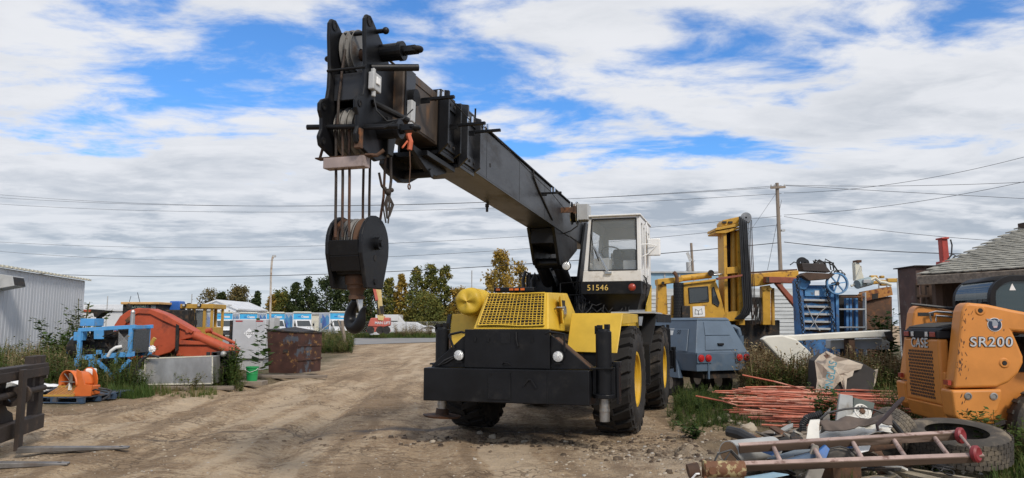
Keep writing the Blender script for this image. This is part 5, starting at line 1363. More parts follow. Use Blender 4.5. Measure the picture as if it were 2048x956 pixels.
# red boom arm
DR = 23.0
RB = thing('excavator_boom', 'big orange red excavator boom lying with its hydraulic cylinders among weeds', 'boom', (W(345, 650, DR).x, DR + 0.3, 0))
upper = [(228, 650), (240, 632), (256, 621), (275, 616), (300, 617), (330, 628), (365, 648), (388, 662), (391, 670), (386, 675), (360, 681), (355, 692), (340, 705), (310, 714), (270, 720), (240, 715), (225, 690)]
pt(PW(RB).prism(XZ(upper, DR), 1, DR, DR + 0.55), 'boom_body', 'red', RB, bevel=0.03)
rimp = [(228, 652), (240, 633), (256, 622), (275, 617), (300, 618), (330, 629), (365, 649), (387, 662), (383, 667), (352, 653), (325, 641), (300, 628), (275, 627), (262, 633), (252, 645), (240, 668)]
pt(PW(RB).prism(XZ(rimp, DR - 0.06), 1, DR - 0.06, DR - 0.003), 'boom_edge', 'red', RB, bevel=0.012)
pt(PW(RB).prism(XZ([(250, 640), (262, 630), (268, 634), (254, 646)], DR - 0.07), 1, DR - 0.07, DR - 0.055), 'sticker', 'rust', RB)
pt(PW(RB).prism(XZ([(352, 648), (358, 651), (356, 700), (350, 704)], DR - 0.08), 1, DR - 0.08, DR - 0.02), 'strap', 'dark', RB)
pt(PW(RB).cyl(tuple(W(376, 661, DR - 0.06)), tuple(W(376, 661, DR - 0.01)), 0.07, n=14), 'pivot_pin', 'red', RB, smooth=True)
pt(PW(RB).prism(XZ([(356, 681), (400, 683), (460, 690), (470, 700), (462, 716), (400, 716), (350, 712)], DR), 1, DR + 0.05, DR + 0.5), 'lower_arm', 'red', RB, bevel=0.02)
pt(PW(RB).prism(XZ([(356, 680), (410, 683), (440, 686), (440, 690), (356, 689)], DR - 0.05), 1, DR - 0.02, DR + 0.045), 'arm_flange', 'red', RB, bevel=0.006)
pt(PW(RB).cyl(tuple(W(391, 671, DR + 0.1)), tuple(W(470, 705, DR + 0.1)), 0.15, 0.15, n=20), 'cylinder', 'red', RB, smooth=True)
pt(PW(RB).cyl(tuple(W(386, 668, DR + 0.1)), tuple(W(393, 672, DR + 0.1)), 0.09, n=16), 'cylinder_rod', 'chrome', RB, smooth=True)
pt(PW(RB).cyl(tuple(W(415, 661, DR + 0.25)), tuple(W(470, 686, DR + 0.25)), 0.045, n=12).cyl(tuple(W(412, 662, DR + 0.2)), tuple(W(424, 660, DR + 0.2)), 0.07, n=12), 'hydraulic_pipe', 'red', RB, smooth=True)
pt(PW(RB).prism(XZ([(250, 712), (345, 700), (440, 716), (470, 770), (240, 775)], DR + 0.2), 1, DR + 0.2, DR + 0.6), 'boom_foot', 'rust', RB, bevel=0.02)
dk = thing('engine_part', 'dark greasy engine part with a round silver cap, beside the long aluminium tank', 'engine part', (W(445, 650, 20.3).x, 20.3, 0))
q = PW(dk)
random.seed(4)
for k in range(12):
    c_ = W(random.uniform(430, 460), random.uniform(705, 760), 20.3)
    q.box((c_.x - 0.1, 20.1, max(0, c_.z - 0.12)), (c_.x + random.uniform(0.05, 0.18), 20.1 + random.uniform(0.2, 0.5), c_.z + 0.1))
pt(q, 'engine_casing', 'dark', dk, bevel=0.02)
pt(PW(dk).sphere(tuple(W(447, 708, 20.05)), 0.08), 'silver_cap', 'aluminium', dk, smooth=True)

# dumpster
DD = 24.3
DU = thing('dumpster', 'rusty brown steel dumpster with a torn rim standing on timbers', 'dumpster', (W(585, 650, DD).x, DD + 0.5, 0))
fz = XZ([(541, 740), (625, 735), (627, 668), (536, 660)], DD)
s0 = [W(541, 741, DD), W(610, 744, DD - 0.3), W(628, 733, DD + 1.2), W(560, 732, DD + 1.5)]
x0, x1 = W(538, 650, DD).x, W(597, 650, DD - 0.2).x
bot = [(x0 + 0.06, DD, 0.14), (x1, DD - 0.25, 0.14), (x1 + 0.4, DD + 1.1, 0.14), (x0 + 0.5, DD + 1.3, 0.14)]
top = [(x0 - 0.02, DD - 0.08, 1.50), (x1 + 0.02, DD - 0.33, 1.42), (x1 + 0.42, DD + 1.1, 1.40), (x0 + 0.45, DD + 1.35, 1.50)]
pt(PW(DU).add(bot + top, [(0, 1, 2, 3), (0, 1, 5, 4), (1, 2, 6, 5), (2, 3, 7, 6), (3, 0, 4, 7)]), 'bin_body', 'rustdark', DU, solid=0.03)
rim_ = PW(DU)
for i in range(4):
    rim_.beam(top[i], top[(i + 1) % 4], 0.08, 0.05)
pt(rim_, 'bin_rim', 'dark', DU, bevel=0.008)
rb_ = PW(DU)
for z in (0.55, 1.0):
    rb_.beam((x1 + 0.02, DD - 0.30, z), (x1 + 0.43, DD + 1.12, z), 0.05, 0.06)
pt(rb_, 'side_rib', 'rustdark', DU)
pt(PW(DU).box((x0 + 0.55, DD - 0.22, 0.78), (x0 + 0.75, DD - 0.12, 0.88)), 'lift_pocket', 'dark', DU)
pt(PW(DU).add([(top[0][0] + 0.1, top[0][1] + 0.2, 1.50), (top[1][0] - 0.1, top[1][1] + 0.3, 1.42), (top[2][0] - 0.2, top[2][1], 1.45), (top[3][0], top[3][1], 1.58)], [(0, 1, 2, 3)]), 'torn_lid', 'dark', DU, solid=0.02)
for k in range(3):
    a_ = Vector((x0 - 0.6 + 0.5 * k, DD - 0.45 - 0.12 * k, 0.05 + 0.0 * k))
    tag(MB().beam(a_, a_ + Vector((1.3 + 0.2 * k, -0.1, 0.02)), 0.14, 0.09).build('timber', MT['wood'], bevel=0.01), ('short weathered timber under the left end of the rusty dumpster', 'weathered timber half under the front of the rusty dumpster', 'longest weathered timber in front of the rusty dumpster')[k], 'timber')
gb_ = thing('plastic_bucket', 'bright green plastic bucket between the leafy plants and the rusty dumpster', 'bucket', (W(508, 650, 21).x, 21, 0.12))
pt(MB().lathe([(0.14, 0.0), (0.16, 0.34), (0.175, 0.35), (0.175, 0.39), (0.155, 0.39), (0.13, 0.02), (0.0, 0.02)], (0, 0, 0), (0, 0, 1), 24), 'bucket_body', 'green', gb_, smooth=True)
pt(MB().torus((0, 0, 0.20), (0, 0, 1), 0.153, 0.008), 'bucket_rib', 'green', gb_, smooth=True)
pt(MB().tube([(0.17, 0, 0.36), (0.15, -0.12, 0.3), (0.0, -0.19, 0.24), (-0.15, -0.12, 0.3), (-0.17, 0, 0.36)], 0.006, 6), 'bucket_handle', 'white', gb_)
gbd = tag(MB().box((W(508, 650, 21).x - 0.35, 20.75, 0.0), (W(508, 650, 21).x + 0.35, 21.3, 0.12)).build('timber', MT['wood'], bevel=0.01), 'short block of timber under the green bucket', 'timber')

# white tank 1202
DT = 28.0
TK = thing('fuel_tank', 'white square fuel tank with red marks and a 1202 diamond placard', 'tank', (W(500, 650, DT).x, DT + 0.5, 0))
x0, x1 = W(465, 650, DT).x, W(532, 650, DT).x; z1 = W(0, 638, DT).z
pt(PW(TK).box((x0, DT, 0.4), (x1, DT + 1.2, z1)), 'tank_body', mat('tank_white', (0.50, 0.51, 0.53), 0.4, var=0.05), TK, bevel=0.04, seg=3)
for a in (471, 512):
    pt(PW(TK).box((W(a, 650, DT).x, DT - 0.006, W(0, 643.5, DT).z), (W(a + 14, 650, DT).x, DT - 0.002, W(0, 641, DT).z)), 'red_mark', mat('red_tape', (0.4, 0.03, 0.03), 0.5, bump=0), TK)
c_ = W(498, 667, DT)
pt(PW(TK).prism([(c_.x - 0.19, c_.z), (c_.x, c_.z - 0.19), (c_.x + 0.19, c_.z), (c_.x, c_.z + 0.19)], 1, DT - 0.012, DT - 0.004), 'placard', mat('placard_white', (0.85, 0.86, 0.87), 0.5, var=0.02, bump=0), TK)
text('placard_number', '1202', MT['hose'], TK, inv(TK) @ face_mat((c_.x, DT - 0.016, c_.z), (1, 0, 0), (0, 0, 1)), 0.15, 0.002)
pt(PW(TK).box((x0 - 0.14, DT + 0.1, 0.6), (x0 - 0.05, DT + 0.8, z1 - 0.05)), 'ladder_frame', 'dark', TK)
pt(PW(TK).box((x1 + 0.03, DT + 0.3, 1.2), (x1 + 0.2, DT + 1.0, z1 + 0.05)), 'pump_cabinet', 'grey', TK)
pt(PW(TK).box((x0 + 0.1, DT + 0.1, 0.0), (x1 - 0.1, DT + 1.1, 0.4)), 'tank_skid', 'grey', TK)
sd_ = thing('spool_lid', 'clear round plastic lid hanging in the leafy plants', 'lid', tuple(W(520, 682, 26.0)))
pt(MB().lathe([(0.0, 0.02), (0.1, 0.0), (0.11, -0.02), (0.2, -0.02), (0.22, 0.03)], (0, 0, 0), (0, -1, 0.2), 20), 'lid_disc', 'grey', sd_, smooth=True)

# loader with yellow cab, dark engine cowl, blue box
DL = 30.0
LD = thing('wheel_loader', 'old yellow wheel loader cab with roof lamps and dark engine cowl behind the red boom', 'loader', (W(390, 650, DL).x, DL + 0.6, 0))
cabx = [W(a, 650, DL).x for a in (383, 424)]
zc0, zc1 = W(0, 672, DL).z, W(0, 608, DL).z
def ld(mb, n_, m, par=None, **kw): return pt(mb, n_, m, par or LD, **kw)
ld(PW(LD).box((cabx[0], DL, zc0 - 0.6), (cabx[1], DL + 1.2, zc0 + 0.35)), 'cab_base', 'oldyellow', bevel=0.02)
for (a, w_) in ((383, 5), (405, 5), (420, 4)):
    x = W(a, 650, DL).x
    ld(PW(LD).box((x, DL, zc0 + 0.35), (x + w_ * 0.02, DL + 0.1, zc1 - 0.15)), 'cab_post', 'oldyellow')
    ld(PW(LD).box((x, DL + 1.1, zc0 + 0.35), (x + w_ * 0.02, DL + 1.2, zc1 - 0.15)), 'cab_post', 'oldyellow')
ld(PW(LD).box((cabx[0] - 0.45, DL - 0.1, zc1 - 0.18), (cabx[1] + 0.05, DL + 1.3, zc1)), 'cab_roof', 'oldyellow', bevel=0.02)
ld(PW(LD).box((W(386, 650, DL).x, DL + 0.03, zc0 + 0.36), (W(404, 650, DL).x, DL + 0.05, zc1 - 0.19)), 'window', 'white' if False else 'glass')
ld(PW(LD).box((W(410, 650, DL).x, DL + 0.03, zc0 + 0.36), (W(420, 650, DL).x, DL + 0.05, zc1 - 0.19)), 'window', 'glass')
for a in (367, 397):
    l_ = ld(PW(LD).box((W(a, 650, DL).x, DL - 0.2, W(0, 613, DL).z), (W(a + 6, 650, DL).x, DL - 0.1, W(0, 608, DL).z)), 'roof_lamp', 'dark')
    ld(PW(LD).box((W(a + 1, 650, DL).x, DL - 0.22, W(0, 612.5, DL).z), (W(a + 5, 650, DL).x, DL - 0.202, W(0, 608.5, DL).z)), 'lens', 'lens', l_)
ld(PW(LD).cyl(tuple(W(424, 610, DL)), tuple(W(427, 610, DL)), 0.05, n=10), 'beacon', 'dark')
ld(PW(LD).box((W(318, 650, DL).x, DL - 0.6, 0.7), (W(388, 650, DL).x, DL + 1.3, W(0, 620, DL).z)), 'engine_cowl', 'dark', bevel=0.05)
ld(PW(LD).cyl(tuple(W(378, 622, DL)), tuple(W(378, 606, DL)), 0.07, n=12), 'exhaust_stack', 'dark')
ld(PW(LD).beam(tuple(W(391, 690, DL - 0.3)), tuple(W(391, 625, DL - 0.3)), 0.05, 0.05).beam(tuple(W(391, 640, DL - 0.3)), tuple(W(391, 650, DL - 0.3)), 0.2, 0.05), 'mirror_post', 'dark')
for a in (330, 410):
    ld(PW(LD).cyl((W(a, 650, DL).x, DL - 0.2, 0.6), (W(a, 650, DL).x, DL + 0.4, 0.6), 0.6, n=24), 'wheel', 'rubber', smooth=True)
tag(MB().hexa([W(337, 621.5, DL), W(361, 621.5, DL), W(361, 621.5, DL) + Vector((0, .5, 0)), W(337, 621.5, DL) + Vector((0, .5, 0)), W(339, 602, DL), W(360, 602, DL), W(360, 602, DL) + Vector((0, .5, 0)), W(339, 602, DL) + Vector((0, .5, 0))]).build('plastic_crate', MT['bluebox'], bevel=0.04), 'bright blue plastic box standing on the dark engine cowl', 'box')
# cab of another machine with lettering on its rear window
DH = 29.0
HY = thing('machine_cab', 'dark glazed machine cab with tan roof lettered HYUNDAI behind the red boom', 'excavator', (W(280, 650, DH).x, DH + 0.6, 0))
ld(PW(HY).box((W(243, 650, DH).x, DH, 0.8), (W(314, 650, DH).x, DH + 1.3, W(0, 608, DH).z)), 'cab_body', 'dark', HY, bevel=0.03)
ld(PW(HY).box((W(241, 650, DH).x, DH - 0.1, W(0, 609, DH).z + 0.002), (W(318, 650, DH).x, DH + 1.4, W(0, 604, DH).z)), 'cab_roof', mat('tan_roof', (0.55, 0.33, 0.13), 0.6), HY, bevel=0.02)
ld(PW(HY).box((W(252, 650, DH).x, DH - 0.012, W(0, 625, DH).z), (W(296, 650, DH).x, DH - 0.004, W(0, 610.5, DH).z)), 'rear_window', 'darkglass', HY)
text('lettering', 'HYUNDAI', mat('faded_green_letter', (0.25, 0.33, 0.27), 0.5, bump=0), HY, inv(HY) @ face_mat((W(270, 650, DH).x, DH - 0.016, W(0, 613, DH).z), (1, 0, 0), (0, 0, 1)), 0.17, 0.002)
ld(PW(HY).sphere(tuple(W(257, 614, DH - 0.25)), (0.09, 0.04, 0.14)), 'mirror', 'dark', HY, smooth=True)
ld(PW(HY).tube([tuple(W(280, 606, DH)), tuple(W(275, 585, DH))], 0.012, 5).tube([tuple(W(258, 606, DH)), tuple(W(262, 592, DH))], 0.01, 5), 'antenna', 'dark', HY)
ld(PW(HY).box((W(300, 650, DH).x, DH - 0.008, W(0, 618, DH).z), (W(310, 650, DH).x, DH - 0.002, W(0, 610, DH).z)), 'side_glass', 'glass', HY)
ld(PW(HY).box((W(235, 650, DH).x, DH + 0.1, 0.2), (W(322, 650, DH).x, DH + 1.6, 0.8)), 'undercarriage', 'dark', HY)
# light post thing left of the cab
sg = thing('flood_lamp_head', 'dark flat lamp head on a post behind the blue engine frame', 'lamp', (W(190, 650, 26).x, 26, 0))
pt(PW(sg).prism(XZ([(166, 620), (180, 618), (220, 622), (204, 626), (195, 634), (188, 634), (186, 626), (168, 625)], 26), 1, 26, 26.4), 'lamp_head', 'dark', sg, bevel=0.01)
pt(PW(sg).box((W(188, 650, 26).x, 26.1, 0), (W(196, 650, 26).x, 26.25, W(0, 630, 26).z)), 'post', 'dark', sg)
pt(PW(sg).box((W(166, 650, 26).x, 25.97, W(0, 624, 26).z), (W(180, 650, 26).x, 26.03, W(0, 619, 26).z)), 'end_cap', 'red', sg)
# ------------------------------------------------------------------ right side of the yard
MT['slate'] = mat('blue_grey_paint', (0.085, 0.125, 0.175), 0.5, var=0.12, dirt=(0.14, 0.16, 0.18), dirt_lo=0.55, dirt_hi=0.8, dscale=3)
MT['myellow'] = mat('machine_yellow', (0.54, 0.295, 0.028), 0.5, var=0.15, dirt=(0.17, 0.08, 0.03), dirt_lo=0.55, dirt_hi=0.67, dscale=4.5)
MT['redprimer'] = mat('red_primer', (0.27, 0.075, 0.045), 0.7, var=0.2, dirt=(0.15, 0.06, 0.04), dirt_lo=0.5, dirt_hi=0.7)
MT['mblue'] = mat('machine_blue', (0.055, 0.17, 0.38), 0.55, var=0.3, dirt=(0.10, 0.085, 0.075), dirt_lo=0.5, dirt_hi=0.68, dscale=5, second=(0.10, 0.28, 0.52), slo=0.5, shi=0.6)
MT['caseorange'] = mat('loader_orange', (0.61, 0.235, 0.045), 0.45, var=0.1, dirt=(0.14, 0.07, 0.03), dirt_lo=0.64, dirt_hi=0.70, dscale=5, ddetail=10, bump=0.04, bscale=10)
MT['brown'] = mat('dark_brown_boards', (0.075, 0.045, 0.03), 0.85, var=0.35, scale=4, stretch=(1, 1, 0.3), bump=0.2)
MT['redrod'] = mat('copper_red_rod', (0.46, 0.13, 0.075), 0.5, var=0.4, scale=1.1, dirt=(0.62, 0.32, 0.23), dirt_lo=0.5, dirt_hi=0.58, dscale=1.8, bump=0.03)
MT['shingle'] = mat('weathered_shingle', (0.28, 0.27, 0.23), 0.9, var=0.22, scale=3, dirt=(0.14, 0.135, 0.115), dirt_lo=0.5, dirt_hi=0.75, bump=0.3, bscale=30)
MT['paper'] = mat('torn_kraft_paper', (0.55, 0.48, 0.39), 0.8, var=0.15, dirt=(0.30, 0.24, 0.17), dirt_lo=0.58, dirt_hi=0.8)
MT['tread'] = mat('dusty_tyre', (0.055, 0.048, 0.04), 0.85, var=0.3, dirt=(0.19, 0.155, 0.11), dirt_lo=0.46, dirt_hi=0.66, dscale=3, bump=0.15)
MT['ladder'] = mat('faded_red_ladder', (0.10, 0.066, 0.045), 0.8, var=0.45, scale=5, stretch=(0.15, 1, 1), dirt=(0.24, 0.17, 0.13), dirt_lo=0.60, dirt_hi=0.70, dscale=4)

# compressor trailer
CT = thing('compressor_trailer', 'blue grey trailer air compressor with four round red tail lights', 'trailer', (W(1444, 650, 17.2).x, 17.2, 0), -24)
def ct(mb, n_, m, par=None, **kw): return pt(mb, n_, m, par or CT, **kw)
HW, TW, ZB, ZW, ZR = 0.74, 0.46, 0.62, 1.02, 1.76
ct(MB().box((-HW, 0.0, ZB), (HW, 2.7, ZW)), 'lower_body', 'slate', bevel=0.012)
ct(MB().hexa([(-HW, 0.02, ZW), (HW, 0.02, ZW), (HW, 2.7, ZW), (-HW, 2.7, ZW), (-TW, 0.30, ZR), (TW, 0.30, ZR), (TW, 2.45, ZR), (-TW, 2.45, ZR)]), 'canopy', 'slate', bevel=0.012)
ct(MB().hexa([(-TW - 0.02, 0.28, ZR), (TW + 0.02, 0.28, ZR), (TW + 0.02, 2.5, ZR), (-TW - 0.02, 2.5, ZR), (-TW + 0.06, 0.32, ZR + 0.06), (TW - 0.06, 0.32, ZR + 0.06), (TW - 0.06, 2.4, ZR + 0.06), (-TW + 0.06, 2.4, ZR + 0.06)]), 'roof_cap', 'slate', bevel=0.02)
def rearpt(x, z): # point just proud of the sloping rear
    k = (z - ZW) / (ZR - ZW)
    return (x, 0.02 + 0.28 * k - 0.008, z)
ct(MB().hexa([rearpt(-0.46, 1.09), rearpt(0.46, 1.09), tuple(Vector(rearpt(0.46, 1.09)) + Vector((0, -0.012, 0))), tuple(Vector(rearpt(-0.46, 1.09)) + Vector((0, -0.012, 0))), rearpt(-0.36, 1.40), rearpt(0.36, 1.40), tuple(Vector(rearpt(0.36, 1.40)) + Vector((0, -0.012, 0))), tuple(Vector(rearpt(-0.36, 1.40)) + Vector((0, -0.012, 0)))]), 'lower_hatch', 'slate', bevel=0.004)
ct(MB().hexa([rearpt(-0.355, 1.42), rearpt(0.355, 1.42), tuple(Vector(rearpt(0.355, 1.42)) + Vector((0, -0.012, 0))), tuple(Vector(rearpt(-0.355, 1.42)) + Vector((0, -0.012, 0))), rearpt(-0.30, 1.72), rearpt(0.30, 1.72), tuple(Vector(rearpt(0.30, 1.72)) + Vector((0, -0.012, 0))), tuple(Vector(rearpt(-0.30, 1.72)) + Vector((0, -0.012, 0)))]), 'upper_hatch', 'slate', bevel=0.004)
ct(MB().box((-0.09, 0.02, 1.19), (0.06, 0.09, 1.24)), 'hatch_handle', 'blackdull', bevel=0.008)
for sx in (-1, 1):
    pn = ct(MB().box((sx * 0.54 - 0.20, -0.03, 0.80), (sx * 0.54 + 0.20, -0.001, 1.03)), 'lamp_panel', 'slate', bevel=0.006)
    for dx in (-0.10, 0.10):
        l_ = ct(MB().lathe([(0.0, -0.045), (0.05, -0.04), (0.065, -0.025), (0.078, -0.025), (0.08, 0.0)], (sx * 0.54 + dx, -0.03, 0.915), (0, 1, 0), 20), 'tail_light', 'redlens' if False else mat('tail_red', (0.42, 0.02, 0.02), 0.25, var=0.1, bump=0), pn, smooth=True)
ct(MB().box((-0.44, -0.02, 0.45), (-0.40, 0.03, 0.80)), 'bracket', 'slate')
ct(MB().hexa([(-HW - 0.005, 0.35, 1.06), (-HW - 0.005 + 0.02, 1.2, 1.06), (-HW + 0.02, 1.2, 1.07), (-HW + 0.01, 0.35, 1.07), (-TW - 0.105, 0.5, 1.55), (-TW - 0.105, 1.2, 1.55), (-TW - 0.09, 1.2, 1.56), (-TW - 0.09, 0.5, 1.56)]), 'side_door', 'slate')
ct(MB().hexa([(-HW - 0.005, 1.25, 1.06), (-HW - 0.005, 2.2, 1.06), (-HW + 0.01, 2.2, 1.07), (-HW + 0.01, 1.25, 1.07), (-TW - 0.105, 1.25, 1.55), (-TW - 0.105, 2.1, 1.55), (-TW - 0.09, 2.1, 1.56), (-TW - 0.09, 1.25, 1.56)]), 'side_door', 'slate')
sl = Vector((HW - TW, 0, ZR - ZW)).normalized()
lp = Vector((-HW + (HW - TW) * 0.62 - 0.022, 1.30, ZW + (ZR - ZW) * 0.62))
pl_o = ct(MB().add([tuple(lp + Vector((0, a, 0)) + sl * b) for a, b in ((0.26, -0.07), (-0.26, -0.07), (-0.26, 0.09), (0.26, 0.09))], [(0, 1, 2, 3)]), 'number_plate', mat('plate_white', (0.75, 0.76, 0.74), 0.5, var=0.05, bump=0), solid=0.006)
text('plate_number', '5246', MT['slate'], CT, face_mat(lp + Vector((-0.006, 0, 0)), (0, -1, 0), sl), 0.14, 0.001)
text('model_number', '50', MT['blackdull'], CT, face_mat(lp + Vector((-0.004, -0.48, 0)), (0, -1, 0), sl), 0.15, 0.001)
ct(MB().tube([(0.55, 0.5, 1.6), (0.68, 0.4, 1.6), (0.76, 0.35, 1.55), (0.78, 0.33, 1.4)], 0.06, 10).cyl((0.80, 0.32, 1.05), (0.80, 0.32, 1.40), 0.07, n=12), 'air_outlet', 'slate', smooth=True)
for sx in (-1, 1):
    for y in (0.95, 1.75):
        w_ = ct(MB().cyl((sx * 0.62, y, 0.33), (sx * 0.80, y, 0.33), 0.16, n=16), 'wheel', 'steel')
        ct(MB().lathe([(0.16, 0.0), (0.28, -0.01), (0.33, 0.03), (0.34, 0.1), (0.33, 0.17), (0.28, 0.21), (0.16, 0.2)], (sx * 0.61, y, 0.33), (sx, 0, 0), 28, True), 'tyre', 'rubber', w_, smooth=True)
ct(MB().hexa([(-HW - 0.12, 0.5, 0.45), (-HW, 0.5, 0.45), (-HW, 2.3, 0.45), (-HW - 0.12, 2.3, 0.45), (-HW - 0.02, 0.7, 0.85), (-HW, 0.7, 0.85), (-HW, 2.1, 0.85), (-HW - 0.02, 2.1, 0.85)]), 'mudguard', 'slate', bevel=0.008)
ct(MB().box((-0.5, 0.1, 0.45), (0.5, 2.6, 0.615)).beam((0, 2.6, 0.5), (0, 3.9, 0.5), 0.1, 0.1), 'undercarriage', 'dark')

# yellow mast machine
DY = 24.0
YM = thing('mast_machine', 'yellow carrier machine with a tall mast hung with black hoses and a small cab', 'mast machine', (W(1440, 650, DY).x, DY + 0.8, 0))
def ym(mb, n_, m='myellow', par=None, **kw): return pt(mb, n_, m, par or YM, **kw)
def zp(L, D, y0, y1): return PW(YM).prism(XZ(L, D), 1, y0, y1)
ycab = ym(zp([(1366, 566), (1430, 559), (1437, 575), (1452, 632), (1452, 650), (1370, 650)], DY, DY, DY + 1.3), 'cab', bevel=0.03)
ym(zp([(1377, 576), (1415, 573), (1417, 603), (1379, 606)], DY, DY - 0.012, DY - 0.004), 'window', 'darkglass', ycab)
ym(zp([(1424, 577), (1427, 574), (1438, 606), (1436, 613), (1425, 606)], DY, DY - 0.012, DY - 0.004), 'window', 'darkglass', ycab)
for L in ([(1377, 576), (1415, 573), (1417, 603), (1379, 606)], [(1424, 577), (1427, 574), (1438, 606), (1436, 613), (1425, 606)]):
    q = PW(YM); zz = XZ(L, DY)
    for i in range(len(zz)):
        a, b = zz[i], zz[(i + 1) % len(zz)]
        q.tube([(a[0], DY - 0.012, a[1]), (b[0], DY - 0.012, b[1])], 0.018, 6)
    ym(q, 'window_seal', 'hose', ycab)
ym(zp([(1385, 613), (1409, 612), (1410, 633), (1386, 634)], DY, DY - 0.014, DY - 0.004), 'sign_plate', 'white', ycab)
q = PW(YM)
for L in ([(1390, 628), (1391, 618), (1397, 622), (1403, 617), (1405, 628), (1390, 628)], [(1397, 622), (1397, 630)]):
    q.tube([tuple(W(a, b, DY - 0.018)) for a, b in L], 0.008, 4)
ym(q, 'sign_drawing', 'hose', ycab)
ym(zp([(1364, 566), (1431, 558), (1431, 562), (1364, 570)], DY, DY - 0.08, DY + 1.35), 'cab_roof', 'myellow', ycab, bevel=0.01)
ym(zp([(1317, 567), (1334, 564), (1337, 628), (1316, 628)], DY, DY + 0.1, DY + 0.4), 'gantry_post', bevel=0.01)
ym(zp([(1347, 590), (1352, 590), (1353, 640), (1345, 640)], DY, DY + 0.2, DY + 0.4), 'gantry_post', bevel=0.01)
ym(zp([(1315, 558), (1365, 553), (1366, 563), (1316, 570)], DY, DY, DY + 0.5), 'gantry_beam', bevel=0.02)
ym(PW(YM).cyl(tuple(W(1362, 557, DY + 0.2)), tuple(W(1422, 550, DY + 0.2)), 0.10, n=18), 'hydraulic_cylinder', smooth=True)
ym(PW(YM).cyl(tuple(W(1422, 550, DY + 0.2)), tuple(W(1470, 546, DY + 0.2)), 0.035, n=12), 'cylinder_rod', 'chrome', smooth=True)
ym(PW(YM).cyl(tuple(W(1422, 546, DY - 0.1)), tuple(W(1422, 546, DY + 0.3)), 0.10, n=16).cyl(tuple(W(1326, 566, DY - 0.1)), tuple(W(1326, 566, DY + 0.05)), 0.05, n=12), 'pivot_boss', 'dark', smooth=True)['kind'] = 'stuff'
mf = ym(PW(YM).cyl(tuple(W(1357, 640, DY - 0.15)), tuple(W(1357, 566, DY - 0.15)), 0.16, n=24), 'muffler', 'blackdull', smooth=True)
q = PW(YM)
for r_ in range(12):
    for k in range(9):
        a = math.pi + math.pi * (k + 0.5 * (r_ % 2)) / 9
        c_ = W(1357, 570 + r_ * 5.6, DY - 0.15)
        d2 = Vector((math.cos(a), math.sin(a), 0))
        q.cyl(c_ + d2 * 0.1605, c_ + d2 * 0.163, 0.018, n=6)
ym(q, 'muffler_perforation', 'hose', mf)
ym(PW(YM).tube([tuple(W(1354, 567, DY - 0.15)), tuple(W(1354, 556, DY - 0.15)), tuple(W(1351, 548, DY - 0.15)), tuple(W(1347, 544, DY - 0.15))], 0.06, 10), 'exhaust_elbow', 'rust', smooth=True)
ym(zp([(1330, 640), (1330, 628), (1370, 636), (1370, 650), (1330, 655)], DY, DY, DY + 1.0), 'side_deck', bevel=0.01)
ym(PW(YM).box((W(1360, 650, DY).x, DY - 0.35, W(0, 650, DY).z), (W(1376, 650, DY).x, DY - 0.1, W(0, 612, DY).z)), 'fire_extinguisher_box', 'dark', bevel=0.01)
# mast
ym(zp([(1447, 465), (1453, 464), (1457, 640), (1450, 640)], DY, DY + 0.0, DY + 0.7), 'mast_rail', bevel=0.006)
ym(zp([(1474, 460), (1481, 458), (1490, 650), (1479, 650)], DY, DY + 0.0, DY + 0.7), 'mast_rail', bevel=0.006)
ym(zp([(1453, 462), (1474, 460), (1480, 640), (1457, 640)], DY + 0.5, DY + 0.5, DY + 0.65), 'mast_back', 'dark')
ym(PW(YM).cyl(tuple(W(1467, 640, DY + 0.25)), tuple(W(1466, 462, DY + 0.25)), 0.085, n=16), 'mast_cylinder', 'oldyellow', smooth=True)
ym(zp([(1453, 535), (1475, 533), (1476, 546), (1453, 548)], DY, DY - 0.02, DY + 0.02), 'mast_plate', bevel=0.006)
ym(zp([(1452, 624), (1480, 622), (1481, 642), (1452, 642)], DY, DY - 0.02, DY + 0.02), 'mast_plate', bevel=0.006)
ym(zp([(1429, 457), (1477, 447), (1477, 453), (1429, 462)], DY, DY - 0.15, DY + 0.9), 'mast_cap', bevel=0.01)
ym(zp([(1429, 463.5), (1477, 454.5), (1477, 458), (1450, 467), (1430, 467)], DY, DY - 0.1, DY + 0.85), 'mast_cap', bevel=0.01)
ym(zp([(1443, 445), (1447, 440), (1478, 433), (1478, 446), (1444, 453)], DY, DY + 0.0, DY + 0.6), 'crown_block', bevel=0.02)
for a in (1455, 1467):
    ym(PW(YM).box((W(a - 4, 650, DY).x, DY - 0.06, W(0, 447, DY).z), (W(a + 4, 650, DY).x, DY + 0.0, W(0, 443, DY).z)), 'pad_eye', 'dark')
hs = PW(YM)
random.seed(9)
for k in range(13):
    f = k / 12
    x0 = 1479 + 14 * f; x1 = 1488 + 15 * f + random.uniform(-1, 1)
    dd = DY - 0.25 + 0.06 * (k % 3)
    hs.tube([tuple(W(x0 + 2, 440, dd + 0.1)), tuple(W(x0, 434, dd + 0.02)), tuple(W(x0 + 0.3, 445, dd - 0.05)), tuple(W((x0 * 2 + x1) / 3 + random.uniform(-.5, .5), 500, dd)), tuple(W((x0 + x1 * 2) / 3 + random.uniform(-1, 1), 560, dd)), tuple(W(x1, 612, dd)), tuple(W(x1 - 6, 628, dd)), tuple(W(x1 - 18, 638, dd + 0.1))], 0.026, 6)
ym(hs, 'hose_bundle', 'hose', smooth=True)
hs = PW(YM)
for k, a in enumerate((1499, 1502, 1505)):
    hs.tube([tuple(W(a - 2, 440, DY - 0.1)), tuple(W(a, 500, DY - 0.1)), tuple(W(a + 4, 580, DY - 0.1)), tuple(W(a + 6, 650, DY - 0.1))], 0.014, 5)
ym(hs, 'wire_rope', 'rope')
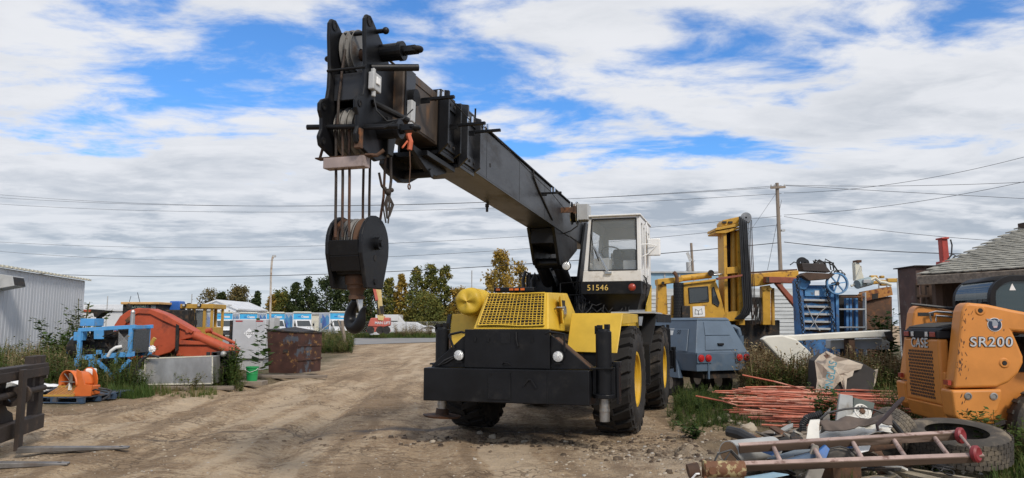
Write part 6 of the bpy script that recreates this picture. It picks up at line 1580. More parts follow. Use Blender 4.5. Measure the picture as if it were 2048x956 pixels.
ym(PW(YM).lathe([(0.03, -0.1), (0.17, -0.1), (0.17, 0.1), (0.03, 0.1)], tuple(W(1492, 436, DY - 0.2)), (0.3, 1, 0), 20, True), 'hose_pulley', 'steel', smooth=True)
# long beam to the right and its leg
ym(zp([(1490, 548), (1600, 540), (1600, 556), (1560, 565), (1525, 571), (1490, 573)], DY, DY + 0.1, DY + 0.5), 'main_beam', bevel=0.02)
ym(zp([(1505, 543), (1598, 537), (1598, 540), (1505, 546)], DY, DY + 0.15, DY + 0.3), 'beam_pipe', 'rust')
ym(zp([(1432, 556), (1483, 549), (1483, 553), (1434, 560)], DY - 0.2, DY - 0.3, DY - 0.15), 'push_rod', 'redprimer', bevel=0.006)
ym(zp([(1527, 554), (1594, 556), (1594, 567), (1527, 566)], DY, DY - 0.25, DY + 0.05), 'red_beam', 'redprimer', bevel=0.01)
ym(zp([(1527, 555), (1533, 555), (1533, 566), (1527, 566)], DY, DY - 0.262, DY - 0.252), 'beam_end', 'dark')
ym(zp([(1547, 567), (1557, 567), (1598, 613), (1594, 624)], DY, DY - 0.2, DY + 0.0), 'diagonal_brace', 'redprimer', bevel=0.01)
ym(zp([(1525, 572), (1541, 570), (1542, 650), (1526, 650)], DY, DY + 0.0, DY + 0.3), 'outrigger_leg', bevel=0.02)
ym(PW(YM).cyl(tuple(W(1545, 576, DY + 0.2)), tuple(W(1546, 650, DY + 0.2)), 0.06, n=12).cyl(tuple(W(1529, 577, DY - 0.05)), tuple(W(1529, 577, DY + 0.02)), 0.06, n=12).cyl(tuple(W(1540, 577, DY - 0.05)), tuple(W(1540, 577, DY + 0.02)), 0.06, n=12), 'leg_cylinder', 'oldyellow', smooth=True)
hs = PW(YM)
for k in range(12):
    a = random.uniform(1504, 1522)
    hs.tube([tuple(W(a, random.uniform(595, 605), DY + 0.1)), tuple(W(a + random.uniform(-5, 5), 620, DY)), tuple(W(a + random.uniform(-8, 4), 648, DY))], 0.02, 5)
hs.box((W(1506, 650, DY).x, DY + 0.1, W(0, 608, DY).z), (W(1525, 650, DY).x, DY + 0.4, W(0, 594, DY).z))
ym(hs, 'valve_bank', 'dark')
ym(zp([(1320, 640), (1560, 640), (1560, 690), (1320, 690)], DY + 0.4, DY + 0.4, DY + 2.2), 'carrier_body', 'dark', bevel=0.03)
for a in (1345, 1400, 1500, 1540):
    ym(PW(YM).cyl((W(a, 650, DY).x, DY + 0.2, 0.55), (W(a, 650, DY).x, DY + 0.7, 0.55), 0.55, n=24), 'wheel', 'rubber', smooth=True)

# blue chain machine
DB = 21.5
BM = thing('chain_machine', 'blue steel conveyor machine with slatted front, heavy chains and spoked wheel', 'conveyor', (W(1665, 650, DB).x, DB + 0.5, 0))
def bmp(mb, n_, m='mblue', par=None, **kw): return pt(mb, n_, m, par or BM, **kw)
def zb2(L, y0, y1, D=DB): return PW(BM).prism(XZ(L, D), 1, y0, y1)
bmp(zb2([(1598, 570), (1668, 570), (1672, 720), (1604, 720)], DB + 0.06, DB + 0.5), 'front_panel')
bmp(zb2([(1597, 560), (1604, 560), (1612, 720), (1604, 720)], DB - 0.05, DB + 0.5), 'side_rail', bevel=0.008)
bmp(zb2([(1659, 572), (1666, 572), (1672, 720), (1664, 720)], DB - 0.05, DB + 0.5), 'side_rail', bevel=0.008)
for y in (598, 611, 626, 641, 655):
    s_ = bmp(zb2([(1607, y), (1660, y + 1), (1660, y + 5), (1607, y + 4)], DB - 0.05, DB + 0.05), 'slat', 'grey', bevel=0.006)
    bmp(zb2([(1609, y + 4.5), (1659, y + 5.5), (1659, y + 8), (1640, y + 10), (1625, y + 7), (1609, y + 8)], DB + 0.02, DB + 0.055), 'dirt_build_up', 'rust', s_)
bmp(zb2([(1609, 576), (1660, 578), (1661, 594), (1610, 592)], DB - 0.01, DB + 0.05), 'upper_plate', bevel=0.006)
bmp(zb2([(1629, 581), (1638, 581), (1638, 591), (1629, 591)], DB - 0.018, DB - 0.012), 'warning_label', 'white')
bmp(zb2([(1596, 552), (1605, 546), (1662, 549), (1650, 559), (1610, 562)], DB - 0.3, DB + 0.2), 'hood_flap', 'brown', bevel=0.01)
bmp(zb2([(1599, 527), (1644, 528), (1658, 545), (1603, 542)], DB - 0.15, DB + 0.25), 'hood_flap', mat('dark_brown_steel', (0.035, 0.024, 0.02), 0.6, var=0.3), bevel=0.01)
bmp(zb2([(1596, 556), (1618, 555), (1620, 566), (1610, 580), (1598, 578)], DB - 0.08, DB + 0.4), 'gear_guard', bevel=0.02)
bmp(PW(BM).lathe([(0.05, -0.08), (0.15, -0.08), (0.16, 0), (0.15, 0.08), (0.05, 0.08)], tuple(W(1604, 525, DB + 0.2)), (0.4, 1, 0), 22, True).lathe([(0.03, -0.04), (0.12, -0.04), (0.12, 0.04), (0.03, 0.04)], tuple(W(1610, 526, DB + 0.0)), (0.4, 1, 0), 18, True), 'hose_reel', 'hose', smooth=True)
hs = PW(BM)
for k in range(9):
    a = random.uniform(1622, 1650)
    hs.tube([tuple(W(a, 528, DB + 0.1)), tuple(W(a + random.uniform(-6, 6), random.uniform(518, 524), DB)), tuple(W(a + random.uniform(4, 18), 526, DB)), tuple(W(a + 18, 540, DB))], 0.02, 5)
hs.tube([tuple(W(a, b, DB)) for a, b in ((1658, 527), (1668, 531), (1674, 540), (1677, 548))], 0.022, 6)
hs.tube([tuple(W(a, b, DB)) for a, b in ((1580, 530), (1588, 524), (1596, 527))], 0.015, 5)
bmp(hs, 'hose_tangle', 'hose')['kind'] = 'stuff'
# spoked wheel
wc = W(1674, 567, DB - 0.2)
wh_ = bmp(PW(BM).lathe([(0.27, -0.05), (0.31, -0.05), (0.31, 0.05), (0.27, 0.05)], wc, (0, 1, 0), 36, True), 'drive_wheel', mat('pale_blue_paint', (0.13, 0.30, 0.52), 0.5, var=0.2, dirt=(0.3, 0.3, 0.28), dirt_lo=0.5, dirt_hi=0.7), smooth=True)
for k in range(6):
    a = k * math.pi / 3 + 0.15
    bmp(PW(BM).beam(wc, wc + Vector((math.cos(a), 0, math.sin(a))) * 0.28, 0.03, 0.055, up=(0, 1, 0)), 'spoke', bpy.data.materials['pale_blue_paint'], wh_)
bmp(PW(BM).cyl(wc - Vector((0, 0.06, 0)), wc + Vector((0, 0.3, 0)), 0.05, n=14), 'wheel_hub', 'dark', wh_, smooth=True)
# chains: links as rings along paths
def chain(path, pitch, r, rad, name='chain'):
    P = [Vector(p) for p in path]
    q = PW(BM)
    k = 0
    for a, b in zip(P[:-1], P[1:]):
        L = (b - a).length; n = max(1, int(L / pitch)); d3 = (b - a).normalized()
        for i in range(n):
            c_ = a + d3 * (i + 0.5) * L / n
            side = d3.cross(Vector((0, 1, 0)) if k % 2 else Vector((1, 0.2, 0))).normalized()
            q.tube([c_ - d3 * pitch * 0.6, c_ - d3 * pitch * 0.3 + side * r, c_ + d3 * pitch * 0.3 + side * r, c_ + d3 * pitch * 0.6, c_ + d3 * pitch * 0.3 - side * r, c_ - d3 * pitch * 0.3 - side * r, c_ - d3 * pitch * 0.6], rad, 5)
            k += 1
    return bmp(q, name, 'dark')
chain([W(a, b, DB - 0.12) for a, b in ((1596, 552), (1593, 570), (1598, 590), (1601, 620), (1606, 660), (1610, 690))], 0.09, 0.035, 0.016)
chain([W(a, b, DB - 0.12) for a, b in ((1690, 550), (1678, 541), (1662, 545), (1653, 560), (1654, 585), (1659, 610), (1665, 635), (1670, 660), (1674, 690))], 0.09, 0.035, 0.016)
# right cage
bmp(zb2([(1670, 588), (1676, 588), (1679, 720), (1673, 720)], DB - 0.05, DB + 0.1), 'cage_post', bevel=0.006)
bmp(zb2([(1728, 585), (1731, 585), (1733, 720), (1730, 720)], DB - 0.05, DB + 0.1), 'cage_post', 'grey', bevel=0.006)
for a in (1697, 1704, 1716):
    bmp(zb2([(a, 596), (a + 5, 596), (a + 6, 720), (a + 1, 720)], DB + 0.15, DB + 0.3), 'cage_bar', bevel=0.006)
for y, m in ((592, 'rust'), (617, 'grey'), (653, 'grey')):
    bmp(zb2([(1676, y), (1729, y), (1729, y + 3), (1676, y + 3)], DB - 0.04, DB + 0.06), 'cage_rail', m, bevel=0.004)
bmp(zb2([(1676, 588), (1730, 588), (1732, 720), (1678, 720)], DB + 0.45, DB + 0.5), 'cage_back', 'dark')
bmp(PW(BM).tube([tuple(W(a, b, DB - 0.08)) for a, b in ((1612, 608), (1622, 630), (1632, 650), (1640, 662))], 0.012, 5).tube([tuple(W(a, b, DB - 0.09)) for a, b in ((1655, 612), (1640, 625), (1628, 645), (1618, 660))], 0.010, 5), 'loose_wire', 'grey')

# rusty frame with motor
RF = thing('motor_frame', 'orange rusted steel frame carrying a grey electric motor and an upright cream post', 'machine frame', (W(1750, 650, 22).x, 22.3, 0))
MT['orangerust'] = mat('orange_rust', (0.38, 0.17, 0.04), 0.75, var=0.25, dirt=(0.16, 0.055, 0.025), dirt_lo=0.48, dirt_hi=0.6, dscale=4, bump=0.2)
def rfp(L, y0, y1, n_, m, D=22.0, **kw): return pt(PW(RF).prism(XZ(L, D), 1, y0, y1), n_, m, RF, **kw)
rfp([(1730, 583), (1783, 573), (1786, 590), (1733, 602)], 22, 22.4, 'frame_box', 'orangerust', bevel=0.01)
rfp([(1744, 588), (1756, 586), (1756, 597), (1744, 599)], 21.99, 22.0 - 0.003, 'frame_opening', 'dark')
rfp([(1712, 590), (1720, 585), (1724, 600), (1720, 603), (1714, 602)], 21.7, 21.95, 'rusty_bracket', 'orangerust')
rfp([(1733, 602), (1788, 592), (1790, 720), (1735, 720)], 22.1, 23.0, 'rusty_tank', 'rust', bevel=0.03)
rfp([(1716, 524), (1724, 522), (1735, 556), (1718, 560)], 22.2, 22.4, 'upright_post', 'cream', bevel=0.01)
rfp([(1719, 519), (1728, 519), (1728, 524), (1719, 524)], 22.15, 22.45, 'post_cap', 'rust')
rfp([(1727, 530), (1732, 530), (1736, 558), (1730, 558)], 22.3, 22.45, 'post_board', 'wood')
pt(PW(RF).cyl(tuple(W(1714, 569, 21.9)), tuple(W(1740, 562, 22.1)), 0.13, n=20), 'motor', mat('motor_grey_green', (0.25, 0.32, 0.34), 0.5), RF, smooth=True)
pt(PW(RF).box((W(1724, 650, 22).x, 21.75, W(0, 567, 22).z), (W(1738, 650, 22).x, 21.85, W(0, 560, 22).z)), 'terminal_box', 'grey', RF, bevel=0.01)
pt(PW(RF).tube([tuple(W(a, b, 22)) for a, b in ((1722, 535), (1716, 550), (1712, 562), (1708, 570), (1702, 572))], 0.035, 7).tube([tuple(W(a, b, 22)) for a, b in ((1738, 562), (1750, 556), (1760, 564), (1772, 566), (1782, 570))], 0.05, 8), 'pipe', 'cream', RF, smooth=True)
q = PW(RF)
for k in range(9):
    c_ = W(random.uniform(1738, 1778), random.uniform(556, 572), 22.2)
    q.box(c_, c_ + Vector((random.uniform(.1, .3), random.uniform(.1, .3), random.uniform(.05, .12))))
pt(q, 'gear_casing', 'oldyellow', RF, bevel=0.02)

# white boom arm lying in the weeds
DW = 17.0
WA = thing('crane_jib', 'long white steel jib arm with a broad hooked end lying in the weeds', 'boom', (W(1650, 650, DW).x, DW + 0.2, 0))
pt(PW(WA).prism(XZ([(1545, 672), (1580, 671), (1700, 664), (1784, 660), (1786, 664), (1784, 682), (1774, 674), (1700, 677), (1588, 682)], DW), 1, DW + 0.05, DW + 0.35), 'arm', mat('old_white_paint', (0.68, 0.66, 0.58), 0.5, var=0.07, dirt=(0.36, 0.31, 0.23), dirt_lo=0.6, dirt_hi=0.8), WA, bevel=0.02)
pt(PW(WA).prism(XZ([(1519, 678), (1530, 672), (1560, 670), (1588, 678), (1612, 700), (1626, 715), (1618, 735), (1590, 748), (1570, 735), (1545, 705)], DW), 1, DW - 0.15, DW + 0.04), 'hooked_end', bpy.data.materials['old_white_paint'], WA, bevel=0.03)
pt(PW(WA).prism(XZ([(1665, 680), (1770, 676), (1784, 684), (1784, 700), (1665, 698)], DW + 0.3), 1, DW + 0.4, DW + 0.7), 'rear_arm', 'grey', WA, bevel=0.02)
pt(PW(WA).prism(XZ([(1774, 664), (1786, 662), (1790, 684), (1780, 680)], DW - 0.1), 1, DW - 0.05, DW + 0.045), 'arm_tip', 'dark', WA)
pt(PW(WA).box((W(1700, 650, DW).x, DW + 0.1, 0.0), (W(1712, 650, DW).x, DW + 0.35, W(0, 677, DW).z)), 'stand', 'rust', WA)

# shed with shingled roof
SA = Vector((8.22, 15.05, 2.66)); ev = Vector((0.47, -0.883, 0)); up_ = Vector((0.883, 0.47, 0)); PITCHR = math.atan(0.315)
SH = thing('shed', 'old open shed with a grey shingled roof and a weathered eave board', 'shed', (SA.x + 1.5, SA.y - 1, 0))
def shp(a, b, h=0.0):  # along eave, up the slope (horizontal metres), height off the roof
    return SA + ev * a + up_ * b + Vector((0, 0, b * 0.315 + h))
EL, RLn = 3.9, 3.75
pt(PW(SH).hexa([shp(-0.02, -0.02, -0.06), shp(EL, -0.02, -0.06), shp(EL, RLn, -0.06), shp(-0.02, RLn, -0.06), shp(-0.02, -0.02, -0.01), shp(EL, -0.02, -0.01), shp(EL, RLn, -0.01), shp(-0.02, RLn, -0.01)]), 'roof_deck', 'brown', SH)
NRW, NCL = 23, 12
sm = None
cell = EL / NCL; ex = RLn / NRW
random.seed(31)
def shingle_mesh(seed):
    random.seed(seed)
    sl_ = Vector((up_.x, up_.y, 0.315)).normalized(); nrm = ev.cross(sl_).normalized()
    if nrm.z < 0: nrm = -nrm
    Lx, Ly, th = cell * 0.985, ex * 1.75, 0.022
    v = []
    for (a, b, h) in ((0, 0, 0.024), (0.33, -0.012, 0.03), (0.66, 0.008, 0.022), (1, 0, 0.028), (0, 1, 0.002), (1, 1, 0.002)):
        q_ = ev * (a * Lx) + sl_ * (b * Ly + random.uniform(-0.008, 0.008)) + nrm * (h + random.uniform(-0.003, 0.006))
        v.append(q_)
    v2 = [q_ - nrm * th for q_ in v]
    f = [(0, 1, 2, 3, 5, 4), (6, 10, 11, 9, 8, 7), (0, 6, 7, 1), (1, 7, 8, 2), (2, 8, 9, 3), (3, 9, 11, 5), (5, 11, 10, 4), (4, 10, 6, 0)]
    me_ = bpy.data.meshes.new('shingle'); me_.from_pydata([tuple(q_) for q_ in v + v2], [], f); me_.materials.append(MT['shingle'])
    return me_
sms = [shingle_mesh(k) for k in range(6)]
ish = inv(SH)
for r_ in range(NRW):
    for c_ in range(NCL):
        o = bpy.data.objects.new('shingle', sms[random.randrange(6)]); COL.objects.link(o); o.parent = SH
        o.location = ish @ shp((c_ + (0.5 if r_ % 2 else 0)) * cell - 0.08, r_ * ex - 0.03 + random.uniform(-0.012, 0.012), random.uniform(0, 0.006))
        o.rotation_euler = (0, 0, random.uniform(-0.02, 0.02))
fb = pt(PW(SH).hexa([shp(-0.05, -0.07, -0.19), shp(EL, -0.07, -0.19), shp(EL, -0.025, -0.19), shp(-0.05, -0.025, -0.19), shp(-0.05, -0.07, -0.015), shp(EL, -0.07, -0.015), shp(EL, -0.025, -0.015), shp(-0.05, -0.025, -0.015)]), 'eave_board', 'wood', SH, bevel=0.008)
for (a, b) in ((0.15, 0.25), (2.2, 0.25), (0.15, 3.4)):
    q_ = shp(a, b)
    pt(PW(SH).box((q_.x - 0.07, q_.y - 0.07, 0), (q_.x + 0.07, q_.y + 0.07, q_.z - 0.07)), 'post', 'brown', SH, bevel=0.006)
w0, w1, w2 = shp(0.1, 1.6), shp(EL, 1.6), shp(0.1, 3.6)
pt(PW(SH).hexa([(w0.x, w0.y, 0), (w1.x, w1.y, 0), (w1.x + 0.05, w1.y + 0.03, 0), (w0.x + 0.05, w0.y + 0.03, 0), (w0.x, w0.y, 2.95), (w1.x, w1.y, 2.95), (w1.x + 0.05, w1.y + 0.03, 2.95), (w0.x + 0.05, w0.y + 0.03, 2.95)]), 'back_wall', 'brown', SH)
e0, e1 = shp(0.12, 0.3), shp(0.12, 3.7)
n = 12
for k in range(n):
    a_ = e0.lerp(e1, k / n); b_ = e0.lerp(e1, (k + 0.95) / n)
    pt(PW(SH).hexa([(a_.x, a_.y, 0), (b_.x, b_.y, 0), (b_.x - 0.014, b_.y + 0.027, 0), (a_.x - 0.014, a_.y + 0.027, 0), (a_.x, a_.y, a_.z - 0.08), (b_.x, b_.y, b_.z - 0.08), (b_.x - 0.014, b_.y + 0.027, b_.z - 0.08), (a_.x - 0.014, a_.y + 0.027, a_.z - 0.08)]), 'wall_board', 'brown', SH)
rc = shp(0.3, 3.55)
pt(PW(SH).box((rc.x - 0.1, rc.y - 0.1, rc.z - 0.1), (rc.x + 0.9, rc.y + 0.3, rc.z + 0.14)).cyl((rc.x, rc.y, rc.z + 0.1), (rc.x, rc.y, rc.z + 0.24), 0.03, n=8), 'ridge_beam', 'brown', SH)
# wooden rack beside the shed, with shelf box
WR = thing('timber_rack', 'dark brown timber rack with open shelves beside the shed', 'rack', (W(1870, 650, 17).x, 17.2, 0))
for a in (1838, 1858, 1880, 1905):
    pt(PW(WR).box((W(a, 650, 17).x, 17.0, 0), (W(a + 5, 650, 17).x, 17.08, W(0, 566, 17).z)), 'rack_post', 'brown', WR, bevel=0.004)
for y in (566, 590, 612, 640):
    pt(PW(WR).box((W(1835, 650, 17).x, 16.96, W(0, y + 5, 17).z), (W(1925, 650, 17).x, 16.995, W(0, y, 17).z)), 'rack_rail', 'brown', WR, bevel=0.004)
pt(PW(WR).box((W(1862, 650, 17).x, 17.3, 0), (W(1935, 650, 17).x, 17.35, W(0, 565, 17).z)), 'rack_back', 'brown', WR)
SB = thing('rusted_cabinet', 'tall rusty brown steel cabinet with an overhanging lid behind the shed', 'cabinet', (W(1870, 650, 19).x, 19.2, 0))
pt(PW(SB).box((W(1838, 650, 19).x, 19.0, 0.0), (W(1905, 650, 19).x, 19.9, W(0, 533, 19).z)), 'cabinet_body', mat('cabinet_brown', (0.10, 0.055, 0.045), 0.75, var=0.3, dirt=(0.18, 0.15, 0.13), dirt_lo=0.52, dirt_hi=0.7), SB, bevel=0.01)
pt(PW(SB).box((W(1833, 650, 19).x, 18.9, W(0, 533, 19).z), (W(1906, 650, 19).x, 20.0, W(0, 531, 19).z)), 'cabinet_lid', 'dark', SB)
RJ = thing('hydraulic_ram', 'upright red hydraulic ram with a loose hose above the shed roof', 'ram', tuple(W(1889, 531, 19.4)))
pt(PW(RJ).prism(XZ([(1879, 477), (1891, 476), (1896, 529), (1883, 529)], 19.4), 1, 19.3, 19.5), 'ram_body', mat('ram_red', (0.42, 0.05, 0.035), 0.5, dirt=(0.2, 0.05, 0.04), dirt_lo=0.55, dirt_hi=0.75), RJ, bevel=0.02)
for L in ([(1877, 476), (1892, 475), (1892, 479), (1877, 479)], [(1878, 523), (1900, 523), (1903, 531), (1878, 531)]): pt(PW(RJ).prism(XZ(L, 19.4), 1, 19.25, 19.55), 'ram_collar', bpy.data.materials['ram_red'], RJ, bevel=0.01)
pt(PW(RJ).tube([tuple(W(a, b, 19.35)) for a, b in ((1901, 479), (1904, 490), (1903, 508), (1898, 518), (1894, 508), (1890, 485))], 0.018, 6).tube([tuple(W(a, b, 19.3)) for a, b in ((1896, 518), (1905, 508), (1911, 511), (1904, 519), (1898, 524))], 0.02, 6), 'hose', 'hose', RJ)

# skid steer loader
SKO = (5.52, 9.5, 0)
SK = thing('skid_steer_loader', 'orange CASE SR200 skid steer loader with black cab parked in the weeds', 'skid steer', SKO, 6)
def sk(mb, n_, m='caseorange', par=None, **kw): return pt(mb, n_, m, par or SK, **kw)
def tower(y0, y1):
    return MB().prism([(-0.01, 0.86), (0.50, 0.88), (0.64, 0.94), (0.76, 1.05), (0.83, 1.18), (0.835, 1.26), (0.77, 1.46), (0.73, 1.57), (1.6, 1.50), (2.3, 1.2), (2.4, 1.38), (1.7, 1.68), (1.15, 1.76), (0.75, 1.84), (0.45, 1.91), (0.24, 1.93), (0.19, 1.91), (0.15, 1.82)], 1, y0, y1)
sk(tower(0.0, 0.27), 'loader_tower', bevel=0.035, seg=3)
sk(tower(1.43, 1.70), 'loader_tower', bevel=0.035, seg=3)
sk(MB().prism([(-0.05, 0.845), (0.55, 0.862), (0.53, 0.72), (0.48, 0.60), (0.38, 0.50), (0.05, 0.45), (-0.03, 0.52)], 1, -0.02, 0.30), 'corner_guard', bevel=0.03, seg=3)
sk(MB().prism([(-0.05, 0.845), (0.6, 0.862), (0.5, 0.55), (0.05, 0.45), (-0.03, 0.55)], 1, 1.40, 1.72), 'corner_guard', bevel=0.03, seg=3)
sk(MB().box((0.0, 0.27, 0.45), (1.9, 1.43, 1.05)), 'chassis', 'caseorange', bevel=0.02)
sk(MB().prism([(0.02, 0.40), (0.6, 0.40), (0.6, 0.62), (-0.04, 0.62)], 1, 0.3, 1.4), 'belly_plate', bevel=0.02)
dr_ = sk(MB().box((-0.03, 0.31, 0.62), (0.1, 1.39, 1.47)), 'engine_door', bevel=0.03, seg=3)
hx = MB()
for r_ in range(15):
    for c_ in range(15):
        y = 0.50 + c_ * 0.051 + (0.025 if r_ % 2 else 0); z = 0.70 + r_ * 0.0425
        if y < 1.25:
            hx.cyl((-0.034, y, z), (-0.0305, y, z), 0.0195, n=6)
sk(hx, 'grille_hole', 'hose', dr_)
sk(MB().prism([(0.30, 1.475), (1.40, 1.475), (1.38, 1.58), (0.32, 1.58)], 0, -0.035, 0.3), 'lamp_bar', 'blackdull', bevel=0.015)
for (y0, y1, m) in ((0.36, 0.52, 'redlens'), (0.58, 0.66, 'lens'), (1.02, 1.10, 'lens'), (1.18, 1.34, 'redlens')):
    sk(MB().box((-0.046, y0, 1.495), (-0.036, y1, 1.56)), 'rear_lamp', m, bevel=0.006)
sk(MB().prism([(0.0, 1.581), (0.05, 1.62), (0.3, 1.66), (0.75, 1.68), (0.75, 1.581)], 1, 0.30, 1.40), 'engine_hood', 'blackdull', bevel=0.02)
lv = MB()
for k in range(26):
    y = 0.36 + 0.04 * k
    lv.tube([(0.04, y, 1.62), (0.15, y, 1.645), (0.3, y, 1.67), (0.7, y, 1.69)], 0.010, 5)
sk(lv, 'hood_louvre', 'hose')
for yy, lab in ((-0.006, 'a'), ):
    for (x, z) in ((0.36, 1.83), (0.60, 1.18)):
        b_ = sk(MB().lathe([(0.0, 0.0), (0.03, 0.0), (0.03, 0.012), (0.05, 0.012), (0.065, 0.0)], (x, 0.0, z), (0, -1, 0), 24), 'pivot_bolt', smooth=True)
        sk(MB().cyl((x, -0.004, z), (x, -0.018, z), 0.028, n=6), 'bolt_head', 'dark', b_)
for x in (0.14, 0.44):
    sk(MB().lathe([(0.045, -0.001), (0.045, 0.01), (0.03, 0.012), (0.03, 0.0)], (x, -0.02, 0.775), (0, -1, 0), 20, True).cyl((x, -0.018, 0.775), (x, -0.024, 0.775), 0.028, n=12), 'bolt', 'steel', smooth=True)
for a, b in (((-0.056, 0.05, 0.90), (-0.015, 0.18, 0.96)), ((-0.056, 1.5, 0.9), (-0.015, 1.6, 0.96))): sk(MB().box(a, b), 'reflector', 'redlens')
MT['chromeletter'] = mat('pale_letter', (0.62, 0.63, 0.64), 0.35, 0.3, var=0.1, bump=0)
text('brand_lettering_edge', 'CASE', MT['hose'], SK, face_mat((-0.034, 0.86, 1.405), (0, -1, 0), (0, 0, 1)), 0.185, 0.003, 0.005, 0.1, sx=1.15, space=1.1)
text('brand_lettering', 'CASE', MT['chromeletter'], SK, face_mat((-0.041, 0.86, 1.405), (0, -1, 0), (0, 0, 1)), 0.185, 0.003, 0.001, 0.1, sx=1.15, space=1.1)
text('model_lettering_edge', 'SR200', MT['hose'], SK, face_mat((0.46, -0.003, 1.435), (1, 0, 0), (0, 0, 1)), 0.168, 0.003, 0.008, 0.08, sx=1.1, space=1.1)
text('model_lettering', 'SR200', MT['chromeletter'], SK, face_mat((0.46, -0.010, 1.435), (1, 0, 0), (0, 0, 1)), 0.168, 0.003, 0.0015, 0.08, sx=1.1, space=1.1)
em = sk(MB().cyl((0.52, 0.0, 1.655), (0.52, -0.006, 1.655), 0.085, n=28), 'round_emblem', 'white')
sk(MB().cyl((0.52, -0.006, 1.655), (0.52, -0.009, 1.655), 0.078, n=28), 'emblem_disc', mat('emblem_navy', (0.02, 0.035, 0.07), 0.4, bump=0), em)
sk(MB().prism([(0.49, 1.70), (0.515, 1.72), (0.545, 1.70), (0.56, 1.665), (0.54, 1.62), (0.51, 1.61), (0.49, 1.64)], 1, -0.012, -0.009).prism([(0.42, 1.73), (0.46, 1.725), (0.50, 1.71), (0.49, 1.695), (0.44, 1.70)], 1, -0.012, -0.0095).prism([(0.55, 1.705), (0.60, 1.725), (0.615, 1.71), (0.56, 1.69)], 1, -0.012, -0.0095), 'emblem_figure', mat('emblem_grey', (0.30, 0.32, 0.36), 0.5, bump=0), em)
sk(MB().prism([(0.50, 1.615), (0.54, 1.615), (0.55, 1.64), (0.50, 1.635)], 1, -0.014, -0.0122), 'emblem_muzzle', mat('emblem_pink', (0.6, 0.42, 0.42), 0.5, bump=0), em)
em2 = sk(MB().cyl((1.14, 0.0, 1.615), (1.14, -0.006, 1.615), 0.115, n=30), 'round_badge', 'chromeletter')
sk(MB().cyl((1.14, -0.006, 1.615), (1.14, -0.01, 1.615), 0.09, n=30), 'badge_disc', 'hose', em2)
text('badge_letter', 'C', MT['chromeletter'], SK, face_mat((1.13, -0.012, 1.615), (1, 0, 0), (0, 0, 1)), 0.17, 0.002, 0.006)
sk(MB().box((0.2, 1.425, 1.78), (0.42, 1.43, 1.83)), 'warning_decal', 'hose')
# far-side arm pipe
sk(MB().tube([(0.35, 1.36, 1.70), (0.33, 1.36, 1.82), (0.42, 1.36, 1.84), (0.9, 1.36, 1.80), (1.4, 1.36, 1.72)], 0.016, 7).tube([(0.4, 1.32, 1.70), (0.40, 1.32, 1.78), (0.9, 1.32, 1.74), (1.4, 1.32, 1.68)], 0.014, 7), 'hydraulic_pipe', 'chrome', smooth=True)
sk(MB().tube([(0.1, 1.4, 1.95), (0.3, 1.42, 1.93), (0.8, 1.40, 1.87), (1.2, 1.4, 1.8)], 0.02, 7), 'hydraulic_hose', 'hose', smooth=True)
# cab
def hoop(x, y0, y1, r=0.045):
    pts = [(x, y0, 1.45)] + [(x + 0.0, y0, 1.7)]
    return pts
def cabarc(xr, zt, rr):
    out = [(xr, 1.50), (xr, zt - rr)]
    for k in range(1, 9):
        a = math.pi - (math.pi / 2) * k / 8
        out.append((xr + rr + rr * math.cos(a), zt - rr + rr * math.sin(a)))
    return out
arc = cabarc(0.66, 2.29, 0.30) + [(2.0, 2.28), (2.0, 2.22)]
inn = [(2.0, 2.20)] + [(x + (0.05 if x < 0.72 else 0.03 if x < 0.92 else 0), z - (0.05 if x > 0.72 else 0.0)) for x, z in reversed(cabarc(0.68, 2.27, 0.27))]
for y0 in (0.34, 1.29):
    sk(MB().prism(arc + inn, 1, y0, y0 + 0.08), 'cab_frame', 'blackdull', bevel=0.015)
    sk(MB().prism([(1.13, 1.50), (1.13, 2.0), (1.17, 2.12), (1.25, 2.22), (1.38, 2.25), (1.38, 2.18), (1.30, 2.15), (1.25, 2.05), (1.24, 1.9), (1.24, 1.50)], 1, y0 - 0.012, y0 + 0.075), 'cab_post', 'blackdull', bevel=0.012)
    sk(MB().prism([(0.70, 1.50), (0.70, 2.0), (0.78, 2.17), (0.92, 2.245), (1.15, 2.245), (1.15, 1.50)], 1, y0 + 0.035, y0 + 0.042), 'side_glass', glass('loader_glass', (0.05, 0.08, 0.09), 0.7) if y0 < 1 else bpy.data.materials['loader_glass'], bevel=0)
def roofs(u, v):
    k = u * (len(arc) - 2)
    i = min(int(k), len(arc) - 3); f = k - i
    x = arc[i][0] * (1 - f) + arc[i + 1][0] * f; z = arc[i][1] * (1 - f) + arc[i + 1][1] * f
    return (x, 0.42 + 0.87 * v, z)
sk(MB().sheet(lambda u, v: roofs(0.55 + 0.45 * u, v), 20, 2), 'cab_roof', 'blackdull', solid=0.03, smooth=True)
sk(MB().sheet(lambda u, v: roofs(0.1 + 0.5 * u, v), 16, 2), 'rear_glass', bpy.data.materials['loader_glass'], smooth=True)
cg = MB()
for k in range(9):
    cg.cyl((1.28 + 0.08 * k, 0.36, 1.5), (1.28 + 0.08 * k, 0.36, 2.2), 0.005, n=5)
    if k < 8: cg.cyl((1.25, 0.36, 1.54 + 0.085 * k), (2.0, 0.36, 1.54 + 0.085 * k), 0.005, n=5)
sk(cg, 'side_screen', 'hose')
sk(MB().prism([(0.75, 1.6), (0.80, 1.85), (0.92, 1.98), (1.0, 1.95), (0.94, 1.8), (0.98, 1.62)], 1, 0.6, 1.1), 'seat', 'hose', bevel=0.03)
sk(MB().prism([(0.92, 2.10), (1.0, 2.10), (0.96, 2.19)], 1, 0.372, 0.376), 'warning_triangle', 'white')
sk(MB().box((0.6, 0.40, 1.05), (2.0, 1.32, 1.50)), 'cab_floor', 'dark')
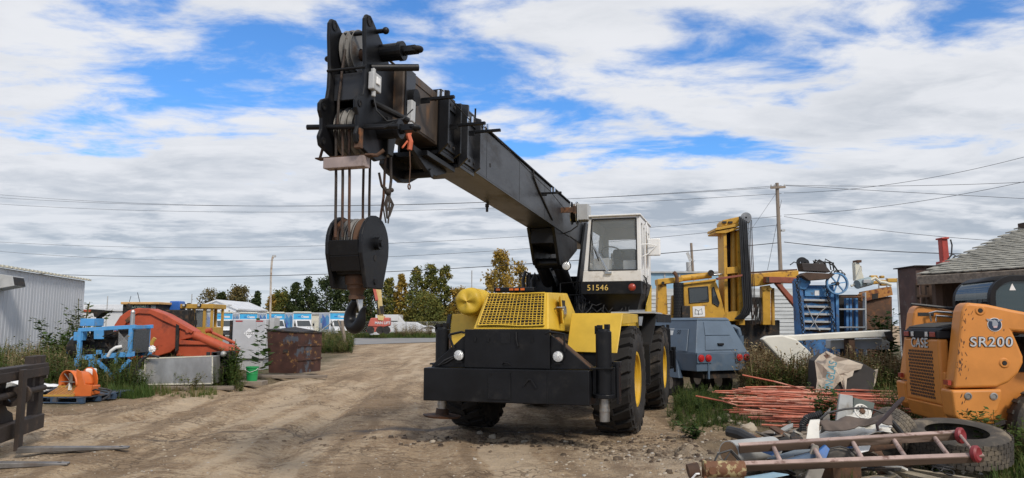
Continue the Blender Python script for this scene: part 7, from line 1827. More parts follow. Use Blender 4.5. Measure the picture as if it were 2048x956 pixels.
for (x, y0) in ((1.10, 0.0), (2.25, 0.03), (1.18, 1.45), (2.25, 1.45)):
    w_ = sk(MB().cyl((x, y0 - 0.0, 0.43), (x, y0 + 0.22, 0.43), 0.2, n=18), 'wheel', 'white')
    ty = MB().lathe([(0.2, 0.0), (0.36, -0.025), (0.40, 0.0), (0.42, 0.06), (0.42, 0.18), (0.40, 0.23), (0.3, 0.25), (0.2, 0.23)], (x, y0, 0.43), (0, 1, 0), 36, True)
    for k in range(18):
        a = 2 * math.pi * k / 18
        c_ = Vector((x + 0.425 * math.cos(a), y0 + 0.06, 0.43 + 0.425 * math.sin(a)))
        ty.beam(c_, c_ + Vector((0, 0.13, 0)), 0.05, 0.03, up=(math.cos(a), 0, math.sin(a)))
    sk(ty, 'tyre', 'tread', w_, smooth=True)
sk(MB().tube([(0.99, 0.1, 1.22), (1.2, 0.1, 1.15)], 0.05, 10).box((0.98, 0.05, 1.32), (1.3, 0.28, 1.48)), 'arm_cylinder', 'dark')

# paint chipped and scuffed off the loader's rear corner
random.seed(15)
q = MB()
for k in range(48):
    z = random.uniform(0.55, 1.85); x = -0.008 + 0.17 * max(0, (z - 0.86)) + abs(random.gauss(0.03, 0.05)) + (0.03 if z < 0.86 else 0)
    w_, h_ = random.uniform(0.002, 0.007), random.uniform(0.005, 0.035)
    yy = -0.0225 if z < 0.845 else -0.0025
    if 0.835 < z < 0.89: continue
    a = random.uniform(-0.5, 0.5)
    P_ = [(-w_, -h_), (w_ * 0.6, -h_ * 0.7), (w_, h_ * 0.3), (0.2 * w_, h_), (-w_ * 0.8, h_ * 0.4)]
    q.prism([(x + p * math.cos(a) - r_ * math.sin(a), z + p * math.sin(a) + r_ * math.cos(a)) for p, r_ in P_], 1, yy, yy + 0.001)
sk(q, 'paint_chip', 'rust')['kind'] = 'stuff'
# ------------------------------------------------------------------ junk on the right: rods, ladder, tyres, boards
random.seed(77)
# bundle of copper red rods, each on its own
for k in range(84):
    f = random.random()
    layer = k % 4
    D = 11.9 + 3.2 * ((k * 0.618) % 1.0)
    x0 = 3.65 + random.uniform(0, 0.9) + (D - 12) * 0.12; x1 = x0 + random.uniform(2.6, 3.4)
    z = 0.05 + 0.10 * layer + 0.08 * random.random()
    sl_ = random.uniform(-0.55, -0.1)
    pts = [(x0 + (x1 - x0) * t_, D + sl_ * (x1 - x0) * (t_ - 0.5) + 0.05 * math.sin(t_ * 3 + k), max(0.03, z + 0.03 * math.sin(t_ * 4 + k) - 0.02 * t_)) for t_ in np.linspace(0, 1, 6)]
    o = MB().tube(pts, 0.0165, 6).build('metal_rod', MT['redrod'], smooth=True)
    tag(o, 'copper red rod in the loose heap of rods lying between the trailer and skid steer', 'rod', 'copper red rods')
for k, (a, b, D) in enumerate((((1392, 792), (1500, 818), 14.0), ((1485, 750), (1620, 782), 15.0))):
    pa, pb = W(a[0], a[1], D), W(b[0], b[1], D - 0.6)
    pa.z = max(pa.z, 0.04); pb.z = max(pb.z, 0.04)
    tag(MB().tube([pa, pa.lerp(pb, 0.5) + Vector((0, 0, 0.02)), pb], 0.0165, 6).build('metal_rod', MT['redrod'], smooth=True), ('single copper red rod sticking out of the heap towards the crane wheel', 'copper red rod raised at its end above the heap beside the trailer')[k], 'rod', 'copper red rods')
for k, (a, b) in enumerate((((1497, 818), (1530, 832)), ((1525, 828), (1580, 848)))):
    pa, pb = G(*a), G(*b)
    tag(MB().beam(pa + Vector((0, 0, 0.09)), pb + Vector((0, 0, 0.09)), 0.05, 0.17).build('board', MT['wood'], bevel=0.008), ('short grey board on edge in front of the red rods', 'longer brown board on edge in front of the red rods, nearer the junk')[k], 'board')

# torn insulation box
DI = 14.8
IB = thing('insulation_box', 'torn paper wrapped insulation pack lettered ENGLAS over dark panels', 'box', (W(1690, 650, DI).x, DI, 0.0))
def ibq(L, y0, y1, D=DI): return PW(IB).prism(XZ(L, D), 1, y0, y1)
bx_ = pt(ibq([(1633, 800), (1637, 722), (1656, 708), (1722, 724), (1752, 742), (1744, 800)], DI, DI + 0.5), 'dark_panel_core', mat('dark_grey_board', (0.05, 0.047, 0.045), 0.85, var=0.2), IB, bevel=0.01)
def papersheet(L, off, seedv, amp=0.03):
    # outline filled as a wavy fan
    pts = [W(x, y, DI - off) for x, y in L]
    c_ = sum(pts, Vector()) / len(pts)
    vs, fs = [tuple(c_ + Vector((0, -0.03, 0)))], []
    m = 3
    n = len(pts)
    for r_ in range(1, m + 1):
        for i, p in enumerate(pts):
            q_ = c_.lerp(p, r_ / m)
            q_ = q_ + Vector((0, amp * mnoise.noise(q_ * 7 + Vector((seedv, 0, 0))) * 1.5, 0))
            vs.append(tuple(q_))
    for i in range(n):
        fs.append((0, 1 + i, 1 + (i + 1) % n))
        for r_ in range(m - 1):
            a = 1 + r_ * n
            fs.append((a + i, a + n + i, a + n + (i + 1) % n, a + (i + 1) % n))
    return PW(IB).add(vs, fs)
pt(papersheet([(1629, 722), (1640, 711), (1654, 702), (1672, 712), (1698, 719), (1726, 729), (1722, 738), (1708, 741), (1704, 752), (1694, 757), (1690, 784), (1686, 760), (1678, 764), (1666, 780), (1660, 798), (1630, 794), (1635, 760)], 0.06, 1.0, 0.05), 'torn_paper', 'paper', IB, solid=0.006)
pt(papersheet([(1646, 710), (1649, 703), (1660, 708), (1666, 706), (1664, 714), (1656, 718)], 0.22, 3.0, 0.08), 'torn_flap', 'paper', IB, solid=0.006)
pt(papersheet([(1740, 742), (1756, 738), (1752, 765), (1742, 790), (1736, 788)], -0.4, 4.0, 0.03), 'torn_paper', 'paper', IB, solid=0.006)
tp = W(1662, 752, DI - 0.24)
text('lettering', 'ENGLAS', mat('teal_print', (0.10, 0.30, 0.38), 0.6, bump=0), IB, inv(IB) @ face_mat(tp, (0.22, 0, 0.97), (-0.97, 0, 0.22)), 0.22, 0.001, 0.003, sx=0.72)

# big tyre lying flat, second tyre leaning on the junk
def junk_tyre(name, label, M_, Rr, w, tr=True, grp=None):
    t = thing(name, label, 'tyre', M_.translation, 0, grp)
    L = M_.copy(); L.translation = Vector((0, 0, 0))
    prof = [(Rr * 0.60, -w * 0.42), (Rr * 0.70, -w * 0.5), (Rr * 0.90, -w * 0.48), (Rr * 0.985, -w * 0.36), (Rr, 0), (Rr * 0.985, w * 0.36), (Rr * 0.90, w * 0.48), (Rr * 0.70, w * 0.5), (Rr * 0.60, w * 0.42), (Rr * 0.62, w * 0.38), (Rr * 0.86, w * 0.36), (Rr * 0.92, 0), (Rr * 0.86, -w * 0.36), (Rr * 0.62, -w * 0.38)]
    MB(L).lathe(prof, (0, 0, 0), (0, 0, 1), 48, True).build('tyre_carcass', MT['tread'], t, smooth=True, angle=50)
    if tr:
        q = MB(L)
        n = 40
        for row in range(5):
            for k in range(n):
                a = 2 * math.pi * (k + 0.5 * (row % 2)) / n
                h = (row - 2) * w * 0.165
                c_ = Vector((Rr * 1.0 * math.cos(a), Rr * 1.0 * math.sin(a), h))
                tg = Vector((-math.sin(a), math.cos(a), 0.5 * (1 if row % 2 else -1) * 0.4)).normalized()
                q.beam(c_ - tg * Rr * 0.07, c_ + tg * Rr * 0.07, w * 0.15, 0.012, up=(math.cos(a), math.sin(a), 0))
        q.build('tread_block', MT['tread'], t)
    return t
junk_tyre('tyre', 'large worn tyre lying flat beside the wooden ladder', Matrix.Translation((W(1898, 650, 8.65).x, 8.65, 0.33)) @ Matrix.Rotation(R(-2), 4, 'Y') @ Matrix.Rotation(R(9), 4, 'X'), 0.53, 0.32)
junk_tyre('tyre', 'muddy tyre leaning on the scrap heap next to the skid steer', Matrix.Translation((W(1768, 650, 8.9).x, 8.9, 0.40)) @ Matrix.Rotation(R(64), 4, 'Y') @ Matrix.Rotation(R(-28), 4, 'X') @ Matrix.Rotation(R(20), 4, 'Z'), 0.26, 0.36)
# ladder
LA = thing('wooden_ladder', 'faded red wooden ladder with red foot wheels lying across the scrap', 'ladder', (W(1720, 650, 7.7).x, 7.7, 0.3))
la0, la1 = W(1484, 935, 7.25), W(1966, 917, 7.35)
lb0, lb1 = W(1478, 898, 7.75), W(1925, 871, 7.85)
upv = ((lb0 - la0).cross(la1 - la0)).normalized()
lr = pt(PW(LA).beam(la0, la1, 0.035, 0.07, up=(0, -0.5, 0.86)), 'rail', 'ladder', LA, bevel=0.004)
pt(PW(LA).beam(la0 + Vector((0, -0.005, 0.038)), la1 + Vector((0, -0.005, 0.038)), 0.05, 0.012, up=(0, -0.5, 0.86)), 'rail_edge', mat('ladder_pale', (0.37, 0.27, 0.235), 0.75, var=0.25, dirt=(0.16, 0.09, 0.07), dirt_lo=0.52, dirt_hi=0.66, dscale=8), lr)
lr2 = pt(PW(LA).beam(lb0, lb1, 0.035, 0.08, up=(0, -0.35, 0.93)), 'rail', 'ladder', LA, bevel=0.004)
pt(PW(LA).beam(lb0 + Vector((0, -0.005, 0.043)), lb1 + Vector((0, -0.005, 0.043)), 0.05, 0.012, up=(0, -0.35, 0.93)), 'rail_edge', bpy.data.materials['ladder_pale'], lr2)
for ta, tb in ((1562, 1546), (1643, 1623), (1725, 1704), (1812, 1786), (1899, 1868)):
    f = (ta - 1484) / (1966 - 1484); g = (tb - 1478) / (1925 - 1478)
    pt(PW(LA).cyl(la0.lerp(la1, f) + Vector((0, 0.0, 0.02)), lb0.lerp(lb1, g) + Vector((0, 0, 0.0)), 0.022, n=10), 'rung', bpy.data.materials['ladder_pale'], LA, smooth=True)
fr = mat('foot_red', (0.20, 0.018, 0.022), 0.45, var=0.15, dirt=(0.4, 0.25, 0.22), dirt_lo=0.6, dirt_hi=0.75)
for c_ in (W(1921, 871, 7.80), W(1952, 908, 7.33)):
    d3 = Vector((0.55, -0.8, 0.1))
    pt(PW(LA).lathe([(0.0, -0.03), (0.065, -0.03), (0.08, -0.015), (0.08, 0.015), (0.06, 0.03), (0.03, 0.02), (0.0, 0.02)], c_, d3, 22), 'foot_wheel', fr, LA, smooth=True)
pt(PW(LA).cyl(W(1921, 871, 7.75), W(1948, 905, 7.33), 0.014, n=8), 'foot_axle', bpy.data.materials['ladder_pale'], LA)
# concrete pipe, rusty cylinder, jack
CP = thing('concrete_cylinder', 'pale concrete cylinder with an earthy end next to the ladder', 'cylinder', (W(1480, 650, 7.9).x, 7.9, 0.14))
ca, cb = W(1458, 905, 7.85), W(1545, 895, 8.35)
pt(PW(CP).cyl(ca, cb, 0.118, n=26), 'cylinder_wall', mat('pale_concrete', (0.36, 0.37, 0.365), 0.85, var=0.12, bump=0.15), CP, smooth=True)
dxy = (cb - ca).normalized()
pt(PW(CP).cyl(ca - dxy * 0.004, ca + dxy * 0.001, 0.108, n=26), 'cylinder_end', mat('earth_fill', (0.20, 0.13, 0.075), 0.9, bump=0.4), CP)
RC = thing('hydraulic_cylinder', 'rusty yellowish hydraulic cylinder at the foot of the ladder', 'cylinder', (W(1435, 650, 7.1).x, 7.1, 0.1))
ra, rb2 = W(1408, 938, 7.15), W(1488, 938, 7.15)
MT['yellowrust'] = mat('peeling_yellow_rust', (0.15, 0.065, 0.03), 0.75, var=0.3, dirt=(0.40, 0.33, 0.17), dirt_lo=0.5, dirt_hi=0.58, dscale=9, bump=0.25)
pt(PW(RC).cyl(ra, rb2, 0.075, n=22), 'barrel', 'yellowrust', RC, smooth=True)
pt(PW(RC).cyl(ra + Vector((0.06, -0.07, 0)), ra + Vector((0.06, -0.085, 0)), 0.035, n=16).box((ra.x - 0.01, ra.y - 0.05, ra.z - 0.08), (ra.x + 0.012, ra.y + 0.05, ra.z + 0.08)), 'end_flange', 'yellowrust', RC)
pt(PW(RC).cyl(ra - Vector((0.15, 0, 0.02)), ra - Vector((0.05, 0, 0)), 0.065, n=16), 'rod_eye', 'rust', RC, smooth=True)
pt(PW(RC).tube([ra + Vector((0.1, 0, 0.07)), ra + Vector((0.15, 0.05, 0.13)), ra + Vector((0.28, 0.08, 0.16)), rb2 + Vector((0.0, 0.05, 0.06))], 0.010, 6).tube([ra + Vector((0.2, 0.03, 0.07)), ra + Vector((0.28, 0.1, 0.14)), rb2 + Vector((0.02, 0.1, 0.02))], 0.008, 6), 'cable', 'hose', RC)
pt(PW(RC).tube([ra + Vector((-0.13, -0.05, -0.08)), ra + Vector((-0.09, -0.07, -0.03)), ra + Vector((-0.06, -0.07, -0.03))], 0.010, 6), 'wire_clip', 'white', RC)
tag(PW(RC).build('x', None) if False else MB().tube([W(1455, 862, 8.9), W(1480, 868, 8.8), W(1510, 882, 8.6)], [0.06, 0.065, 0.05], 10).build('rubber_bumper', MT['hose'], smooth=True), 'black rubber strip lying on the dirt behind the concrete cylinder', 'rubber strip')

def solidpoly(name, label, cat, L, D, th, m, tilt=0.0, bevel=0.006, grp=None, lean=0.0):
    """flat panel with an outline and thickness, leaning back by lean metres per metre of height"""
    pts = [W(x, y, D) for x, y in L]
    zmin = min(p.z for p in pts)
    P = []
    for p in pts:
        dd = D + lean * (p.z - zmin)
        P.append(Vector((p.x * dd / D, dd + tilt * (p.x - pts[0].x), (p.z - CAM_H) * dd / D + CAM_H)))
    n = len(P)
    o = MB().add([tuple(p) for p in P] + [tuple(p + Vector((0, th, 0))) for p in P], [tuple(range(n)), tuple(reversed(range(n, 2 * n)))] + [(i, i + n, (i + 1) % n + n, (i + 1) % n) for i in range(n)]).build(name, MT[m] if isinstance(m, str) else m, bevel=bevel)
    return tag(o, label, cat, grp)
def crumple(name, label, cat, L, D, m, amp=0.05, seedv=0.0, depth=0.3, th=0.006, nu=22, nv=12, sc=5):
    """crumpled sheet between four image corners (bl, br, tr, tl); top edge lies further back"""
    c = [W(*L[0], D), W(*L[1], D), W(*L[2], D + depth), W(*L[3], D + depth)]
    def fn(u, v):
        p = c[0].lerp(c[1], u).lerp(c[3].lerp(c[2], u), v)
        n3 = mnoise.noise_vector(p * sc + Vector((seedv, seedv, 0)))
        n4 = mnoise.noise_vector(p * sc * 2.7 + Vector((seedv, seedv, 4)))
        return tuple(p + n3 * amp + n4 * amp * 0.4)
    o = MB().sheet(fn, nu, nv).build(name, MT[m] if isinstance(m, str) else m, solid=th, smooth=True, angle=50)
    return tag(o, label, cat)
MT['dirtywhite'] = mat('dirty_white_metal', (0.66, 0.64, 0.58), 0.5, var=0.1, dirt=(0.40, 0.25, 0.12), dirt_lo=0.56, dirt_hi=0.72, dscale=5)
MT['slatepanel'] = mat('grey_panel', (0.33, 0.34, 0.33), 0.6, var=0.15, dirt=(0.2, 0.18, 0.15), dirt_lo=0.55, dirt_hi=0.75)
MT['scrapblue'] = mat('scrap_blue_plastic', (0.035, 0.12, 0.33), 0.5, var=0.25, dirt=(0.2, 0.19, 0.17), dirt_lo=0.55, dirt_hi=0.7, dscale=4)
MT['cardboard'] = mat('stained_grey_board', (0.22, 0.20, 0.17), 0.8, var=0.25, dirt=(0.1, 0.085, 0.07), dirt_lo=0.5, dirt_hi=0.7)
solidpoly('scrap_sheet', 'upright grey metal panel standing in the scrap heap', 'panel', [(1672, 846), (1706, 842), (1706, 792), (1680, 788)], 8.7, 0.04, 'slatepanel', lean=0.25)
solidpoly('scrap_sheet', 'dark green grey panel behind the upright grey panel in the scrap heap', 'panel', [(1704, 835), (1745, 828), (1750, 806), (1708, 795)], 8.9, 0.10, mat('green_grey_panel', (0.07, 0.085, 0.075), 0.7, var=0.3), lean=0.5)
crumple('sheet_metal', 'crumpled dirty white sheet metal under the ladder in the scrap heap', 'sheet metal', [(1610, 880), (1785, 868), (1780, 838), (1650, 848)], 8.15, 'dirtywhite', 0.05, 1.0, 0.45)
crumple('sheet_metal', 'bent white metal cowl with a cooling fan on top of the scrap heap', 'sheet metal', [(1690, 850), (1745, 845), (1740, 815), (1690, 826)], 8.45, 'dirtywhite', 0.04, 4.0, 0.3)
FN = thing('cooling_fan', 'small round cooling fan set in the bent white cowl', 'fan', W(1724, 823, 8.36))
pt(MB().lathe([(0.0, 0.02), (0.03, 0.02), (0.035, 0.0)], (0, 0, 0), (0.1, -1, 0.5), 14), 'fan_hub', 'rust', FN)
for k in range(11):
    a = 2 * math.pi * k / 11
    e1_, e2_ = Vector((1, 0.1, 0)).normalized(), Vector((0, 0.45, 0.9)).normalized()
    d3 = e1_ * math.cos(a) + e2_ * math.sin(a)
    pt(MB().beam(d3 * 0.03, d3 * 0.072, 0.02, 0.006), 'fan_blade', 'dirtywhite', FN)
pt(MB().torus((0, 0, 0), (0.05, -0.9, 0.45), 0.078, 0.010, 24, 6), 'fan_ring', 'dirtywhite', FN, smooth=True)
crumple('sheet_metal', 'folded white metal corner with louvre slots at the near end of the scrap heap', 'sheet metal', [(1612, 884), (1640, 880), (1640, 838), (1622, 840)], 8.05, 'dirtywhite', 0.02, 7.0, 0.15, sc=3)
crumple('rubber_mat', 'brown leathery strip of rubber draped over the scrap heap', 'rubber strip', [(1650, 858), (1785, 850), (1780, 832), (1640, 842)], 8.05, mat('brown_rubber', (0.10, 0.075, 0.06), 0.7, var=0.3), 0.06, 11.0, 0.18, 0.012)
crumple('canvas', 'stiff grey canvas fold beside the black coiled pipe in the scrap heap', 'canvas', [(1640, 868), (1655, 860), (1662, 812), (1650, 824)], 8.2, 'cardboard', 0.03, 3.0, 0.2, 0.01, 8, 12)
BPP = thing('corrugated_pipe', 'black corrugated drain pipe curling at the edge of the scrap heap', 'pipe', W(1625, 850, 8.9))
pth = [W(a, b, 8.9) - BPP.location for a, b in ((1606, 862), (1606, 848), (1614, 836), (1628, 832), (1645, 826))]
fine = []
for i in range(len(pth) - 1):
    for k in range(8): fine.append(pth[i].lerp(pth[i + 1], k / 8))
pt(MB().tube(fine, [0.045 if k % 2 else 0.036 for k in range(len(fine))], 10), 'pipe_wall', 'hose', BPP)
tag(MB().tube([W(a, b, 8.2) for a, b in ((1640, 838), (1655, 826), (1690, 818), (1725, 815), (1750, 820), (1765, 826))], 0.012, 6).build('electric_cable', MT['hose'], smooth=True), 'thin black cable looping over the top of the scrap heap', 'cable')
tag(MB().tube([W(a, b, 7.95) for a, b in ((1756, 862), (1754, 850), (1770, 835), (1790, 812), (1806, 796))], [0.014, 0.018, 0.02, 0.022, 0.02], 7).tube([W(a, b, 7.95) for a, b in ((1790, 812), (1800, 806), (1808, 794))], 0.012, 6).build('wiper_arm', mat('dark_purple_arm', (0.045, 0.032, 0.035), 0.6), smooth=True), 'dark crooked metal arm sticking up from the scrap heap', 'metal arm')
tag(MB().tube([W(a, b, 8.3) for a, b in ((1775, 838), (1785, 845), (1796, 858), (1804, 868), (1810, 876))], 0.03, 8).build('rubber_hose', MT['hose'], smooth=True), 'fat black hose sagging from the scrap heap towards the flat tyre', 'hose')
solidpoly('plastic_scrap', 'bright blue plastic scrap between the ladder rungs', 'panel', [(1525, 905), (1560, 892), (1568, 900), (1545, 912)], 7.8, 0.05, 'scrapblue', lean=0.8)
solidpoly('plastic_scrap', 'blue panel scrap under the second and third ladder rungs', 'panel', [(1618, 918), (1652, 890), (1660, 898), (1650, 925), (1630, 930)], 7.6, 0.05, 'scrapblue', lean=0.7)
solidpoly('plastic_scrap', 'slate blue strip of scrap lying under the ladder', 'panel', [(1560, 925), (1625, 905), (1640, 912), (1580, 932)], 7.5, 0.06, mat('slate_blue_scrap', (0.06, 0.10, 0.16), 0.6, var=0.3), lean=0.9)
solidpoly('plastic_scrap', 'dull blue grey strip of scrap behind the ladder rungs', 'panel', [(1535, 918), (1620, 893), (1630, 900), (1560, 920)], 7.9, 0.05, mat('blue_grey_scrap', (0.12, 0.15, 0.18), 0.6, var=0.3), lean=0.9)
solidpoly('plastic_scrap', 'pale blue board end poking out below the ladder', 'panel', [(1490, 956), (1550, 946), (1580, 950), (1520, 962)], 7.0, 0.05, mat('pale_blue_scrap', (0.20, 0.31, 0.38), 0.6, var=0.25), lean=0.9)
solidpoly('board', 'stained grey board standing between the ladder rungs', 'board', [(1612, 935), (1640, 930), (1638, 892), (1626, 888)], 7.55, 0.03, 'cardboard', lean=0.4)
solidpoly('board', 'second stained board beneath the ladder, bottom end buried in scrap', 'board', [(1605, 970), (1640, 965), (1650, 938), (1618, 940)], 7.15, 0.03, 'cardboard', lean=0.4)
EB = thing('equipment_box', 'dusty black equipment box with rounded top under the ladder', 'box', (W(1684, 650, 7.75).x, 7.75, 0))
pt(PW(EB).prism(XZ([(1652, 930), (1656, 905), (1668, 896), (1695, 896), (1712, 910), (1712, 930)], 7.75), 1, 7.75, 8.1), 'box_body', mat('dusty_black_box', (0.06, 0.058, 0.055), 0.7, var=0.25, dirt=(0.16, 0.145, 0.125), dirt_lo=0.46, dirt_hi=0.7), EB, bevel=0.025, seg=3)
pt(PW(EB).tube([W(a, b, 7.72) for a, b in ((1660, 897), (1680, 893), (1700, 899), (1714, 912), (1713, 922))], 0.008, 5), 'box_seam', 'hose', EB)
pt(PW(EB).box((W(1655, 650, 7.75).x, 7.78, 0), (W(1710, 650, 7.75).x, 8.05, W(0, 928, 7.75).z)), 'box_base', 'rust', EB)
solidpoly('metal_bin', 'dark rusty open metal bin behind the ladder', 'bin', [(1738, 905), (1805, 895), (1802, 875), (1745, 880)], 8.0, 0.35, 'rust', lean=0.2)
solidpoly('white_fragment', 'torn white plastic scrap beside the dusty black box', 'scrap', [(1712, 896), (1730, 886), (1742, 892), (1738, 902), (1722, 906)], 7.85, 0.01, 'white', lean=0.8)
GBX = thing('gearbox', 'rusty bolted gearbox flange below the ladder', 'gearbox', (W(1745, 650, 7.05).x, 7.05, 0))
pt(PW(GBX).lathe([(0.0, 0.26), (0.09, 0.26), (0.10, 0.22), (0.14, 0.22), (0.14, 0.19), (0.11, 0.17), (0.17, 0.12), (0.19, 0.0), (0.0, 0.0)], (W(1745, 650, 7.05).x, 7.05, 0), (0, 0, 1), 24), 'gearbox_casing', mat('greasy_grey_casting', (0.14, 0.13, 0.115), 0.7, var=0.3, dirt=(0.15, 0.08, 0.045), dirt_lo=0.5, dirt_hi=0.65), GBX, smooth=True)
for k in range(8):
    a = 2 * math.pi * k / 8
    c_ = Vector((W(1745, 650, 7.05).x + 0.12 * math.cos(a), 7.05 + 0.12 * math.sin(a), 0.22))
    pt(PW(GBX).cyl(c_, c_ + Vector((0, 0, 0.02)), 0.014, n=6), 'bolt', 'rust', GBX)
# planks in the corner
for k, (a, b, lab) in enumerate((((1775, 938), (1935, 975), 'pale wide plank beside the gearbox under the ladder'), ((1820, 940), (1960, 962), 'thin split plank resting on the pale wide plank'), ((1700, 962), (1790, 950), 'grey plank end against the rusty gearbox'))):
    pa, pb = G(a[0], a[1], 0.10 - 0.03 * k), G(b[0], b[1], 0.08)
    tag(MB().beam(pa, pb, 0.16 if k == 0 else 0.07, 0.035).build('plank', mat('pale_plank', (0.33, 0.28, 0.20), 0.85, var=0.2, scale=3, stretch=(0.4, 3, 3), dirt=(0.2, 0.16, 0.11), dirt_lo=0.5, dirt_hi=0.7) if k == 0 else bpy.data.materials['pale_plank'], bevel=0.004), lab, 'plank')
RW = thing('wire_coil', 'small tangled coil of black wire on the pale plank', 'wire', G(1885, 948, 0.12))
q = MB()
for k in range(5): q.torus((random.uniform(-0.05, 0.05), random.uniform(-0.03, 0.03), 0.02 + 0.015 * k), (random.uniform(-0.5, 0.5), random.uniform(-0.5, 0.5), 1), random.uniform(0.05, 0.09), 0.006, 20, 5)
pt(q, 'wire', 'hose', RW)
g0 = G(2015, 905)
tag(MB().hexa([(g0.x - 0.3, g0.y - 0.35, 0.03), (g0.x + 1.2, g0.y - 0.55, 0.03), (g0.x + 1.4, g0.y + 0.9, 0.12), (g0.x - 0.1, g0.y + 0.9, 0.12), (g0.x - 0.3, g0.y - 0.35, 0.045), (g0.x + 1.2, g0.y - 0.55, 0.045), (g0.x + 1.4, g0.y + 0.9, 0.135), (g0.x - 0.1, g0.y + 0.9, 0.135)]).build('steel_plate', mat('smooth_rust_plate', (0.17, 0.085, 0.06), 0.7, var=0.2, dirt=(0.22, 0.13, 0.09), dirt_lo=0.5, dirt_hi=0.75)), 'flat rust brown steel plate on the ground beside the flat tyre', 'steel plate')
g1 = G(1990, 862)
tag(MB().hexa([(g1.x, g1.y, 0.10), (g1.x + 0.6, g1.y - 0.1, 0.06), (g1.x + 1.0, g1.y + 0.4, 0.25), (g1.x + 0.4, g1.y + 0.4, 0.30), (g1.x, g1.y, 0.115), (g1.x + 0.6, g1.y - 0.1, 0.075), (g1.x + 1.0, g1.y + 0.4, 0.265), (g1.x + 0.4, g1.y + 0.4, 0.315)]).build('steel_plate', bpy.data.materials['smooth_rust_plate']), 'tilted rust brown steel plate behind the flat one', 'steel plate')
tag(MB().cyl(G(1965, 922, 0.05), G(2000, 918, 0.05), 0.03, n=10).build('pipe', MT['aluminium'], smooth=True), 'short grey pipe end poking out beyond the ladder', 'pipe')
# stones
rk = np.random.default_rng(3)
def stone(name, label, p, s, m, grp):
    q = MB().sphere((0, 0, 0), (s, s * 0.8, s * 0.6), 10, 7).jitter(s * 0.35, 2.2 / s, rk.uniform(0, 50))
    o = q.build(name, m, smooth=True, angle=40); o.location = (p.x, p.y, hz(p.x, p.y) + s * 0.25)
    return tag(o, label, 'stone', grp)
stm = mat('pale_stone', (0.36, 0.31, 0.24), 0.9, var=0.2, bump=0.3)
for k, (a, b, s) in enumerate(((1498, 862, 0.13), (1462, 846, 0.05), (1440, 842, 0.06), (1478, 850, 0.045), (1420, 848, 0.05), (1452, 835, 0.06), (866, 884, 0.05), (880, 880, 0.04), (960, 868, 0.05), (1390, 842, 0.05), (1050, 882, 0.05), (985, 876, 0.06), (1130, 886, 0.05))):
    stone('stone', 'large flat pale stone on the dug soil between crane and scrap' if k == 0 else 'small pale stone lying on the dug soil near the crane', G(a, b), s, stm, None if k == 0 else 'stones near the crane')

# loose offcuts filling the heap under the ladder
scm = [MT[k] for k in ('wood', 'rust', 'cardboard', 'slatepanel', 'scrapblue', 'dark', 'dirtywhite', 'hose')]
for k in range(120):
    f = random.random()
    hp_ = math.sin(f * math.pi) ** 0.7 * random.random()
    c_ = G(1505 + 330 * f, random.uniform(875, 955), 0.06) + Vector((0, 0, 0.16 * hp_))
    s_ = random.uniform(0.05, 0.2); M_ = Matrix.Translation(c_ + Vector((0, 0, random.uniform(0, 0.06)))) @ Matrix.Rotation(random.uniform(0, 6.28), 4, 'Z') @ Matrix.Rotation(random.uniform(-0.6, 0.6), 4, 'X') @ Matrix.Rotation(random.uniform(-0.5, 0.5), 4, 'Y')
    q = MB(M_).prism([(-s_ * 1.6, -s_ * 0.3), (s_ * 1.2, -s_ * 0.45), (s_ * 1.7, s_ * 0.1), (s_ * 0.9, s_ * 0.4), (-s_ * 1.4, s_ * 0.35)], 2, -0.012, 0.012)
    tag(q.build('scrap_offcut', scm[k % 8] if k % 3 == 0 else scm[(1, 5, 2, 0, 5)[k % 5]]), 'small broken offcut in the loose scrap under the ladder', 'scrap', 'offcuts under the ladder')
# ------------------------------------------------------------------ beyond the road and behind the yard
MT['farwhite'] = mat('far_white', (0.62, 0.63, 0.64), 0.5, var=0.06, scale=0.6, bump=0)
MT['vanwhite'] = mat('van_white', (0.66, 0.67, 0.68), 0.35, var=0.04, bump=0)
MT['siding'] = mat('old_white_siding', (0.46, 0.48, 0.48), 0.7, var=0.15, scale=2, dirt=(0.28, 0.28, 0.27), dirt_lo=0.5, dirt_hi=0.75, dscale=1.5, stretch=(0.4, 1, 3), bump=0)
MT['bluesheet'] = mat('pale_blue_sheet', (0.28, 0.44, 0.56), 0.5, var=0.1, scale=0.5, bump=0)
MT['pole'] = mat('weathered_pole', (0.24, 0.195, 0.155), 0.9, var=0.25, scale=3, stretch=(3, 3, 0.3), bump=0.2)
MT['galv'] = mat('galvanised', (0.42, 0.42, 0.41), 0.5, 0.4, var=0.15, bump=0)
def at(px, D, z=0.0): return Vector(((px - 1024) / F_PX * D * 1.0, D, z))
def XX_(px, D): return W(px, 650, D).x

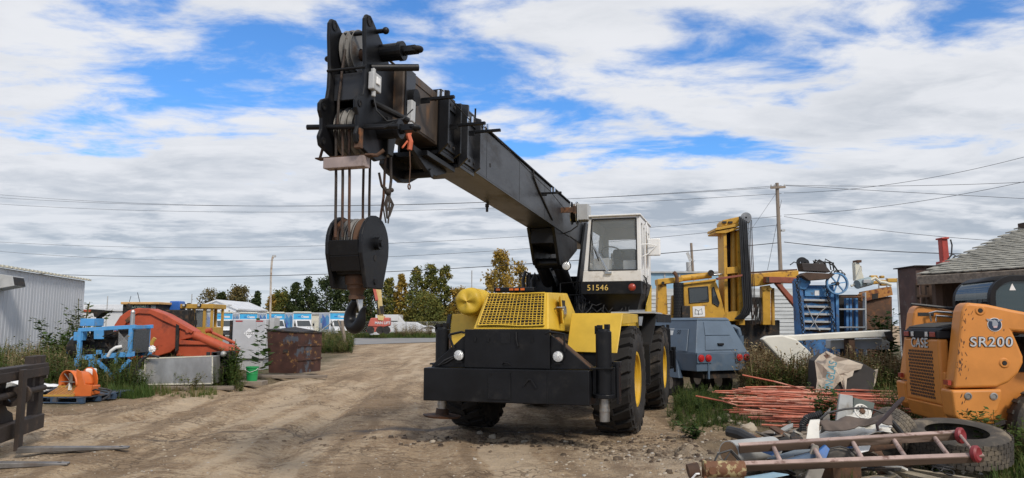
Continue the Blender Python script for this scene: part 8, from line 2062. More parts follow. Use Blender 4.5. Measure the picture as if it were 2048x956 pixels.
# delivery vans
def make_van():
    t = thing('delivery_van', 'white box van', 'van')
    b = MB().box((-1.2, 1.6, 0.75), (1.2, 6.2, 3.15)).build('cargo_box', MT['vanwhite'], t, bevel=0.06, seg=3)
    MB().prism([(-1.2, 3.15), (1.2, 3.15), (1.0, 3.32), (-1.0, 3.32)], 1, 1.45, 1.9).build('roof_fairing', MT['cream'], t, bevel=0.03)
    MB().box((-1.12, 1.585, 2.35), (1.12, 1.597, 3.05)).build('front_banner', MT['sky_banner'], b)
    MB().box((-0.6, 1.578, 2.62), (-0.2, 1.584, 2.72)).build('banner_mark', MT['bluebox'], b)
    MB().box((0.15, 1.578, 2.55), (0.8, 1.584, 2.76)).build('banner_mark', MT['farwhite'], b)
    MB().torus((-0.02, 1.58, 2.70), (0, 1, 0), 0.12, 0.04, 16, 6).build('banner_ring', MT['farwhite'], b)
    MB().prism([(1.7, 1.2), (3.2, 1.1), (4.6, 1.2), (4.6, 3.0), (3.4, 2.5), (2.6, 2.9), (1.7, 2.6)], 0, -1.212, -1.203).build('side_mural', MT['mural'], b)
    MB().prism([(4.7, 1.9), (5.3, 1.9), (5.3, 2.5), (4.7, 2.5)], 0, -1.21, -1.203).build('side_mural', MT['sky_banner'], b)
    c = MB().prism([(-0.15, 0.55), (1.7, 0.55), (1.7, 2.3), (1.35, 2.3), (0.65, 1.45), (-0.05, 1.2), (-0.2, 1.0)], 0, -0.98, 0.98).build('van_cab', MT['vanwhite'], t, bevel=0.08, seg=3)
    MB().hexa([(-0.85, 0.64, 1.50), (0.85, 0.64, 1.50), (0.85, 0.66, 1.50), (-0.85, 0.66, 1.50), (-0.78, 1.22, 2.19), (0.78, 1.22, 2.19), (0.78, 1.24, 2.19), (-0.78, 1.24, 2.19)]).build('windscreen', MT['darkglass'], c)
    for s in (-1, 1):
        MB().prism([(0.85, 1.5), (1.55, 1.5), (1.55, 2.15), (1.35, 2.15)], 0, s * 0.985 - 0.004, s * 0.985 + 0.004).build('side_window', MT['darkglass'], c)
        MB().box((s * 0.85 - 0.14, -0.215, 0.85), (s * 0.85 + 0.14, -0.18, 1.02)).build('headlight', MT['lens'], c)
        MB().box((s * 1.16 - 0.1, 0.7, 1.5), (s * 1.16 + 0.1, 0.8, 1.85)).build('mirror', MT['hose'], c, bevel=0.02)
        for y in (0.5, 4.9):
            w_ = MB().cyl((s * 0.75, y, 0.4), (s * 1.0, y, 0.4), 0.4, n=18).build('wheel', MT['rubber'], t, smooth=True)
    MB().box((-0.6, -0.22, 0.72), (0.6, -0.19, 1.0)).build('radiator_grille', MT['hose'], c)
    MB().box((-0.98, -0.26, 0.45), (0.98, -0.1, 0.68)).build('front_bumper', MT['hose'], t, bevel=0.03)
    return t
VAN = make_van()
vans = [(452, 92, -34, 'white delivery van with blue banner partly behind the yellow loader cab'), (503, 97, -34, 'white delivery van with sky blue banner behind the 1202 fuel tank'), (558, 95, -33, 'white delivery van with sky blue banner behind the lamp post'),
        (612, 93, -32, 'white delivery van with sky blue banner right behind the rusty dumpster'), (686, 90, -30, 'white delivery van with blue side mural parked behind the leaning fence posts')]
for i, (px, D, yaw, lab) in enumerate(vans):
    loc = (XX_(px, D), D, 0)
    if i == 0:
        VAN.location = loc; VAN.rotation_euler = (0, 0, R(-yaw)); VAN['label'] = lab; VAN['group'] = 'delivery vans parked in a row'
    else:
        copy_thing(VAN, loc, yaw, lab, 'delivery vans parked in a row')
# parked cars
def make_car():
    t = thing('parked_car', 'white car', 'car')
    b = MB().prism([(-2.2, 0.35), (2.2, 0.35), (2.25, 0.75), (2.1, 0.98), (1.2, 1.05), (0.6, 1.50), (-1.3, 1.55), (-2.0, 1.1), (-2.25, 0.95)], 1, -0.85, 0.85).build('car_body', MT['vanwhite'], t, bevel=0.12, seg=3)
    for s in (-1, 1):
        MB().prism([(1.05, 1.06), (0.55, 1.43), (-1.2, 1.47), (-1.75, 1.1)], 1, s * 0.86 - 0.004, s * 0.86 + 0.004).build('side_window', MT['darkglass'], b)
        for x in (-1.4, 1.4):
            MB().cyl((x, s * 0.68, 0.33), (x, s * 0.88, 0.33), 0.33, n=18).build('wheel', MT['rubber'], t, smooth=True)
        MB().box((2.16, s * 0.6 - 0.15, 0.7), (2.24, s * 0.6 + 0.15, 0.85)).build('headlight', MT['lens'], b)
    return t
CAR = make_car()
cars = [(818, 118, 5, 'white car behind the chain link fence, left of the other two white cars', 1.0), (858, 122, -4, 'white car behind the chain link fence, next to the crane jack', 1.0), (835, 140, 8, 'white car in the row farther behind the fence', 1.0), (780, 150, 3, 'white car farther back beneath the school bus', 1.0)]
for i, (px, D, yaw, lab, s) in enumerate(cars):
    loc = (XX_(px, D), D, 0)
    if i == 0:
        CAR.location = loc; CAR.rotation_euler = (0, 0, R(-yaw)); CAR['label'] = lab; CAR['group'] = 'white cars behind the fence'
    else: copy_thing(CAR, loc, yaw, lab, 'white cars behind the fence')
# school buses
def make_bus():
    t = thing('school_bus', 'orange bus', 'bus')
    MT['bus'] = mat('bus_orange', (0.62, 0.27, 0.02), 0.45, var=0.05, bump=0)
    b = MB().box((-4.5, -1.2, 0.6), (3.2, 1.2, 3.0)).build('bus_body', MT['bus'], t, bevel=0.15, seg=3)
    MB().box((3.1, -1.0, 0.6), (4.6, 1.0, 1.7)).build('bus_hood', MT['bus'], t, bevel=0.1)
    for k in range(8):
        for s in (-1, 1):
            MB().box((-4.2 + 0.9 * k, s * 1.205 - 0.004, 1.75), (-3.5 + 0.9 * k, s * 1.205 + 0.004, 2.4)).build('window', MT['darkglass'], b)
    for x in (-3, 3.4):
        MB().cyl((x, -1.1, 0.5), (x, 1.1, 0.5), 0.5, n=18).build('wheel', MT['rubber'], t)
    return t
BUS = make_bus()
BUS.location = (XX_(800, 158), 158, 0.55); BUS.rotation_euler = (0, 0, R(-62)); BUS['label'] = 'orange school bus beside the white truck box'; BUS['group'] = 'school buses by the trees'
copy_thing(BUS, (XX_(878, 160), 160, 0.6), 30, 'orange school bus behind the white cars next to the crane', 'school buses by the trees')
# white truck box, white low trailer
TB = thing('box_truck', 'white truck box with a dark cab end behind the red lift', 'truck', (XX_(775, 135), 135, 0))
pt(MB().box((-2.2, 0, 0.9), (1.9, 6, 3.5)), 'truck_box', 'farwhite', TB, bevel=0.05)
pt(MB().prism([(1.9, 1.0), (3.0, 1.0), (3.0, 2.0), (1.9, 3.3)], 1, 0.2, 2.2), 'truck_cab', 'farwhite', TB, bevel=0.05)
pt(MB().box((0.5, -0.01, 1.6), (1.8, -0.004, 2.4)), 'dark_panel', 'darkglass', TB)
for x in (-1.5, 2.3): pt(MB().cyl((x, 0.1, 0.45), (x, 0.5, 0.45), 0.45, n=18), 'wheel', 'rubber', TB)
LT = thing('white_trailer', 'long low white trailer with a sloping nose behind the chain link fence', 'trailer', (XX_(800, 108), 108, 0))
pt(MB().prism([(-3.8, 0.5), (2.2, 0.6), (3.6, 1.4), (2.2, 2.05), (-3.8, 2.15)], 1, 0, 2.2), 'trailer_body', 'farwhite', LT, bevel=0.05)
pt(MB().cyl((-2.0, -0.02, 0.4), (-2.0, 0.3, 0.4), 0.4, n=18).cyl((-3.0, -0.02, 0.4), (-3.0, 0.3, 0.4), 0.4, n=18), 'wheel', 'rubber', LT)
# red boom lift
DLI = 88.0
BLF = thing('boom_lift', 'faded red boom lift with a raised yellow boom beyond the road', 'boom lift', (XX_(752, DLI), DLI, 0))
MT['liftred'] = mat('lift_faded_red', (0.50, 0.12, 0.085), 0.5, var=0.1, bump=0)
MT['liftyellow'] = mat('lift_pale_yellow', (0.62, 0.47, 0.20), 0.5, var=0.1, bump=0)
def bl_(L, y0, y1, n_, m, **kw): return pt(PW(BLF).prism(XZ(L, DLI), 1, y0, y1), n_, m, BLF, **kw)
bl_([(735, 653), (741, 636), (778, 635), (778, 651), (770, 654)], DLI, DLI + 1.6, 'counterweight', 'liftred', bevel=0.1)
bl_([(732, 660), (738, 653), (765, 654), (776, 660), (776, 664), (732, 664)], DLI + 0.1, DLI + 2, 'chassis', 'liftred', bevel=0.05)
for a in (741, 760, 773):
    pt(PW(BLF).cyl(tuple(W(a, 660, DLI - 0.1)), tuple(W(a, 660, DLI + 0.3)), 0.45, n=18), 'wheel', 'rubber', BLF, smooth=True)
text('lettering', 'MAN LIFT', MT['farwhite'], BLF, inv(BLF) @ face_mat(W(765, 646, DLI - 0.02), (1, 0, 0), (0, 0, 1)), 0.42, 0.01, 0.012)
bl_([(757, 634), (765, 634), (760, 575), (750, 575)], DLI + 0.4, DLI + 0.8, 'main_boom', 'liftyellow')
bl_([(745, 575), (750, 575), (756, 600), (751, 602)], DLI + 0.1, DLI + 0.3, 'boom_cover', 'liftred')
bl_([(752, 600), (754, 600), (758, 634), (755, 634)], DLI + 0.1, DLI + 0.3, 'hose_carrier', 'dark')
bl_([(754, 630), (768, 632), (767, 641), (757, 640)], DLI - 0.1, DLI + 1.0, 'boom_foot', 'liftyellow')
bl_([(759, 612), (766, 612), (768, 628), (762, 628)], DLI - 0.1, DLI + 0.3, 'lift_cylinder', 'dark')
bl_([(749, 575), (760, 575), (735, 440), (729, 440)], DLI + 0.4, DLI + 0.8, 'main_boom', 'liftyellow')
# white fallen board at the roadside
tag(MB().hexa([W(742, 670, 92), W(759, 669, 92), W(759, 669, 92.3), W(742, 670, 92.3), W(739, 668, 92), W(757, 663, 92), W(757, 663, 92.3), W(739, 668, 92.3)]).build('sign_board', MT['farwhite']), 'white board lying at the roadside below the red lift', 'board')
tag(MB().box(tuple(W(695, 676, 84)), tuple(Vector(W(705, 671, 84)) + Vector((0, 0.5, 0)))).build('white_block', MT['farwhite']), 'small white block at the roadside by the leaning fence posts', 'block')
# chain link fence
FE = thing('chain_link_fence', 'galvanised chain link fence between the road and the parked vehicles', 'fence', (XX_(760, 99), 99, 0))
fps = [XX_(p, 99) for p in (430, 470, 520, 575, 628, 650, 706, 756, 812, 854, 910, 960)]
for x in fps: pt(PW(FE).cyl((x, 99, 0), (x, 99, 2.1), 0.05, n=8), 'fence_post', 'galv', FE)
for z in (2.05, 1.35, 0.7, 0.1):
    pt(PW(FE).beam((fps[0], 99, z), (fps[-1], 99, z), 0.03 if z > 2 else 0.012, 0.03 if z > 2 else 0.012), 'fence_rail', 'galv', FE)
mw = PW(FE)
x = fps[3]
while x < fps[-1]:
    mw.beam((x, 99.02, 0.1), (x + 1.9, 99.02, 2.0), 0.008, 0.008); mw.beam((x + 1.9, 99.03, 0.1), (x, 99.03, 2.0), 0.008, 0.008)
    x += 0.3
pt(mw, 'fence_mesh', 'galv', FE)
# leaning wooden posts, tyres in weeds
for k, (a, b, D, r_, lab) in enumerate(((((684, 641)), (692, 697), 47, 0.12, 'thick weathered wooden fence post leaning by the roadside weeds'), ((697, 676), (706, 698), 47, 0.05, 'thin wooden stake leaning on the thick fence post'), ((676, 640), (684, 668), 47.5, 0.05, 'slim grey rail leaning across the thick wooden post'))):
    p_, q_ = W(a[0], a[1], D), W(b[0], b[1], D)
    if k < 2: q_.z = 0
    tag(MB().cyl(q_, p_, r_, r_ * 0.85, n=9).jitter(0.02, 1.5, k).build('fence_post', MT['pole'], smooth=True), lab, 'post')
tag(MB().cyl(W(626, 674, 47), W(668, 642, 47), 0.04, n=6).build('fence_rail', MT['galv']), 'galvanised rail slanting up from the dumpster to the fence', 'rail')
junk_tyre('tyre', 'old tyre standing in the roadside weeds behind the dumpster', Matrix.Translation((XX_(648, 47), 47, 0.35)) @ Matrix.Rotation(R(80), 4, 'X') @ Matrix.Rotation(R(15), 4, 'Y'), 0.42, 0.28, False)
junk_tyre('tyre', 'old tyre lying half in grass at the foot of the wooden posts', Matrix.Translation((XX_(682, 48), 48, 0.28)) @ Matrix.Rotation(R(62), 4, 'X') @ Matrix.Rotation(R(-25), 4, 'Y'), 0.52, 0.34, False)
# white workshop buildings, left background
WB = thing('workshop', 'white gabled workshop with small windows behind the vans', 'building', (XX_(445, 125), 125, 0))
gx0, gx1, gxm = XX_(385, 125), XX_(471, 125), XX_(432, 125)
zz0, zzr = W(0, 619, 125).z, W(0, 602, 125).z
pt(PW(WB).prism([(gx0, 0), (gx1, 0), (gx1, zz0), (gxm, zzr), (gx0, zz0)], 1, 125, 140), 'wall', 'farwhite', WB)
pt(PW(WB).prism([(gx1 + 0.4, zz0 - 0.1), (gx1 + 0.4, zz0 + 0.15), (gxm, zzr + 0.25), (gx0 - 0.4, zz0 + 0.15), (gx0 - 0.4, zz0 - 0.1), (gxm, zzr + 0.02)], 1, 124.7, 140.2), 'roof', 'farwhite', WB)
for (a, b, c2, d2) in ((449, 457, 626, 630), (439, 443, 621, 623), (456, 459, 621, 623), (460, 464, 623, 628), (425, 430, 620, 630)):
    pt(PW(WB).box((XX_(a, 125), 124.95, W(0, d2, 125).z), (XX_(b, 125), 124.99, W(0, c2, 125).z)), 'window', 'darkglass', WB)
WS = thing('long_shed', 'long low white shed with ribbed roof behind the machine cabs', 'building', (XX_(270, 110), 110, 0))
pt(PW(WS).box((XX_(120, 110), 110, 0), (XX_(420, 110), 125, W(0, 622, 110).z)), 'wall', 'farwhite', WS)
for k in range(5):
    y0 = 622 - k * 3.2
    pt(PW(WS).box((XX_(115, 110), 109.7 + k * 1.5, W(0, y0, 110).z), (XX_(425, 110), 111.2 + k * 1.5, W(0, y0 - 2.4, 110).z)), 'roof_sheet', 'farwhite', WS)
WN = thing('low_building', 'low cream flat roofed building seen between the vans', 'building', (XX_(560, 128), 128, 0))
pt(PW(WN).box((XX_(465, 128), 128, 0), (XX_(700, 128), 136, W(0, 629, 128).z)), 'wall', 'cream', WN)
pt(PW(WN).box((XX_(462, 128), 127.8, W(0, 629, 128).z), (XX_(702, 128), 136.2, W(0, 625, 128).z)), 'roof', 'grey', WN)
# lamp post and poles
LP = thing('lamp_post', 'slender rusty white lamp post with a small floodlight at its top', 'lamp post', (XX_(541, 62), 62, 0))
pt(PW(LP).tube([(XX_(541, 62), 62, 0), tuple(W(541, 600, 62)), tuple(W(542, 545, 62)), tuple(W(544, 520, 62)), tuple(W(546, 513, 62))], 0.085, 8), 'pole', mat('rusty_white_pole', (0.45, 0.40, 0.34), 0.6, dirt=(0.28, 0.15, 0.08), dirt_lo=0.5, dirt_hi=0.6, dscale=1.5), LP, smooth=True)
pt(PW(LP).box(tuple(W(544, 514, 62)), tuple(W(550, 510, 62) + Vector((0, 0.3, 0)))), 'floodlight', 'grey', LP)
def upole(name, label, px, D, ytop, arms=(), r_=0.16):
    t = thing(name, label, 'utility pole', (XX_(px, D), D, 0))
    zt = W(px, ytop, D).z
    pt(MB().cyl((0, 0, 0), (0, 0, zt), r_, r_ * 0.75, n=12), 'pole', 'pole', t, smooth=True)
    for (z, L) in arms:
        a = pt(MB().beam((-L, -r_, zt - z), (L, -r_, zt - z + 0.05), 0.10, 0.12), 'cross_arm', 'pole', t)
        for s in (-0.9, -0.45, 0.9):
            pt(MB().lathe([(0.03, 0), (0.06, 0.05), (0.04, 0.12), (0.0, 0.16)], (s * L, -r_, zt - z + 0.06), (0, 0, 1), 8), 'insulator', 'grey', t)
    return t
UP = upole('utility_pole', 'tall wooden utility pole with a short cross arm behind the mast machine', 1565.5, 42, 366, [(0.3, 0.42)], 0.13)
pt(MB().box((0.13, -0.1, 6.9), (0.32, 0.1, 7.0)), 'bracket', 'grey', UP)
U2 = upole('utility_pole', 'shorter leaning utility pole with a transformer above the yellow cab', 1393, 75, 486, [], 0.17)
U2.rotation_euler = (0, R(-1.8), 0)
pt(MB().cyl((-0.45, -0.3, 7.0), (-0.45, -0.3, 7.9), 0.25, n=14), 'transformer', 'grey', U2, smooth=True)
pt(MB().beam((-0.5, -0.2, 8.9), (-0.2, -0.2, 8.0), 0.04, 0.3), 'fuse_bracket', 'grey', U2)
tp_ = thing('thin_pole', 'thin grey pole standing between the trees and the crane', 'pole', (XX_(943, 80), 80, 0))
pt(MB().cyl((0, 0, 0), (0, 0, W(943, 541, 80).z), 0.06, n=8), 'pole', 'galv', tp_)
tp2 = thing('thin_pole', 'short thin antenna pole behind the white workshop roof', 'pole', (XX_(381, 110), 110, 0))
pt(MB().cyl((0, 0, 0), (0, 0, W(381, 588, 110).z), 0.07, n=8), 'pole', 'galv', tp2)
tp3 = thing('thin_pole', 'thin antenna pole beside the metal building', 'pole', (XX_(212, 110), 110, 0))
pt(MB().cyl((0, 0, 0), (0, 0, W(212, 592, 110).z), 0.07, n=8), 'pole', 'galv', tp3)
# power lines
def wire(label, pts, D0, D1, r_=0.02, n=28):
    P = []
    (x0, y0), (x1, y1) = pts[0], pts[-1]
    a = W(x0, y0, D0); b = W(x1, y1, D1)
    ym_ = pts[1][1] if len(pts) == 3 else None
    sag = 0.0
    if ym_ is not None:
        f = (pts[1][0] - x0) / (x1 - x0)
        m_ = a.lerp(b, f); tgt = W(pts[1][0], ym_, m_.y)
        sag = (m_.z - tgt.z) / (4 * f * (1 - f))
    for i in range(n + 1):
        f = i / n
        p = a.lerp(b, f); p.z -= sag * 4 * f * (1 - f); P.append(tuple(p))
    o = MB().tube(P, r_, 5).build('power_line', MT['hose'])
    return tag(o, label, 'power line', 'overhead power lines')
LWIRES = [((-60, 384), (700, 412), (1563, 371)), ((-60, 391), (750, 412), (1563, 374)), ((-60, 404), (800, 424), (1563, 387)), ((-60, 480), (600, 495), (1563, 432)), ((-60, 497), (600, 521), (1563, 449)), ((-60, 540), (600, 553), (1563, 485))]
labs = ['topmost of the overhead lines running left from the utility pole', 'second overhead line from the top running left from the utility pole', 'third overhead line from the top running left from the utility pole', 'fourth overhead line from the top, left of the utility pole', 'fifth overhead line from the top, left of the utility pole', 'lowest and thickest overhead line left of the utility pole']
for k, w_ in enumerate(LWIRES): wire(labs[k], w_, 66, 42, 0.011 if k < 5 else 0.022, 40)
RW_ = [((1568, 370), (1800, 372), (2100, 362)), ((1568, 386), (1850, 362), (2100, 300)), ((1568, 430), (1850, 405), (2100, 352)), ((1568, 371), (1850, 385), (2100, 400)), ((1568, 433), (1800, 462), (2100, 488)), ((1568, 484), (1800, 502), (2100, 508))]
labs = ['topmost line running right from the utility pole', 'line rising steeply to the right from the utility pole', 'lower line rising to the right from the utility pole', 'upper line sagging gently to the right of the utility pole', 'middle line falling to the right of the utility pole over the blue machine', 'lowest thick line to the right of the utility pole over the shed']
for k, w_ in enumerate(RW_): wire(labs[k], w_, 42, 34, 0.011 if k < 5 else 0.02, 30)
wire('guy wire slanting down left from the utility pole', ((1563, 400), (1535, 540)), 42, 42, 0.012, 6)
wire('thin stay wire slanting left from the top of the utility pole', ((1562, 372), (1495, 470)), 42, 60, 0.01, 6)
wire('thin stay wire beside the shorter utility pole', ((1390, 520), (1360, 556)), 75, 70, 0.012, 6)
# buildings behind the yellow machine
SBD = thing('sided_building', 'old white clapboard building behind the yellow mast machine', 'building', (XX_(1480, 40), 40, 0))
pt(PW(SBD).box((XX_(1300, 40), 40.05, 0), (XX_(1640, 40), 48, W(0, 577, 40).z)), 'wall', 'siding', SBD)
for k in range(17):
    z0 = 0.2 + k * 0.2
    if z0 + 0.2 > W(0, 577, 40).z: break
    pt(PW(SBD).hexa([(XX_(1298, 40), 39.99, z0), (XX_(1642, 40), 39.99, z0), (XX_(1642, 40), 40.04, z0), (XX_(1298, 40), 40.04, z0), (XX_(1298, 40), 40.03, z0 + 0.205), (XX_(1642, 40), 40.03, z0 + 0.205), (XX_(1642, 40), 40.04, z0 + 0.205), (XX_(1298, 40), 40.04, z0 + 0.205)]), 'clapboard', 'siding', SBD)
BBD = thing('blue_building', 'pale blue sheet metal building behind the clapboard building', 'building', (XX_(1380, 56), 56, 0))
pt(PW(BBD).box((XX_(1296, 56), 56, 0), (XX_(1445, 56), 64, W(0, 545, 56).z)), 'wall', 'bluesheet', BBD)
pt(PW(BBD).box((XX_(1294, 56), 55.8, W(0, 546, 56).z), (XX_(1447, 56), 64.2, W(0, 543, 56).z)), 'roof_edge', 'galv', BBD)
for a in (1330, 1360, 1390, 1420):
    pt(PW(BBD).box((XX_(a, 56), 55.95, 0), (XX_(a + 3, 56), 55.99, W(0, 546, 56).z)), 'wall_seam', 'galv', BBD)
FW = thing('rail_fence', 'thin metal rail fence on the skyline beside the shed', 'fence', (XX_(1790, 30), 30, 0))
for a in (1762, 1778, 1800, 1822):
    pt(PW(FW).cyl((XX_(a, 30), 30, 0), (XX_(a, 30), 30, W(0, 556, 30).z), 0.03, n=6), 'fence_post', 'galv', FW)
pt(PW(FW).beam((XX_(1755, 30), 30, W(0, 563, 30).z), (XX_(1835, 30), 30, W(0, 561, 30).z), 0.04, 0.05), 'fence_rail', 'galv', FW)
pt(PW(FW).box((XX_(1802, 30), 30.1, 0), (XX_(1835, 30), 30.15, W(0, 580, 30).z)), 'fence_panel', 'farwhite', FW)

# ------------------------------------------------------------------ trees
MT['leaf_green'] = leafmat('leaf_green', [(0.022, 0.040, 0.015), (0.045, 0.066, 0.022), (0.085, 0.10, 0.028)], 0.2)
MT['leaf_mixed'] = leafmat('leaf_mixed', [(0.06, 0.085, 0.024), (0.13, 0.14, 0.032), (0.28, 0.21, 0.04)], 0.2)
MT['leaf_gold'] = leafmat('leaf_gold', [(0.15, 0.125, 0.03), (0.33, 0.22, 0.042), (0.46, 0.29, 0.055)], 0.25)
MT['leaf_brown'] = leafmat('leaf_brown', [(0.06, 0.062, 0.024), (0.12, 0.10, 0.036), (0.20, 0.14, 0.05)], 0.2)
MT['bark'] = mat('bark', (0.10, 0.085, 0.07), 0.9, var=0.3)
def crown_mesh(seed, h, w, n, m, conical=0.5, base=0.12, leaf=0.42):
    r = np.random.default_rng(seed)
    # clumps along branches
    nb = 80
    cz = base + (0.97 - base) * r.random(nb) ** 0.85
    prof = np.clip(np.minimum((cz - base) / 0.15 + 0.5, 1) * (1 - cz) ** conical, 0.05, 1)
    ca = r.uniform(0, 6.28, nb); cr = prof * r.uniform(0.05, 1.0, nb) ** 0.5
    C = np.stack([cr * np.cos(ca) * w / 2, cr * np.sin(ca) * w / 2, cz * h], -1)
    cs = (0.4 + 0.6 * prof) * r.uniform(0.4, 1.0, nb) ** 1.5 * w * 0.13
    k = r.integers(0, nb, n)
    P = C[k] + np.clip(r.normal(0, 1, (n, 3)), -2, 2) * cs[k][:, None] * np.array([1, 1, 1.1])
    P[:, 2] = np.abs(P[:, 2] - 0.3) + 0.3
    d = r.normal(0, 1, (n, 3)); d /= np.linalg.norm(d, axis=1)[:, None]
    e = np.cross(d, r.normal(0, 1, (n, 3))); e /= np.linalg.norm(e, axis=1)[:, None]
    L = leaf * r.uniform(0.6, 1.4, n)[:, None]
    V = np.stack([P - d * L * 0.5, P + e * L * 0.32, P + d * L * 0.5, P - e * L * 0.32], 1).reshape(-1, 3)
    Fq = np.arange(n * 4).reshape(-1, 4).astype(np.int32)
    ct_ = r.uniform(0.0, 1.0, nb)
    T = np.repeat(np.clip(ct_[k] * 0.6 + r.uniform(0, 0.4, n), 0, 1), 4)
    me = bpy.data.meshes.new('crown')
    me.vertices.add(len(V)); me.vertices.foreach_set('co', V.astype(np.float32).ravel())
    set_faces(me, Fq); me.update(calc_edges=True)
    at_ = me.attributes.new('tint', 'FLOAT', 'POINT'); at_.data.foreach_set('value', T.astype(np.float32))
    me.materials.append(m)
    return me, C
def make_tree(name, label, px, D, ytop, wpx, m, seed, n=2600, conical=0.5, base=0.12, group=None, leaf=0.42):
    h = W(px, ytop, D).z * 0.97; w = wpx / F_PX * D * 1.45
    t = thing(name, label, 'tree', (XX_(px, D), D, 0), 0, group)
    me, C = crown_mesh(seed, h, w, n, MT[m], conical, base, leaf)
    o = bpy.data.objects.new('crown', me); COL.objects.link(o); o.parent = t
    tr = MB().tube([(0, 0, 0), (0.05, 0, h * 0.4), (0, 0.05, h * 0.75), (0, 0, h * 0.95)], [0.02 * h, 0.014 * h, 0.008 * h, 0.003 * h], 7)
    for c in C[:14]:
        z0 = c[2] * 0.75
        tr.tube([(0, 0, z0), (c[0] * 0.5, c[1] * 0.5, z0 + (c[2] - z0) * 0.6), tuple(c)], [0.005 * h, 0.003 * h, 0.0015 * h], 4)
    tr.build('trunk', MT['bark'], t)
    return t
GT = 'row of trees behind the parked vehicles'
trees = [
    ('broadleaf_tree', 'sparse brownish tree standing over the white workshop roof', 418, 150, 578, 46, 'leaf_brown', 0.35, 0.1),
    ('broadleaf_tree', 'small dark green tree between two brownish trees', 442, 150, 582, 30, 'leaf_green', 0.5, 0.1),
    ('broadleaf_tree', 'broad brownish tree right of the workshop gable', 476, 150, 573, 50, 'leaf_brown', 0.35, 0.1),
    ('spruce_tree', 'dark conical spruce between the broad brownish tree and the lamp post', 512, 148, 580, 32, 'leaf_green', 0.8, 0.06),
    ('broadleaf_tree', 'small golden brown tree just right of the lamp post', 548, 150, 586, 30, 'leaf_gold', 0.4, 0.1),
    ('broadleaf_tree', 'mixed green tree behind the vans next to the dark spruces', 562, 150, 576, 38, 'leaf_mixed', 0.4, 0.1),
    ('spruce_tree', 'tall dark spruce left of the two darkest spruces', 590, 148, 562, 38, 'leaf_green', 0.7, 0.05),
    ('spruce_tree', 'tallest dark spruce behind the row of vans', 614, 147, 552, 42, 'leaf_green', 0.75, 0.05),
    ('spruce_tree', 'wide dark green tree behind the last van', 652, 148, 550, 62, 'leaf_green', 0.5, 0.05),
    ('spruce_tree', 'dark green tree seen left of the hook block', 680, 146, 548, 40, 'leaf_green', 0.6, 0.05),
    ('broadleaf_tree', 'rusty green tree behind the crane hook', 712, 150, 562, 50, 'leaf_brown', 0.45, 0.05),
    ('broadleaf_tree', 'dark green tree behind the boom lift mast', 742, 150, 556, 44, 'leaf_green', 0.45, 0.05),
    ('poplar_tree', 'yellow green poplar right of the boom lift', 778, 148, 552, 34, 'leaf_mixed', 0.4, 0.05),
    ('poplar_tree', 'golden poplar beside the yellow green one', 802, 147, 546, 30, 'leaf_gold', 0.45, 0.05),
    ('poplar_tree', 'tall yellow green poplar with a ragged top left of the tallest poplar', 832, 146, 530, 36, 'leaf_mixed', 0.42, 0.04),
    ('poplar_tree', 'tallest poplar of the clump behind the white cars', 862, 146, 522, 40, 'leaf_mixed', 0.42, 0.04),
    ('poplar_tree', 'green poplar at the right end of the tall clump', 888, 147, 526, 36, 'leaf_mixed', 0.42, 0.04),
    ('broadleaf_tree', 'low bushy green tree below the tall poplars', 850, 142, 588, 70, 'leaf_mixed', 0.25, 0.03),
    ('broadleaf_tree', 'low golden shrub tree next to the wrapped yellow drum', 915, 146, 572, 34, 'leaf_gold', 0.3, 0.05),
    ('broadleaf_tree', 'golden autumn tree standing alone behind the crane hood', 1000, 120, 496, 66, 'leaf_gold', 0.55, 0.10),
    ('broadleaf_tree', 'sparse golden tree with bare twigs next to the lone golden tree', 1042, 122, 516, 44, 'leaf_gold', 0.4, 0.15),
]
for k, (nm, lab, px, D, yt, wp_, m, con, base) in enumerate(trees):
    make_tree(nm, lab, px, D, yt, wp_, m, 100 + k, 1900 if 'sparse' in lab else 4600, con, base, GT if D > 140 else None)
# low hedge of far scrub that reads as one mass
P = []
hp_ = np.stack([rng.uniform(XX_(120, 170), XX_(1000, 170), 5200), rng.uniform(160, 172, 5200), np.zeros(5200)], -1)
bl3 = [proto_weed(1.0, 20, 40, 0.55, 0.6, 4)]
hg = merged('far_scrub', bl3, hp_, rng.uniform(1.2, 4.2, 5200), rng.uniform(0, 6.28, 5200), rng.uniform(0.1, 0.5, 5200), MT['leaf_mixed'])
hg['label'] = 'far line of scrub behind the parked vehicles'; hg['category'] = 'scrub'

# ------------------------------------------------------------------ weeds and grass
def box_poly(px0, px1, D0, D1): return [(XX_(px0, D0), D0), (XX_(px1, D0), D0), (XX_(px1, D1), D1), (XX_(px0, D1), D1)]
patch('weeds', box_poly(-60, 300, 18.5, 29), 1500, 0.5, 1.35, 0.05, 0.55, WD, 'grass', 'tall green and brown weeds below the metal building')
patch('weeds', box_poly(0, 135, 19.5, 27), 500, 0.6, 1.1, 0.3, 0.9, [WD[2], WD[4]], 'brownweed', 'dry seeding weeds along the metal building')
patch('grass', box_poly(60, 440, 17.6, 20), 420, 0.35, 0.8, 0.2, 0.9, BL, 'grass', 'short grass around the pallets and the aluminium tank')
patch('grass', box_poly(225, 310, 17.2, 18.4), 160, 0.5, 1.0, 0.1, 0.45, BL, 'grass', 'green grass tuft beside the blue pallets')
patch('weeds', box_poly(330, 490, 19.6, 23), 230, 0.4, 1.0, 0.05, 0.5, [WD[1], WD[3], WD[0]], 'grass', 'weeds around the red boom and dumpster')
patch('weeds', box_poly(620, 705, 44, 60), 700, 0.7, 1.6, 0.1, 0.65, WD, 'grass', 'weeds along the roadside by the wooden posts')
patch('grass', box_poly(690, 870, 92, 98), 1400, 1.2, 2.6, 0.2, 0.6, BL, 'grass', 'grass verge beyond the road')
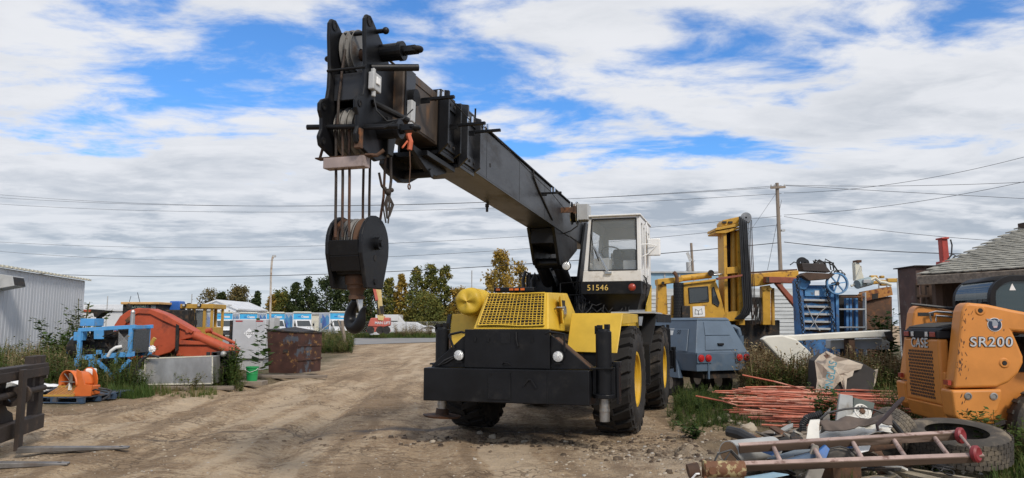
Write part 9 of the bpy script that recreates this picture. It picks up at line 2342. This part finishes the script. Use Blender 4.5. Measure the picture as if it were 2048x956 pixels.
patch('weeds', box_poly(790, 862, 93, 97), 160, 1.0, 2.2, 0.4, 0.9, WD, 'brownweed', 'brown weeds by the chain link fence')
patch('weeds', box_poly(1490, 1800, 15.4, 16.9), 700, 0.5, 1.05, 0.1, 0.7, WD, 'grass', 'weeds in front of the white jib')
patch('weeds', box_poly(1490, 1800, 15.9, 21.0), 640, 0.6, 1.05, 0.2, 0.8, WD, 'brownweed', 'reddish brown weeds around the white jib')
patch('weeds', box_poly(1480, 1600, 17.6, 21.5), 380, 0.8, 1.25, 0.2, 0.8, [WD[0], WD[2], WD[1]], 'brownweed', 'tall brown weeds between trailer and blue machine')
patch('weeds', box_poly(1490, 1800, 15.6, 16.7), 170, 0.9, 1.25, 0.1, 0.7, [WD[0], WD[2]], 'brownweed', 'tall brown weeds hiding the white jib')
patch('weeds', box_poly(1345, 1490, 14.2, 17.0), 240, 0.3, 0.65, 0.0, 0.35, [WD[1], WD[3]], 'grass', 'green weeds under the compressor trailer')
patch('weeds', box_poly(1330, 1450, 12.0, 14.5), 130, 0.22, 0.45, 0.0, 0.35, [WD[3], WD[1]], 'grass', 'low green weeds beside the crane wheel')
patch('weeds', box_poly(1750, 1840, 11.6, 14.5), 230, 0.4, 0.8, 0.1, 0.55, WD, 'grass', 'weeds between the insulation pack and skid steer')
patch('weeds', box_poly(1850, 2080, 9.0, 9.45), 120, 0.35, 0.62, 0.05, 0.6, WD, 'grass', 'weeds at the foot of the skid steer')
patch('grass', box_poly(1960, 2080, 6.6, 9.0), 120, 0.4, 0.9, 0.1, 0.7, BL, 'grass', 'grass around the flat tyre and steel plates')
patch('grass', box_poly(1560, 1850, 7.0, 10.5), 60, 0.3, 0.7, 0.1, 0.6, BL, 'grass', 'thin grass between the scrap')
patch('grass', box_poly(1350, 1520, 12.3, 16), 120, 0.3, 0.7, 0.1, 0.5, BL, 'grass', 'grass along the soil heap beside the rods')
leaf_plant('leafy_bush', 'green bushy plant growing through the red rods', W(1640, 650, 11.5).x, 11.5, 0.8, 20, 46, 0.045, 0.25, 51)
leaf_plant('leafy_bush', 'dense green bush between aluminium tank and green bucket', W(466, 650, 20.2).x, 20.2, 1.1, 16, 50, 0.07, 0.18, 52, spread=0.34)
leaf_plant('leafy_plant', 'tall plant with large dark leaves in front of the white fuel tank', W(524, 650, 22.5).x, 22.5, 2.2, 3, 22, 0.17, 0.12, 53, spread=0.25)
leaf_plant('leafy_plant', 'second plant with large leaves at the left edge of the fuel tank', W(470, 650, 22.8).x, 22.8, 1.4, 3, 12, 0.15, 0.15, 54, spread=0.4)
leaf_plant('leafy_bush', 'tall bright green shrub at the corner of the metal building', W(128, 650, 23.0).x, 23.0, 1.9, 14, 70, 0.11, 0.22, 55, spread=0.9)
leaf_plant('leafy_bush', 'tall olive shrub behind the blue engine frame', W(160, 650, 24.0).x, 24.0, 2.5, 14, 60, 0.10, 0.4, 56, spread=1.0)
leaf_plant('leafy_bush', 'small yellow flowering bush in front of the aluminium tank', W(388, 650, 19.0).x, 19.0, 0.5, 12, 26, 0.04, 0.62, 57, spread=0.4)
leaf_plant('leafy_bush', 'dark green bush in front of the rusty tank beside the shed', W(1775, 650, 20.5).x, 20.5, 2.1, 14, 60, 0.12, 0.1, 58, spread=0.7)
leaf_plant('leafy_bush', 'pale green bush at the side of the skid steer wheel', W(1975, 650, 9.0).x, 9.0, 0.7, 12, 50, 0.055, 0.3, 59, spread=0.4)
leaf_plant('leafy_bush', 'low green bush between muddy tyre and skid steer', W(1860, 650, 8.9).x, 8.9, 0.42, 14, 40, 0.06, 0.3, 60, spread=0.35)
leaf_plant('leafy_bush', 'low bright green plant on the dug soil beside the crane tyre', W(1385, 650, 11.2).x, 11.2, 0.28, 12, 30, 0.04, 0.1, 61, spread=0.4)
dg_ = proto_blades(26, 1.0, 0.05, 91, 0.004)
dgo = merged('dry_grass', [dg_], np.array([[0, 0, 0.0]]), np.array([0.55]), np.array([0.0]), np.array([0.95]), MT['brownweed'], kind=None)
dgo.location = (W(1890, 650, 8.95).x, 8.95, 0.0)
tag(dgo, 'clump of dry straw coloured grass in front of the skid steer', 'grass')

# gravel and clods scattered on the dirt
def proto_stone(seed):
    r = np.random.default_rng(seed)
    a = np.array([(1, 0, 0), (0, 1, 0), (-1, 0, 0), (0, -1, 0), (0.5, 0.5, 0.55), (-0.5, 0.4, 0.6), (-0.4, -0.5, 0.5), (0.5, -0.4, 0.6)]) * r.uniform(0.7, 1.2, (8, 1))
    f = np.array([(0, 1, 5, 4), (1, 2, 6, 5), (2, 3, 7, 6), (3, 0, 4, 7), (4, 5, 6, 7)])
    return a, f, np.zeros(8)
MT['gravel'] = leafmat('gravel_stones', [(0.16, 0.12, 0.085), (0.30, 0.235, 0.16), (0.42, 0.36, 0.28), (0.36, 0.34, 0.31)], 0.0)
PS = [proto_stone(k) for k in range(4)]
ng = 9000
u = rng.random(ng)
gyp = 5.2 + 16 * u ** 1.6
gxp = (rng.random(ng) - 0.5) * gyp * 1.5
P = np.stack([gxp, gyp, height(gxp, gyp) - 0.002], -1)
o = merged('gravel', PS, P, 0.006 + 0.016 * rng.random(ng) ** 3, rng.uniform(0, 6.28, ng), rng.random(ng), MT['gravel'], rng.integers(0, 4, ng))
o['label'] = 'loose gravel and pebbles on the dirt yard'; o['category'] = 'gravel'
ng = 2600
gxp = rng.normal(3.2, 1.3, ng); gyp = rng.normal(9.2, 1.2, ng)
P = np.stack([gxp, gyp, height(gxp, gyp) - 0.002], -1)
o = merged('gravel', PS, P, 0.008 + 0.03 * rng.random(ng) ** 4, rng.uniform(0, 6.28, ng), rng.random(ng), MT['gravel'], rng.integers(0, 4, ng))
o['label'] = 'coarse gravel and clods between the crane and the scrap'; o['category'] = 'gravel'
# dark clods pushed up by the wheels
MT['clod'] = leafmat('soil_clods', [(0.05, 0.035, 0.025), (0.10, 0.072, 0.048), (0.17, 0.125, 0.083)], 0.0)
ng = 900
gxp = np.concatenate([rng.normal(0.5, 1.5, 500), rng.normal(2.5, 0.9, 400)]); gyp = np.concatenate([rng.normal(11.0, 0.3, 500), rng.normal(9.9, 0.55, 400)])
P = np.stack([gxp, gyp, height(gxp, gyp) - 0.004], -1)
o = merged('soil_clods', PS, P, 0.012 + 0.05 * rng.random(ng) ** 3, rng.uniform(0, 6.28, ng), rng.random(ng), MT['clod'], rng.integers(0, 4, ng))
o['label'] = 'dark clods of soil churned up by the crane wheels'; o['category'] = 'soil'
